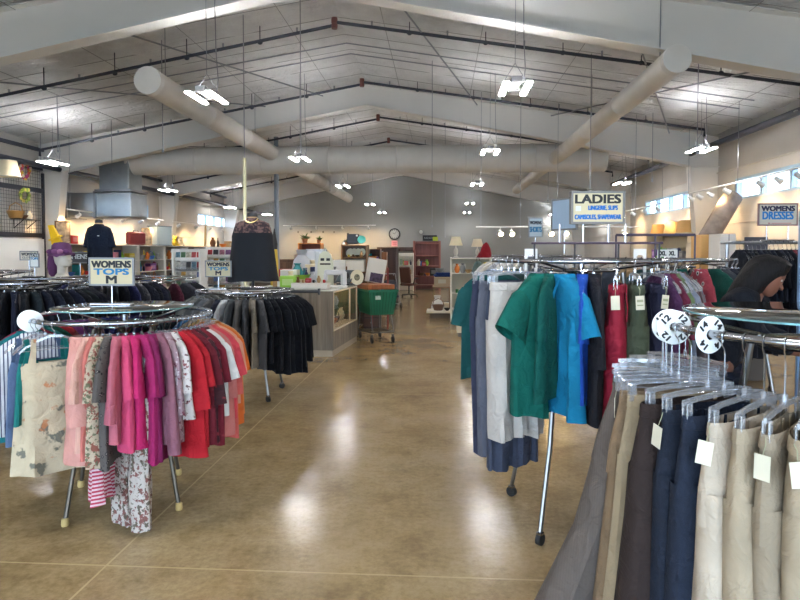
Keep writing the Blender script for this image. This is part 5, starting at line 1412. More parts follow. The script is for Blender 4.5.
# local: +Y along the aisle, -X into the shop
MB().box((-cw/2, cl/2, 0.05), (cw-0.02, cl-0.02, 0.1)).build('kick_base', plain((166, 152, 132), 0.7), t)
MB().box((-cw/2, 0.02, (ch+0.1)/2), (cw, 0.04, ch-0.1), 0, 0.003).build('end_panel', BARN, t)
MB().box((-cw/2, cl-0.02, (ch+0.1)/2), (cw, 0.04, ch-0.1), 0, 0.003).build('end_panel', BARN, t)
MB().box((-0.02, cl/2, 0.25), (0.04, cl-0.09, 0.3), 0, 0.003).build('front_panel', BARN, t)
MB().box((-cw+0.02, cl/2, (ch+0.1)/2), (0.04, cl-0.09, ch-0.1)).build('back_panel', BARN, t)
MB().box((-0.35, cl/2, 0.40), (0.66, cl-0.09, 0.02)).build('case_floor', plain((222, 196, 150), 0.5), t)
MB().box((-0.35, cl/2, 0.72), (0.6, cl-0.1, 0.008)).build('glass_shelf', GLASS, t)
MB().box((-0.006, cl/2, 0.415+(ch-0.45)/2), (0.006, cl-0.1, ch-0.45)).build('front_glass', GLASS, t)
fr = MB()
for yy in (0.05, cl*0.66, cl-0.05): fr.box((-0.006, yy, 0.4+(ch-0.4)/2), (0.022, 0.022, ch-0.42))
fr.box((-0.006, cl/2, 0.41), (0.024, cl-0.09, 0.022)).box((-0.006, cl/2, ch-0.02), (0.024, cl-0.09, 0.022))
fr.build('case_frame', plain((206, 194, 170), 0.4), t)
MB().box((-cw/2, cl/2, ch), (cw+0.01, cl+0.01, 0.012), 0, 0.003).build('counter_top', plain((196, 196, 188), 0.25), t)
MB().box((-0.3, cl/2, ch-0.03), (0.04, cl-0.15, 0.015)).build('case_lamp', emit((255, 210, 140), 8.0), t)
CTR = t
def onc(x, y, z=0): return on(CTR, x, y, z)
for i, (x, y, k, cn, lb, cat, s) in enumerate(((-0.25, 0.3, 'vase', 'tan', 'tall tan vase inside the glass counter', 'vase', 1.1), (-0.3, 0.55, 'mug', 'brown', 'brown mug inside the glass counter', 'mug', 1.1), (-0.25, 0.85, 'bowl', 'orange', 'orange bowl inside the glass counter', 'bowl', 1.1), (-0.3, 1.15, 'basket', 'brown', 'brown basket inside the glass counter', 'basket', 0.8), (-0.25, 1.45, 'vase', 'cream', 'cream vase inside the glass counter', 'vase', 1.0))):
    if y < cl-0.15: good(k, cn, onc(x, y, 0.411), lb, cat, s)
for i, (x, y, k, cn, lb, cat, s) in enumerate(((-0.2, 0.25, 'mug', 'white', 'white mug on the glass counter shelf', 'mug', 0.9), (-0.25, 0.6, 'bowl', 'teal', 'teal bowl on the glass counter shelf', 'bowl', 0.8), (-0.22, 1.0, 'vase', 'silver', 'silver vase on the glass counter shelf', 'vase', 0.7))):
    good(k, cn, onc(x, y, 0.726), lb, cat, s)
# things on the counter
ct = ch+0.007
def ctop(px, d, dz=0.0): q = P(px, 285, d); return (q.x, q.y, ct+dz)
p = ctop(335, 10.2)
t = thing('sewing_machine', 'white and black sewing machine on the glass counter', 'machine', p, rad(20))
MB().box((0, 0, 0.02), (0.4, 0.18, 0.04), 0, 0.01).build('bed', WHITE, t)
MB().box((0.15, 0, 0.16), (0.09, 0.12, 0.25), 0, 0.02).box((0.0, 0, 0.26), (0.36, 0.1, 0.09), 0, 0.02).box((-0.16, 0, 0.18), (0.06, 0.09, 0.12), 0, 0.015).build('body', plain((210, 210, 212), 0.4), t)
MB().lathe([(0.05, 0), (0.055, 0.01), (0.05, 0.03)], 16).xf(Matrix.Translation((0.2, 0, 0.2)) @ Matrix.Rotation(PI/2, 4, 'Y')).build('hand_wheel', BLACKM, t)
MB().tube([(-0.16, 0, 0.12), (-0.16, 0, 0.05)], 0.006, 6).build('needle_bar', STEEL, t)
p = ctop(346, 11.0)
t = thing('rack_stand', 'dark angled wire stand on the glass counter', 'stand', p, rad(-30))
MB().box((0, 0, 0.02), (0.3, 0.2, 0.03), 0, 0.006).build('base', plain((60, 62, 66), 0.5), t)
MB().box((0, 0, 0.0), (0.34, 0.025, 0.28), 0, 0.006).xf(Matrix.Translation((0, 0, 0.16)) @ Matrix.Rotation(rad(-38), 4, 'X')).build('sloping_panel', plain((70, 78, 82), 0.4), t)
p = ctop(311, 9.9)
t = thing('white_tray', 'long white tray of small goods at the counter end', 'tray', p)
MB().box((0, 0, 0.05), (0.6, 0.3, 0.1), 0, 0.01).box((0, -0.153, 0.05), (0.5, 0.006, 0.05)).build('tray', plain((216, 210, 200), 0.5), t)
stock(6, (p[0]-0.26, p[1], p[2]+0.1), (p[0]+0.26, p[1], p[2]+0.1), 'in the white tray on the counter', 'small goods on the counter', 0.55, [0, 2, 4, 6], smax=1.0)
p = ctop(289, 10.0)
good('carton', 'lime', (p[0], p[1], p[2]), 'lime green box at the end of the counter', 'box', 1.3)
p = ctop(357, 10.9)
t = thing('decorative_plate', 'round cream plate with a dark motif on a stand', 'plate', (p[0], p[1], p[2]), rad(8)); t.scale = (0.62, 0.62, 0.72)
pl = MB().lathe([(0.005, 0.0), (0.11, 0.004), (0.19, 0.02), (0.195, 0.026), (0.19, 0.028), (0.11, 0.012), (0.005, 0.008)], 32).xf(Matrix.Translation((0, 0, 0.2)) @ Matrix.Rotation(rad(78), 4, 'X')).build('plate', plain((226, 216, 186), 0.35), t)
MB().lathe([(0.005, 0.011), (0.085, 0.013), (0.005, 0.014)], 20).xf(Matrix.Translation((0, 0, 0.2)) @ Matrix.Rotation(rad(78), 4, 'X')).build('motif', plain((150, 140, 110), 0.5, 0, 0.5, 0.6, 30), pl)
MB().tube([(-0.08, -0.05, 0.008), (-0.06, 0.03, 0.02), (-0.05, 0.07, 0.16)], 0.007, 6).tube([(0.08, -0.05, 0.008), (0.06, 0.03, 0.02), (0.05, 0.07, 0.16)], 0.007, 6).tube([(-0.06, 0.03, 0.02), (0.06, 0.03, 0.02)], 0.007, 6).build('easel', BLACKM, t)

# ---- a second counter and tall goods behind
D2 = 12.0
def back(px, d=D2): return P(px, 285, d)
a, b = back(284), back(338)
t = thing('pine_counter', 'plain pine counter crowded with goods behind the glass counter', 'counter', ((a.x+b.x)/2, a.y+0.35, 0))
h2 = 1.02; w2 = b.x-a.x
MB().box((0, 0, h2-0.02), (w2+0.04, 0.74, 0.04), 0, 0.006).build('top', plain((190, 170, 140), 0.5), t)
MB().box((0, 0, (h2-0.04)/2), (w2, 0.7, h2-0.04), 0, 0.004).build('body', BARN, t)
y2 = a.y
good('carton', 'red', (P(289, 260, D2+0.6).x, y2+0.55, h2), 'red case standing behind the steel pole', 'box', 1.7)
t = thing('patio_umbrella', 'furled yellow umbrella with dark tip beside the steel pole', 'umbrella', (P(274.5, 260, 11.0).x, P(274.5, 260, 11.0).y, 0))
MB().lathe([(0.02, 0.05), (0.055, 0.3), (0.075, 0.9), (0.07, 1.5), (0.05, 1.72)], 14).build('canopy', plain((206, 176, 70), 0.8), t)
MB().lathe([(0.055, 1.70), (0.06, 1.8), (0.03, 1.95), (0.008, 2.08)], 12).build('tip', plain((40, 38, 40), 0.6), t)
MB().tube([(0, 0, 0), (0, 0, 0.2)], 0.018, 8).lathe([(0.16, 0), (0.16, 0.03), (0.02, 0.06)], 18).build('pole', BLACKM, t)
t = thing('pallet_box', 'plain brown cardboard box at the foot of the steel pole', 'box', (P(284, 280, 10.6).x, P(284, 280, 10.6).y, 0.0))
MB().box((0, 0, 0.6), (0.32, 0.3, 1.2), 0, 0.005).build('body', plain((160, 128, 92), 0.8), t)
for s in (-1, 1): MB().box((s*0.08, 0, 1.204), (0.155, 0.3, 0.006)).build('flap', plain((150, 118, 84), 0.8), t)
# brick-coloured panel, cabinet with orange shelf and plants
q = P(294, 262, 15.0)
t = thing('sideboard', 'dark brown sideboard against the far clutter', 'sideboard', (q.x, q.y, 0))
MB().box((0, 0, 0.78), (0.62, 0.4, 1.38), 0, 0.008).build('body', wood((110, 78, 58), (70, 48, 36), 2), t)
for s in (-1, 1):
    d_ = MB().box((s*0.15, -0.206, 0.8), (0.28, 0.014, 1.2), 0, 0.004).build('door', wood((122, 88, 66), (80, 56, 42), 2), t); MB().ball((s*0.03, -0.222, 0.85), 0.014, 8, 6).build('knob', STEEL, d_)
for sx in (-1, 1):
    for sy in (-1, 1): MB().box((sx*0.26, sy*0.16, 0.045), (0.05, 0.05, 0.09)).build('leg', BLACKM, t)
q = P(311, 252, 18.0)
t = thing('hutch', 'orange wooden hutch with plants on top', 'cabinet', (q.x, q.y, 0))
OR = wood((206, 130, 60), (170, 96, 40), 1.5)
hh = hz(243, 18.0)
for s in (-1, 1): MB().box((s*0.33, 0, hh/2), (0.04, 0.4, hh), 0, 0.004).build('side_panel', OR, t)
for z in (0.5, 0.95, hz(255, 18.0), hh-0.02): MB().box((0, 0, z), (0.62, 0.39, 0.03), 0, 0.003).build('shelf_board', OR, t)
MB().box((0, 0.19, hh/2), (0.62, 0.012, hh-0.05)).build('back_panel', wood((150, 70, 40), (120, 52, 30), 1.5), t)
good('plant', 'green', (P(305, 240, 18.0).x, q.y, hh), 'leafy potted plant at the end of the orange hutch', 'plant', 1.3)
good('plant', 'green', (P(319, 240, 18.0).x, q.y, hh), 'smaller potted plant on the orange hutch', 'plant', 0.95)
# white fridge-like cabinet, boards and ironing boards
q = P(311, 262, 12.4)
t = thing('white_locker', 'tall grey-white metal locker behind the counter clutter', 'locker', (q.x, q.y+0.5, 0))
hh = hz(249, 12.8)
MB().box((0, 0, hh/2), (0.36, 0.4, hh), 0, 0.01).build('body', plain((196, 200, 206), 0.4), t)
dd = MB().box((0, -0.206, hh/2), (0.33, 0.012, hh-0.08), 0, 0.004).build('door', plain((206, 210, 216), 0.4), t)
MB().box((0.12, -0.218, hh*0.7), (0.02, 0.014, 0.12), 0, 0.003).build('handle', STEEL, dd)
for i, (px, tl, tip, c) in enumerate(((314.5, 251.5, 6, (226, 228, 230)), (319.5, 250, -4, (210, 216, 224)))):
    q = P(px, 268, 11.6)
    t = thing('white_plank', ['narrow white plank leaning by the metal locker', 'pale blue-white plank leaning beside the white plank'][i], 'plank', (q.x, q.y, 0), 0)
    MB().box((0, 0, hz(tl, 11.6)/2), (0.09, 0.03, hz(tl, 11.6)), 0, 0.006).xf(Matrix.Rotation(rad(tip*0.4), 4, 'Y')).build('plank', plain(c, 0.5), t)
q = P(325.5, 268, 11.3)
t = thing('ironing_board', 'white standing ironing board with two dark slots', 'ironing board', (q.x, q.y, 0.0))
ht_ = hz(246, 11.3)
pr = [(-0.13, 0.5), (0.13, 0.5), (0.155, 0.9), (0.15, ht_-0.35), (0.11, ht_-0.16), (0.04, ht_-0.1), (-0.04, ht_-0.1), (-0.11, ht_-0.16), (-0.15, ht_-0.35), (-0.155, 0.9)]
MB().prism(pr, -0.02, 0.02).build('board', plain((222, 222, 200), 0.6), t)
for x in (-0.055, 0.055):
    MB().box((x, -0.023, hz(259.5, 11.3)), (0.07, 0.006, 0.05), 0, 0.002).build('slot', BLACKM, t)
MB().box((0, -0.023, hz(264, 11.3)), (0.2, 0.006, 0.03), 0, 0.002).build('slot', plain((50, 44, 40), 0.6), t)
for s in (-1, 1): MB().tube([(s*0.1, 0.0, 0.55), (s*0.14, 0, 0.0)], 0.012, 6).build('leg', STEEL, t)
MB().tube([(-0.03, 0, ht_-0.11), (0, 0, ht_+0.02), (0.03, 0, ht_-0.11)], 0.008, 6).build('hanging_loop', STEEL, t)
# goods packed on the pine counter
stock(9, (P(286, 280, D2).x, y2+0.12, h2), (P(336, 280, D2).x, y2+0.12, h2), 'at the front of the pine counter', 'goods on the pine counter', 1.3, [0, 1, 2, 3, 4], smax=1.6, cols=['white', 'silver', 'cream', 'teal', 'grey', 'tan', 'lime', 'pink', 'navy'])
stock(8, (P(286, 280, D2).x, y2+0.6, h2), (P(336, 280, D2).x, y2+0.6, h2), 'at the back of the pine counter', 'goods on the pine counter', 1.7, [0, 1, 2], smax=1.7, cols=['white', 'silver', 'cream', 'teal', 'grey', 'tan', 'brown'])
stock(4, onc(-1.3, 0.9, ch+0.006), onc(-0.5, 0.9, ch+0.006), 'in the middle of the glass counter top', 'small goods on the counter', 1.1, [0, 1, 2, 4], smax=1.4, cols=['white', 'silver', 'cream', 'grey', 'black'])
t = thing('glass_vase', 'teal glass vessel cluster standing on the pine counter', 'vase', (P(297, 270, D2+0.3).x, y2+0.36, h2))
MB().lathe([(0.06, 0), (0.11, 0.08), (0.13, 0.2), (0.07, 0.32), (0.05, 0.36), (0.08, 0.4), (0.07, 0.4), (0.04, 0.35)], 18).build('body', plain((70, 140, 146), 0.15), t)
t = thing('glass_vase', 'smaller teal bottle vase beside the teal vessel', 'vase', (P(303, 270, D2+0.3).x+0.03, y2+0.33, h2))
MB().lathe([(0.04, 0), (0.07, 0.05), (0.075, 0.12), (0.03, 0.2), (0.024, 0.28), (0.034, 0.3), (0.028, 0.3)], 16).build('body', plain((56, 118, 130), 0.15), t)

# ---- tall wooden display shelf with a black sign and teal bowl on top
q = P(354, 262, 13.2)
EW = wood((146, 104, 64), (100, 66, 38), 2)
et = shelf_unit('tall open wooden display shelf behind the plate stand', (q.x, q.y+0.2, 0), 0.58, 0.4, [0.5, 0.95, hz(272, 13.2), hz(257, 13.2), hz(245, 13.2)], hz(244.5, 13.2), 0, EW, wood((120, 96, 80), (90, 70, 56), 2))
zt = hz(244.5, 13.2)
t = thing('black_sign_board', 'black box-shaped sign on top of the wooden display shelf', 'sign', on(et, -0.05, 0, zt), rad(4))
MB().box((0, 0, 0.13), (0.27, 0.08, 0.22), 0, 0.01).box((-0.11, 0, 0.22), (0.05, 0.07, 0.08), 0, 0.01).build('body', BLACKM, t)
MB().box((0.09, -0.042, 0.2), (0.04, 0.004, 0.035)).build('label', WHITE, t)
t = thing('serving_bowl', 'turquoise bowl tilted on the wooden display shelf top', 'bowl', on(et, 0.15, 0, zt), 0); t.scale = (0.62, 0.62, 0.62)
MB().lathe([(0.05, 0.0), (0.055, 0.01), (0.12, 0.05), (0.15, 0.1), (0.145, 0.1), (0.11, 0.055), (0.01, 0.02)], 28).xf(Matrix.Translation((0, 0.0, 0.15)) @ Matrix.Rotation(rad(72), 4, 'X')).build('bowl', plain((96, 196, 186), 0.4), t)
good('plant', 'green', on(et, -0.2, 0, zt), 'small trailing plant on the wooden display shelf', 'plant', 0.6)
good('lampshade', 'white', on(et, -0.24, 0.1, zt), 'tiny white shade at the corner of the display shelf', 'lampshade', 0.4)
zz = hz(257, 13.2)
for i in range(4):
    t = thing('china_plate', 'white china plate standing %s in the row on the display shelf' % ['first', 'second', 'third', 'fourth'][i], 'plate', on(et, -0.12+0.09*i, 0.02, zz), rad(-25), 'standing plates')
    MB().lathe([(0.003, 0.0), (0.06, 0.003), (0.095, 0.014), (0.093, 0.018), (0.055, 0.007), (0.003, 0.004)], 22).xf(Matrix.Translation((0, 0, 0.095)) @ Matrix.Rotation(rad(74), 4, 'X')).build('plate', plain((224, 226, 206), 0.3), t)
stock(4, on(et, -0.18, -0.1, zz), on(et, 0.2, -0.1, zz), 'in front of the standing plates', 'goods on the display shelf', 0.6, [2, 3, 4], smax=1.0)
zz = hz(272, 13.2)
t = thing('linen_box', 'large white fabric box inside the display shelf', 'box', on(et, 0.02, -0.02, zz))
MB().box((0, 0, 0.13), (0.42, 0.28, 0.25), 0, 0.012).box((0, 0, 0.262), (0.44, 0.3, 0.02), 0, 0.006).build('box', plain((222, 218, 208), 0.8), t)
good('vase', 'tan', on(et, -0.1, 0, 0.95), 'tan vase on the lower display shelf', 'vase', 1.2)
good('basket', 'brown', on(et, 0.12, 0, 0.95), 'brown basket on the lower display shelf', 'basket', 1.0)
# shelf row between the display shelf and the cabinets
q = P(371, 262, 15.0)
t2_ = shelf_unit('dark shelf of mixed goods beside the display shelf', (q.x, q.y+0.2, 0), 0.46, 0.36, [0.4, 0.8, 1.15, hz(262, 15.0), hz(249, 15.0)], hz(249, 15.0), 0, wood((96, 62, 44), (66, 42, 30), 2))
for z, nm in ((hz(262, 15.0), 'upper'), (1.15, 'middle'), (0.8, 'lower')):
    stock(4, on(t2_, -0.17, -0.05, z), on(t2_, 0.17, -0.05, z), 'on the %s shelf of the dark shelf' % nm, 'goods on the dark shelf', 0.9, smax=1.1)
q = P(379, 264, 18.5)
cab = thing('wooden_cabinet', 'light brown wooden cabinet beside the tall dark cabinet', 'cabinet', (q.x, q.y, 0))
hh = hz(252, 18.5)
MB().box((0, 0, hh/2), (0.5, 0.45, hh), 0, 0.008).build('body', wood((142, 92, 54), (112, 70, 40), 1.5), cab)
d_ = MB().box((0.03, -0.23, hz(268, 18.5)), (0.36, 0.014, 0.36), 0, 0.004).build('door', wood((116, 72, 42), (90, 56, 32), 1.5), cab)
MB().ball((-0.1, -0.245, hz(268, 18.5)), 0.02, 8, 6).build('knob', BLACKM, d_)
q = P(391, 272, 20.0)
cab = thing('dark_cabinet', 'tall dark brown cabinet under the wall clock', 'cabinet', (q.x, q.y, 0), rad(-6))
hh = hz(247.5, 20.0)
DW = wood((72, 48, 42), (50, 34, 30), 1.2)
MB().box((0, 0, hh/2), (0.42, 0.55, hh), 0, 0.008).build('body', DW, cab)
MB().box((0, 0, hh-0.02), (0.46, 0.6, 0.05), 0, 0.01).build('cornice', DW, cab)
d_ = MB().box((0, -0.282, hh/2), (0.38, 0.016, hh-0.16), 0, 0.005).build('door', DW, cab); MB().ball((0.14, -0.3, hh*0.5), 0.02, 8, 6).build('knob', STEEL, d_)

# ---- far wall: clock, notice, header beam, bookcase, doorway shelf, office chair
q = Yp(394.5, 234, Y1-0.03)
t = thing('wall_clock', 'round black-rimmed clock on the grey far wall', 'clock', tuple(q))
MB().lathe([(0.2, 0.02), (0.285, 0.018), (0.29, 0.0), (0.27, -0.04), (0.235, -0.045), (0.225, -0.01)], 40, cap=False).xf(Matrix.Rotation(-PI/2, 4, 'X') @ Matrix.Scale(-1, 4, (0, 0, 1)) @ Matrix.Scale(-1, 4, (0, 0, 1))).build('rim', BLACKM, t)
mb = MB().lathe([(0.235, -0.0), (0.235, 0.012)], 40).xf(Matrix.Rotation(PI/2, 4, 'X')); mb.build('face', plain((176, 178, 176), 0.5), t)
tk = MB()
for i in range(12):
    a_ = 2*PI*i/12; tk.add([(p_[0], -0.014, p_[1]) for p_ in [(math.sin(a_)*r_+math.cos(a_)*s_, math.cos(a_)*r_-math.sin(a_)*s_) for r_, s_ in ((0.17, -0.012), (0.215, -0.012), (0.215, 0.012), (0.17, 0.012))]], [(0, 1, 2, 3)])
tk.build('hour_mark', BLACKM, t)
MB().tube([(0, -0.018, 0), (-0.09, -0.018, 0.06)], 0.01, 5).build('hour_hand', BLACKM, t)
MB().tube([(0, -0.02, 0), (0.1, -0.02, 0.12)], 0.007, 5).build('minute_hand', BLACKM, t)
q = Yp(394.5, 243.5, Y1-0.02)
t = thing('notice_sign', 'small pink paper notice under the clock', 'notice', tuple(q)); MB().box((0, 0, 0), (0.3, 0.006, 0.28)).build('paper', plain((222, 150, 160), 0.8), t); MB().box((0, -0.004, 0.03), (0.2, 0.002, 0.03)).box((0, -0.004, -0.05), (0.2, 0.002, 0.02)).build('writing', plain((180, 90, 104), 0.8), t)
a, b = Yp(377, 249, Y1-0.1), Yp(414, 249, Y1-0.1)
t = thing('door_header', 'long dark wooden header rail on the far wall', 'rail', ((a.x+b.x)/2, a.y, a.z)); MB().box((0, 0, 0), (b.x-a.x, 0.12, 0.19), 0, 0.01).build('rail', DW, t)
q = Yp(427, 265, 26.2)
PK = wood((168, 108, 96), (140, 84, 74), 1.2)
bz = hz(241, 26.2)
bk = shelf_unit('wide reddish wooden bookcase at the end of the aisle', (q.x, q.y, 0), 1.2, 0.42, [0.22, 0.62, 1.05, 1.5, bz-0.08], bz, 0, PK, wood((150, 96, 92), (126, 76, 74), 1.2), name='bookcase', post=0.09, th=0.04)
stock(4, on(bk, -0.42, -0.05, 1.05), on(bk, 0.05, -0.05, 1.05), 'on the middle bookcase shelf', 'goods in the bookcase', 1.1, [0, 2, 3, 7], smax=1.3)
stock(4, on(bk, -0.4, -0.05, 0.62), on(bk, 0.1, -0.05, 0.62), 'on the low bookcase shelf', 'goods in the bookcase', 1.1, [3, 4, 7, 2], smax=1.3)
good('carton', 'black', on(bk, 0.33, -0.04, 0.62), 'large black box in the bookcase', 'box', 2.0)
good('carton', 'maroon', on(bk, -0.4, -0.04, 1.05+0.0), 'maroon case tucked in the bookcase', 'box', 1.3) if False else None
t = thing('lettered_sign', 'black sign board with pale script on the bookcase top', 'sign', on(bk, 0.12, 0, bz)); MB().box((0, 0, 0.13), (0.62, 0.05, 0.25), 0, 0.01).build('board', BLACKM, t)
lettering(t, 'Open House', 0.48, 0.1, plain((190, 192, 194), 0.6), (0, -0.026, 0.13), 0, 0.0) if False else None
zg = MB()
for i in range(7): zg.tube([(-0.24+i*0.07, -0.028, 0.1), (-0.22+i*0.07, -0.028, 0.17), (-0.2+i*0.07, -0.028, 0.1)], 0.006, 4)
zg.build('script_stroke', plain((190, 192, 194), 0.6), t)
t = thing('price_card', 'small yellow-green card on the bookcase corner', 'card', on(bk, 0.36, -0.17, bz)); MB().box((0, 0, 0.09), (0.22, 0.006, 0.17)).xf(Matrix.Rotation(rad(-8), 4, 'X')).build('card', plain((186, 196, 60), 0.7), t)
q = Yp(421, 232, Y1-0.06)
t = thing('wall_sensor', 'small white sensor on the far wall above the bookcase', 'sensor', tuple(q)); MB().lathe([(0.09, 0.0), (0.09, 0.02), (0.06, 0.07), (0.01, 0.08)], 16).xf(Matrix.Rotation(PI/2, 4, 'X')).build('dome', WHITE, t)
q = Yp(406, 268, 25.6)
dk_ = shelf_unit('white lit shelf unit between the dark cabinet and the bookcase', (q.x, q.y, 0), 0.66, 0.4, [0.3, 0.7, 1.1, 1.5], 1.62, 0, plain((232, 228, 218), 0.5))
for z, nm in ((0.7, 'low'), (1.1, 'upper')): stock(5, on(dk_, -0.26, -0.08, z), on(dk_, 0.26, -0.08, z), 'on the %s board of the white lit shelf' % nm, 'goods on the white lit shelf', 1.0, [0, 1, 5], smax=1.2)
q = F(409, 297)
t = thing('office_chair', 'brown swivel office chair before the bookcase', 'chair', (q.x, q.y, 0), rad(150))
LEA = plain((84, 50, 40), 0.5)
MB().box((0, 0, 0.47), (0.5, 0.48, 0.09), 0, 0.03).build('seat', LEA, t)
MB().box((0, 0, 0), (0.46, 0.08, 0.6), 0, 0.03).xf(Matrix.Translation((0, 0.25, 0.82)) @ Matrix.Rotation(rad(-10), 4, 'X')).build('backrest', LEA, t)
MB().tube([(0, 0, 0.1), (0, 0, 0.43)], 0.03, 10).build('column', BLACKM, t)
for i in range(5):
    a_ = 2*PI*i/5; lg = MB().tube([(0, 0, 0.11), (0.3*math.cos(a_), 0.3*math.sin(a_), 0.075)], [0.03, 0.02], 8).build('leg', BLACKM, t)
    MB().ball((0.3*math.cos(a_), 0.3*math.sin(a_), 0.032), 0.03, 10, 7).build('caster', RUBBER, lg)
for s in (-1, 1): MB().tube([(s*0.26, 0.1, 0.48), (s*0.3, 0.1, 0.68), (s*0.3, -0.15, 0.7)], 0.018, 8).build('armrest', BLACKM, t)

# ---- shopping cart
q = F(374, 343)
t = thing('shopping_cart', 'green plastic shopping cart with a board across it', 'shopping cart', (q.x, q.y+0.35, 0), rad(24))
GRN = plain((22, 104, 78), 0.45)
bz0, bz1 = 0.52, 0.97
def ringrect(w, d, z, r): return [(-w, -d, z), (w, -d, z), (w, d, z), (-w, d, z)]
bk_ = MB()
rows = [ringrect(0.21, 0.36, bz0, 0), ringrect(0.265, 0.44, bz1, 0), ringrect(0.285, 0.46, bz1, 0), ringrect(0.285, 0.46, bz1-0.035, 0), ringrect(0.272, 0.447, bz1-0.035, 0), ringrect(0.216, 0.366, bz0-0.008, 0)]
bk_.loft(rows, True, False, True); bk_.add(ringrect(0.21, 0.36, bz0, 0), [(0, 1, 2, 3)])
bk_.build('basket', GRN, t)
rb = MB()
for i in range(9):
    x = -0.2+0.05*i; rb.tube([(x, -0.37, bz0+0.02), (x*1.25, -0.449, bz1-0.04)], 0.006, 5); rb.tube([(x, 0.37, bz0+0.02), (x*1.25, 0.449, bz1-0.04)], 0.006, 5)
for i in range(12):
    y = -0.33+0.06*i
    for s in (-1, 1): rb.tube([(s*0.219, y, bz0+0.02), (s*0.275, y*1.22, bz1-0.04)], 0.006, 5)
rb.build('basket_ribs', plain((16, 84, 62), 0.45), t)
MB().box((-0.1, -0.435, 0.83), (0.1, 0.004, 0.07)).xf(Matrix.Identity(4)).build('label_plate', plain((196, 206, 200), 0.5), t)
MB().tube([(-0.26, 0.36, bz1-0.01), (-0.25, 0.52, 1.03), (0.25, 0.52, 1.03), (0.26, 0.36, bz1-0.01)], 0.014, 8).build('push_handle', plain((18, 96, 70), 0.4), t)
CRF = plain((96, 98, 100), 0.35, 0.9)
fr = MB()
for s in (-1, 1): fr.tube([(s*0.2, 0.36, bz0-0.02), (s*0.23, 0.4, 0.16), (s*0.2, -0.42, 0.2), (s*0.19, -0.3, bz0-0.02)], 0.013, 8)
fr.tube([(-0.2, -0.42, 0.2), (0.2, -0.42, 0.2)], 0.012, 8).build('frame', CRF, t)
tr = MB()
for i in range(8): tr.tube([(-0.18+0.051*i, -0.4, 0.205), (-0.18+0.051*i, 0.38, 0.18)], 0.005, 5)
tr.build('lower_rack', CRF, t)
for sx, sy in ((-1, -1), (1, -1), (-1, 1), (1, 1)):
    x, y = sx*0.2, sy*0.38
    w_ = MB().tube([(x-0.014, y, 0.062), (x+0.014, y, 0.062)], 0.06, 18).build('wheel', RUBBER, t)
    MB().box((x, y, 0.13), (0.045, 0.03, 0.06), 0, 0.005).build('wheel_fork', CRF, w_)
cart = t
t = thing('wooden_board', 'orange-brown wooden tray lying across the green cart', 'board', on(cart, -0.03, -0.05, bz1+0.001), rad(24))
MB().box((0, 0, 0.045), (0.52, 0.7, 0.09), 0, 0.008).box((0, -0.352, 0.06), (0.4, 0.01, 0.03)).build('tray', wood((162, 92, 48), (124, 66, 34), 2), t)
q = on(cart, 0.06, 0.25, bz1)
t = thing('canvas_picture', 'white canvas picture with a dark motif tilted on the cart', 'picture', on(cart, 0.02, 0.2, bz1+0.09), rad(4))
MB().box((0, 0, 0.24), (0.36, 0.03, 0.46), 0, 0.004).xf(Matrix.Rotation(rad(10), 4, 'Y')).build('canvas', plain((222, 218, 206), 0.7), t)
MB().box((0.03, -0.017, 0.11), (0.24, 0.004, 0.17)).xf(Matrix.Rotation(rad(10), 4, 'Y')).build('motif', plain((90, 72, 100), 0.7, 0, 0.5, 0.6, 18), t)
t = thing('foam_noodle', 'curved pink and blue tube sticking out of the cart', 'tube', on(cart, 0.16, 0.3, bz0+0.04), 0); t.scale = (0.8, 0.8, 0.74)
MB().tube([(0, 0, 0.3), (0.02, 0, 0.55), (0.06, 0, 0.75), (0.05, 0, 0.86)], 0.03, 10).build('tube', plain((190, 90, 190), 0.6), t)
MB().tube([(0.03, 0.02, 0.2), (0.08, 0.02, 0.5), (0.1, 0.02, 0.62)], 0.032, 10).build('tube_end', plain((60, 110, 200), 0.6), t)
# folded pushchair beyond the cart
q = F(393, 308)
t = thing('baby_stroller', 'dark folded stroller beyond the green cart', 'stroller', (q.x-0.05, q.y, 0), rad(20))
MB().box((0, 0, 0), (0.36, 0.12, 0.6), 0, 0.05).xf(Matrix.Translation((0, 0.05, 0.55)) @ Matrix.Rotation(rad(-25), 4, 'X')).build('seat', plain((44, 46, 56), 0.8), t)
MB().box((0, -0.1, 0.36), (0.34, 0.34, 0.07), 0, 0.03).build('footrest', plain((60, 64, 80), 0.8), t)
MB().tube([(-0.2, 0.3, 1.0), (-0.2, -0.3, 0.12), (-0.2, 0.3, 0.12)], 0.014, 8).tube([(0.2, 0.3, 1.0), (0.2, -0.3, 0.12), (0.2, 0.3, 0.12)], 0.014, 8).tube([(-0.2, 0.3, 1.0), (0.2, 0.3, 1.0)], 0.016, 8).build('frame', STEEL, t)
for sx, sy in ((-1, -1), (1, -1), (-1, 1), (1, 1)): MB().tube([(sx*0.21-0.015, sy*0.3, 0.09), (sx*0.21+0.015, sy*0.3, 0.09)], 0.088, 18).build('wheel', RUBBER, t)
t = thing('drawer_tower', 'tower of small drawers beside the stroller', 'drawers', (P(372, 300, 13.0).x, P(372, 300, 13.0).y, 0))
MB().box((0, 0, 0.34), (0.34, 0.34, 0.66), 0, 0.006).build('body', plain((60, 44, 40), 0.6), t)
for z in (0.14, 0.34, 0.54):
    d_ = MB().box((0, -0.176, z), (0.3, 0.012, 0.17), 0, 0.003).build('drawer', plain((84, 60, 52), 0.6), t); MB().ball((0, -0.19, z), 0.014, 8, 6).build('knob', STEEL, d_)
for sx in (-1, 1): MB().box((sx*0.13, 0, 0.006), (0.05, 0.3, 0.012)).build('foot', BLACKM, t)
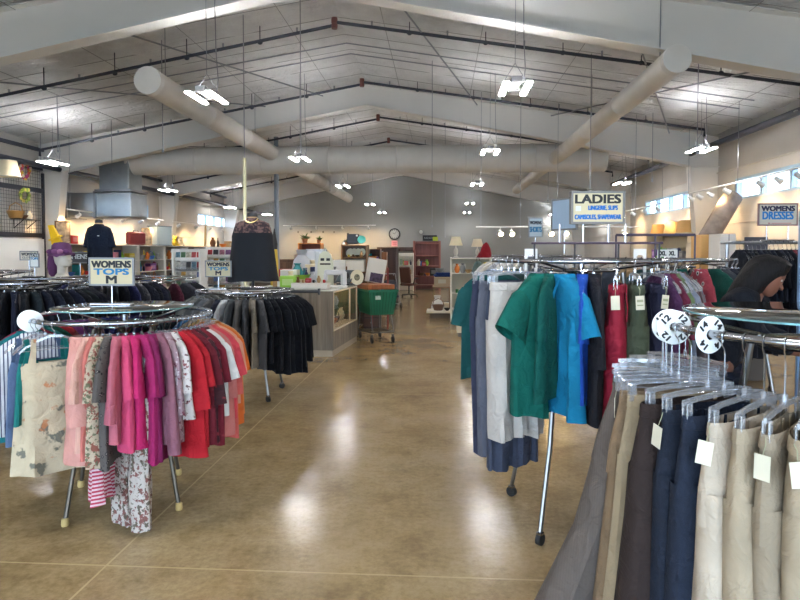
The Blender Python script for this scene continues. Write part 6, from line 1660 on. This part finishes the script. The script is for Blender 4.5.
# red wire rack
q = P(379, 280, 12.6)
t = thing('wire_stand', 'red metal wire rack behind the green cart', 'rack', (q.x, q.y+0.3, 0))
for sx in (-1, 1):
    for sy in (-1, 1): MB().tube([(sx*0.16, sy*0.12, 0), (sx*0.16, sy*0.12, hz(268, 12.6))], 0.01, 6).build('post', plain((130, 40, 40), 0.5), t)
for z in (0.4, 0.8, 1.15):
    w_ = MB()
    for i in range(7): w_.tube([(-0.16+i*0.053, -0.12, z), (-0.16+i*0.053, 0.12, z)], 0.005, 5)
    w_.tube([(-0.16, -0.12, z), (0.16, -0.12, z)], 0.007, 5).tube([(-0.16, 0.12, z), (0.16, 0.12, z)], 0.007, 5).build('wire_shelf', plain((130, 40, 40), 0.5), t)

# ---- eastern side of the aisle: white shelf, lamps, table with blue cloth, low platform
q = F(450, 322)
ws = shelf_unit('white open shelf unit of glassware at the aisle', (q.x+0.5, q.y+0.25, 0), 0.98, 0.42, [0.3, hz(293, 14.2), hz(273, 14.2), hz(258, 14.2)], hz(257.5, 14.2), 0, plain((226, 222, 208), 0.5), plain((190, 186, 170), 0.7))
for z, nm in ((hz(293, 14.2), 'low'), (hz(273, 14.2), 'high')): stock(6, on(ws, -0.4, -0.1, z), on(ws, 0.4, -0.1, z), 'on the %s board of the white glassware shelf' % nm, 'goods on the white glassware shelf', 1.0, [2, 3, 4, 0], smax=1.15)
zt = hz(257.5, 14.2)
def table_lamp(label, loc, s, c=(226, 214, 180), base=(190, 186, 176)):
    t = thing('table_lamp', label, 'lamp', loc)
    MB().lathe([(0.07*s, 0), (0.07*s, 0.015*s), (0.03*s, 0.03*s), (0.055*s, 0.12*s), (0.05*s, 0.2*s), (0.015*s, 0.26*s), (0.012*s, 0.32*s)], 18).build('base', plain(base, 0.35), t)
    MB().lathe([(0.17*s, 0.30*s), (0.11*s, 0.52*s), (0.108*s, 0.518*s), (0.167*s, 0.302*s)], 26, cap=False).build('lamp_shade', plain(c, 0.9), t)
    MB().tube([(-0.11*s, 0, 0.5*s), (0.11*s, 0, 0.5*s)], 0.004, 5).tube([(0, 0, 0.32*s), (0, 0, 0.53*s)], 0.005, 6).build('harp', STEEL, t)
table_lamp('cream table lamp at the aisle end of the white shelf', on(ws, -0.36, 0.0, zt), 0.95)
table_lamp('taller cream table lamp behind, by the white shelf end', on(ws, -0.32, 0.5, 0)[:2]+(zt+0.1,) if False else on(ws, 0.15, 0.02, zt), 0.85, (216, 200, 170))
t = thing('folded_cloth', 'bright red crumpled cloth on the white glassware shelf', 'cloth', on(ws, 0.30, -0.08, zt), 0.3)
rows = []
for i in range(9):
    u = i/8; r_ = 0.15*(1-u)**0.6+0.015
    rows.append([(r_*(1+0.25*math.sin(3*a_+5*u))*math.cos(a_)+0.06*u, 0.6*r_*math.sin(a_), 0.36*u) for a_ in [2*PI*k/18 for k in range(18)]])
MB().loft(rows, True, True, True).build('cloth', fa((170, 30, 44)), t)
t = thing('serving_platter', 'pale spotted box leaning on the high board of the white shelf', 'box', on(ws, -0.28, -0.05, hz(273, 14.2))); MB().box((0, 0, 0.11), (0.3, 0.06, 0.21), 0, 0.01).build('box', plain((222, 216, 206), 0.6, 0, 0.5, 0.15, 40), t); MB().box((0, -0.031, 0.11), (0.16, 0.003, 0.1)).build('label', plain((190, 176, 150), 0.7), t)
t = thing('cloth_bag', 'grey-green cloth bag hung on the white shelf side', 'bag', on(ws, 0.15, -0.26, hz(278, 14.2)), 0)
MB().loft([[(k2*0.13*math.cos(a_), k2*0.06*math.sin(a_), z_) for a_ in [2*PI*k/16 for k in range(16)]] for k2, z_ in ((0.5, 0.0), (1.0, 0.05), (1.05, 0.2), (0.7, 0.34), (0.4, 0.4))], True, True, False).build('bag', fa((110, 128, 124)), t)
MB().tube([(-0.05, 0, 0.4), (0, 0.02, 0.52), (0.05, 0, 0.4)], 0.008, 6).build('bag_handle', fa((90, 104, 100)), t)
q = F(464, 352)
t = cabinet('small pale cabinet below the teal scrub top', 457, 476, 11.6, hz(311, 11.6), 0.4, plain((206, 196, 170), 0.6), 1, 'pale_cabinet')
t = thing('black_crate', 'black plastic crate on the floor near the scrubs rack', 'crate', (P(470, 360, 10.4).x, F(468, 366).y, 0))
mb = MB().loft([ringrect(0.15, 0.15, 0.0, 0), ringrect(0.165, 0.165, 0.34, 0), ringrect(0.155, 0.155, 0.34, 0), ringrect(0.14, 0.14, 0.02, 0)], True, True, True); mb.build('crate', plain((26, 26, 30), 0.5), t)
MB().box((0, -0.166, 0.28), (0.1, 0.01, 0.03), 0, 0.003).build('hand_grip', plain((50, 50, 56), 0.5), t)
q = F(439, 319)
t = thing('low_platform', 'low white platform sticking out into the aisle', 'platform', (q.x, q.y+0.3, 0))
MB().box((0, 0, 0.17), (0.62, 0.7, 0.05), 0, 0.006).build('top', plain((226, 218, 200), 0.5), t)
MB().box((0.02, 0.03, 0.072), (0.5, 0.6, 0.142)).build('base', plain((90, 80, 70), 0.7), t)
PLT = t
good('basket', 'brown', on(PLT, -0.02, -0.1, 0.196), 'brown low basket on the white platform', 'basket', 1.1)
good('bowl', 'black', on(PLT, 0.2, -0.18, 0.196), 'black bowl on the white platform', 'bowl', 0.8)
q = P(442, 300, 15.6)
t = thing('side_table', 'narrow table stacked with boxes beside the white shelf', 'table', (q.x, q.y+0.3, 0))
MB().box((0, 0, 0.73), (0.5, 0.6, 0.04), 0, 0.006).build('tabletop', plain((150, 120, 90), 0.5), t)
for sx in (-1, 1):
    for sy in (-1, 1): MB().box((sx*0.21, sy*0.26, 0.355), (0.05, 0.05, 0.71)).build('leg', plain((130, 104, 78), 0.6), t)
TB = t
t = thing('blue_cloth', 'folded dark blue cloth piled on the side table boxes', 'cloth', on(TB, 0, -0.02, 1.0), 0.1)
MB().box((0, 0, 0.03), (0.44, 0.36, 0.06), 0, 0.025).box((0.02, 0, 0.085), (0.38, 0.32, 0.05), 0, 0.02).build('cloth', fa((34, 60, 130)), t)
t = thing('storage_box', 'pale cardboard box under the blue cloth', 'box', on(TB, 0, 0, 0.751)); MB().box((0, 0, 0.124), (0.42, 0.4, 0.246), 0, 0.006).build('box', plain((190, 166, 136), 0.8), t); MB().box((0, -0.202, 0.13), (0.2, 0.003, 0.1)).build('label', PAPER, t)
good('bowl', 'grey', on(TB, -0.05, -0.02, 1.11), 'grey bowl on top of the blue cloth', 'bowl', 1.3)
good('carton', 'cream', on(TB, 0.02, 0, 0.0), 'cream carton under the side table', 'box', 1.9)
good('vase', 'white', on(TB, -0.12, -0.34, 0.0)+Vector((0.0, 0, 0)), 'white floor vase before the side table', 'vase', 2.2)

# ---- eastern wall goods
def wallE(px, py, x=XR-0.45): return W(px, py, x)
p = wallE(672, 234)
u = shelf_unit('pale wall shelf of lamps on the eastern wall', (XR-0.4, p.y, 0), 2.6, 0.42, [0.5, 1.0, 1.5, p.z], p.z, -PI/2, plain((206, 190, 160), 0.6))
for i, (px, s, c, lb) in enumerate(((657, 1.25, (236, 176, 100), 'square-looking amber lampshade on the eastern wall shelf'), (671, 1.35, (232, 190, 130), 'wide straw lampshade next to the amber one'), (684, 1.3, (226, 182, 120), 'tan lampshade at the near end of the eastern shelf'))):
    q = wallE(px, 234); good('lampshade', c, (XR-0.42, q.y, p.z), lb, 'lampshade', s)
stock(8, on(u, -1.15, -0.05, 1.5), on(u, 1.15, -0.05, 1.5), 'on the eastern wall shelf below the lampshades', 'goods on the eastern wall shelf', 1.2, [0, 2, 3, 6], rz=-PI/2)
p = W(694, 244, XR-0.7)
t = thing('plush_figure', 'brown soft figure sitting by the eastern lampshades', 'toy', (XR-0.5, W(692, 240, XR-0.5).y, p.z+0.0)) if False else None
# long grey boards leaning on the eastern wall
p0, p1 = W(708, 238, XR-0.9), W(733, 196, XR-0.35)
t = thing('carpet_roll', 'long grey-brown streaked roll leaning on the eastern wall', 'roll', (p0.x, p0.y, 0))
d_ = Vector((p1.x-p0.x, p1.y-p0.y, p1.z-p0.z)); d_ = d_*(p1.z/d_.z) if False else d_
b0 = Vector((0, 0, p0.z))-d_*(p0.z-0.06)/d_.z*0.35
MB().tube([b0, b0+(Vector((0, 0, p0.z))-b0), Vector((0, 0, p0.z))+d_], [0.17, 0.18, 0.18], 16).build('roll', plain((120, 108, 100), 0.8, 0, 0.5, 0.35, 5), t)
MB().box((b0.x, b0.y, b0.z/2-0.05), (0.5, 0.5, b0.z-0.1), 0, 0.01).build('plinth', plain((110, 96, 84), 0.7), t)
for i, (px0, px1, py, d, c, lb) in enumerate(((703, 719, 235, 7.4, (226, 178, 112), 'tall amber cardboard box behind the dark dresses'), (722, 738, 234, 7.0, (220, 214, 206), 'tall white cardboard box beside the amber box'), (697, 702, 243, 7.8, (222, 206, 180), 'small pale box beside the amber cardboard box'))):
    a, b = P(px0, py, d), P(px1, py, d); w_ = b.x-a.x; hh = a.z
    t = thing('cardboard_box', lb, 'box', ((a.x+b.x)/2, a.y+0.2, 0))
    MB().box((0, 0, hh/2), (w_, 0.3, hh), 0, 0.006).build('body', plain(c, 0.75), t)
    MB().box((w_*0.05, -0.152, hh-0.12), (0.012, 0.003, 0.24)).build('fold_line', plain(tuple(x*0.75 for x in c), 0.75), t)
    for s in (-1, 1): MB().box((s*w_/4, 0, hh+0.003), (w_/2-0.005, 0.3, 0.005)).build('flap', plain(tuple(x*0.92 for x in c), 0.75), t)
p = P(756, 238, 7.6)
t = thing('picture_frame', 'dark framed board behind the dresses rail', 'picture', (p.x, p.y, 1.55)); w_ = 0.28
MB().box((0, 0, 0.14), (w_, 0.03, 0.3), 0, 0.004).build('board', plain((70, 72, 84), 0.5), t)
MB().box((0, 0.04, -0.77), (0.3, 0.1, 1.54)).build('stand_post', plain((90, 84, 80), 0.6), t)
# more racks of dresses beyond, on the eastern side
c5 = P(742, 250, 6.9)
dark_rack('round chrome rack of dark clothes beyond the dresses rail', c5.x, c5.y, 1.52, [p_ for p_ in range(-178, 20, 12)], [(30, 34, 48), (60, 40, 50), (20, 24, 34), (90, 84, 90)], 'dark clothes beyond the dresses rail', 'on the round rack beyond the dresses rail', 'dark garment')

# ------------------------------------------------------------------ the shopper
def skin(name, joints, bones, m, parent=None, sub=2):
    me = bpy.data.meshes.new(name); me.from_pydata([j[0] for j in joints], bones, []); me.update()
    o = bpy.data.objects.new(name, me); COL.objects.link(o)
    if parent: o.parent = parent
    o.modifiers.new('skin', 'SKIN')
    me.skin_vertices.new() if not me.skin_vertices else None
    for i, j in enumerate(joints):
        r = j[1] if isinstance(j[1], tuple) else (j[1], j[1])
        me.skin_vertices[0].data[i].radius = r; me.skin_vertices[0].data[i].use_root = (i == 0)
    s = o.modifiers.new('sub', 'SUBSURF'); s.levels = sub; s.render_levels = sub
    bpy.context.view_layer.update()
    dg = bpy.context.evaluated_depsgraph_get()
    m2 = bpy.data.meshes.new_from_object(o.evaluated_get(dg)); o.modifiers.clear(); o.data = m2
    m2.materials.clear(); m2.materials.append(m)
    m2.polygons.foreach_set('use_smooth', [True]*len(m2.polygons))
    return o
hp = P(741, 272, 3.95)
fl = Vector((hp.x-0.06, hp.y, 0))
SKIN = plain((112, 70, 54), 0.55)
per = thing('person', 'person with long dark hair in a dark jacket bending over the dresses', 'person', tuple(fl), rad(62))
# local frame: the person looks along -Y, bent forward
HD = Vector((0.0, -0.20, hp.z-0.02))
J = [((0, 0.08, 0.90), (0.15, 0.11)), ((0, 0.04, 1.08), (0.13, 0.10)), ((0, -0.04, 1.28), (0.155, 0.11)), ((0, -0.10, 1.36), (0.10, 0.09)), ((0, -0.14, HD.z-0.12), 0.052), ((0, -0.17, HD.z-0.05), 0.055),
     ((-0.17, -0.07, 1.34), 0.062), ((-0.24, -0.16, 1.12), 0.048), ((-0.19, -0.38, 1.05), 0.038), ((-0.175, -0.45, 1.06), 0.030),
     ((0.17, -0.07, 1.34), 0.062), ((0.24, -0.16, 1.12), 0.048), ((0.19, -0.38, 1.05), 0.038), ((0.175, -0.45, 1.06), 0.030),
     ((-0.1, 0.08, 0.82), 0.095), ((-0.11, 0.04, 0.48), 0.065), ((-0.11, 0.08, 0.09), 0.045), ((-0.11, -0.06, 0.04), 0.038),
     ((0.1, 0.08, 0.82), 0.095), ((0.11, 0.04, 0.48), 0.065), ((0.11, 0.08, 0.09), 0.045), ((0.11, -0.06, 0.04), 0.038)]
bones = [(0, 1), (1, 2), (2, 3), (3, 4), (4, 5), (3, 6), (6, 7), (7, 8), (8, 9), (3, 10), (10, 11), (11, 12), (12, 13), (0, 14), (14, 15), (15, 16), (16, 17), (0, 18), (18, 19), (19, 20), (20, 21)]
body = skin('body', J, bones, SKIN, per)
# head, joined to the body: skull, jaw, nose, ears, lips
hb = MB(); tilt = Matrix.Translation(HD) @ Matrix.Rotation(rad(28), 4, 'X')
rows = []
for z, a, b_, off in ((-0.115, 0.028, 0.03, -0.045), (-0.10, 0.045, 0.05, -0.04), (-0.06, 0.062, 0.078, -0.02), (-0.02, 0.07, 0.09, -0.008), (0.03, 0.075, 0.095, 0), (0.07, 0.07, 0.09, 0.004), (0.1, 0.05, 0.066, 0.006), (0.118, 0.018, 0.025, 0.006)):
    rows.append([(a*math.cos(2*PI*k/24), off+b_*math.sin(2*PI*k/24), z) for k in range(24)])
hb.loft(rows, True, True, True)
hb.loft([[(k2*0.016*math.cos(a_), y_, z_+k2*0.02*math.sin(a_)) for a_ in [2*PI*i/10 for i in range(10)]] for k2, y_, z_ in ((1.0, -0.085, -0.02), (0.9, -0.105, -0.03), (0.4, -0.118, -0.035))], True, False, True)
for s in (-1, 1): hb.ball((s*0.073, 0.0, -0.015), (0.01, 0.02, 0.032), 10, 7)
hb.ball((0, -0.09, -0.062), (0.024, 0.01, 0.006), 10, 6).ball((0, -0.088, -0.072), (0.02, 0.01, 0.007), 10, 6)
hb.xf(tilt)
# merge the head into the body mesh
vs = [tuple(v_.co) for v_ in body.data.vertices]+hb.v; nb_ = len(body.data.vertices)
fs = [tuple(p_.vertices) for p_ in body.data.polygons]+[tuple(i+nb_ for i in f_) for f_ in hb.f]
# hands: palm, four fingers and a thumb, curled as if holding a hanger
hands = MB()
for s in (-1, 1):
    w0 = Vector((s*0.175, -0.45, 1.06)); pm = Vector((s*0.165, -0.52, 1.065))
    hands.tube([w0, w0.lerp(pm, 0.5), pm], [0.026, 0.034, 0.030], 10)
    for k in range(4):
        b0 = pm+Vector((-0.027+0.018*k, 0.0, 0.0)); L = [0.06, 0.07, 0.066, 0.05][k]
        hands.tube([b0+Vector((0, 0.02, 0)), b0+Vector((0, -L*0.35, 0.006)), b0+Vector((0, -L*0.75, -0.012)), b0+Vector((0, -L*0.8, -0.04))], [0.009, 0.0085, 0.008, 0.0065], 8)
    hands.tube([w0.lerp(pm, 0.4)+Vector((-s*0.02, 0, 0)), pm+Vector((-s*0.045, 0.0, -0.012)), pm+Vector((-s*0.04, -0.035, -0.025))], [0.012, 0.0105, 0.008], 8)
n2_ = len(vs); vs += hands.v; fs += [tuple(i+n2_ for i in f_) for f_ in hands.f]
me = bpy.data.meshes.new('body'); me.from_pydata(vs, [], fs); me.update(); me.polygons.foreach_set('use_smooth', [True]*len(me.polygons)); me.materials.append(SKIN); body.data = me
JK = fa((20, 24, 36))
jk = [((0, 0.08, 0.84), (0.19, 0.145)), ((0, 0.04, 1.06), (0.165, 0.13)), ((0, -0.03, 1.26), (0.185, 0.14)), ((0, -0.09, 1.37), (0.12, 0.11)), ((0, -0.115, 1.41), (0.075, 0.075)),
      ((-0.18, -0.07, 1.34), 0.082), ((-0.25, -0.16, 1.12), 0.066), ((-0.195, -0.36, 1.055), 0.05), ((0.18, -0.07, 1.34), 0.082), ((0.25, -0.16, 1.12), 0.066), ((0.195, -0.36, 1.055), 0.05)]
skin('jacket', jk, [(0, 1), (1, 2), (2, 3), (3, 4), (3, 5), (5, 6), (6, 7), (3, 8), (8, 9), (9, 10)], JK, per)
tj = [((0, 0.08, 0.9), (0.165, 0.125)), ((-0.1, 0.08, 0.8), 0.11), ((-0.11, 0.04, 0.48), 0.085), ((-0.11, 0.08, 0.12), 0.066), ((0.1, 0.08, 0.8), 0.11), ((0.11, 0.04, 0.48), 0.085), ((0.11, 0.08, 0.12), 0.066)]
skin('trousers', tj, [(0, 1), (1, 2), (2, 3), (0, 4), (4, 5), (5, 6)], fa((34, 40, 60)), per)
for s in (-1, 1):
    MB().loft([[(s*0.11+a2*math.cos(2*PI*k/16), -0.01+b2*math.sin(2*PI*k/16), z_) for k in range(16)] for a2, b2, z_ in ((0.05, 0.145, 0.0), (0.055, 0.15, 0.02), (0.05, 0.14, 0.06), (0.045, 0.08, 0.1))], True, True, True).build('shoe', BLACKM, per)
hr = MB(); rows = []
for u, (cy_, cz_, a2, b2) in enumerate(((-0.03, 0.135, 0.02, 0.03), (-0.015, 0.12, 0.062, 0.08), (0.012, 0.075, 0.09, 0.105), (0.03, 0.02, 0.1, 0.105), (0.045, -0.05, 0.108, 0.1), (0.06, -0.13, 0.118, 0.09), (0.065, -0.21, 0.115, 0.075), (0.06, -0.30, 0.09, 0.05), (0.05, -0.36, 0.04, 0.025))):
    rows.append([(a2*math.cos(2*PI*k/28)*(1+0.04*math.sin(7*k+u)), cy_+b2*math.sin(2*PI*k/28), cz_) for k in range(28)])
hr.loft(rows, True, True, True)
hr.v = [(x+0.008*math.sin(60*y+9*z), y+0.008*math.sin(55*x+14*z), z+0.006*math.sin(40*x)) for x, y, z in hr.v]
hr.xf(tilt)
hm_, nt, b = newmat('dark hair'); v = coords(nt, (40, 40, 5)); nz = node(nt, 'ShaderNodeTexNoise', Scale=3.0, Detail=4.0); nt.links.new(v, nz.inputs['Vector'])
nt.links.new(ramp(nt, nz.outputs['Fac'], [(0.35, lin((8, 7, 9))), (0.7, lin((24, 19, 20)))]), b.inputs['Base Color']); b.inputs['Roughness'].default_value = 0.7; b.inputs['Specular IOR Level'].default_value = 0.2; bump(nt, b, nz.outputs['Fac'], 0.5, 0.01)
hr.build('hair', hm_, per)
for s in (-1, 1):
    e = MB().ball((s*0.03, -0.084, 0.012), (0.013, 0.008, 0.008), 10, 7).xf(tilt).build('eye', plain((216, 210, 204), 0.3), per)
    MB().ball((s*0.03, -0.0905, 0.012), (0.006, 0.003, 0.006), 8, 6).xf(tilt).build('iris', plain((40, 26, 20), 0.3), e)
# ------------------------------------------------------------------ daylight and view
w = bpy.data.worlds.new('sky'); SC.world = w; w.use_nodes = True
nt = w.node_tree; bg = nt.nodes['Background']
tc = nt.nodes.new('ShaderNodeTexCoord'); sp = nt.nodes.new('ShaderNodeSeparateXYZ')
nt.links.new(tc.outputs['Generated'], sp.inputs[0])
nt.links.new(ramp(nt, sp.outputs['Z'], [(0.0, (0.80, 0.92, 1.0, 1)), (0.5, (0.5, 0.74, 1.0, 1))]), bg.inputs['Color'])
bg.inputs['Strength'].default_value = 6.0
SC.view_settings.view_transform = 'Standard'
SC.view_settings.look = 'None'
SC.view_settings.gamma = 1.0
SC.view_settings.use_curve_mapping = False
SC.view_settings.exposure = 1.22
try:
    SC.cycles.max_bounces = 10; SC.cycles.diffuse_bounces = 5; SC.cycles.transparent_max_bounces = 24
    SC.cycles.caustics_reflective = False; SC.cycles.caustics_refractive = False
    SC.cycles.sample_clamp_indirect = 6.0
except Exception: pass
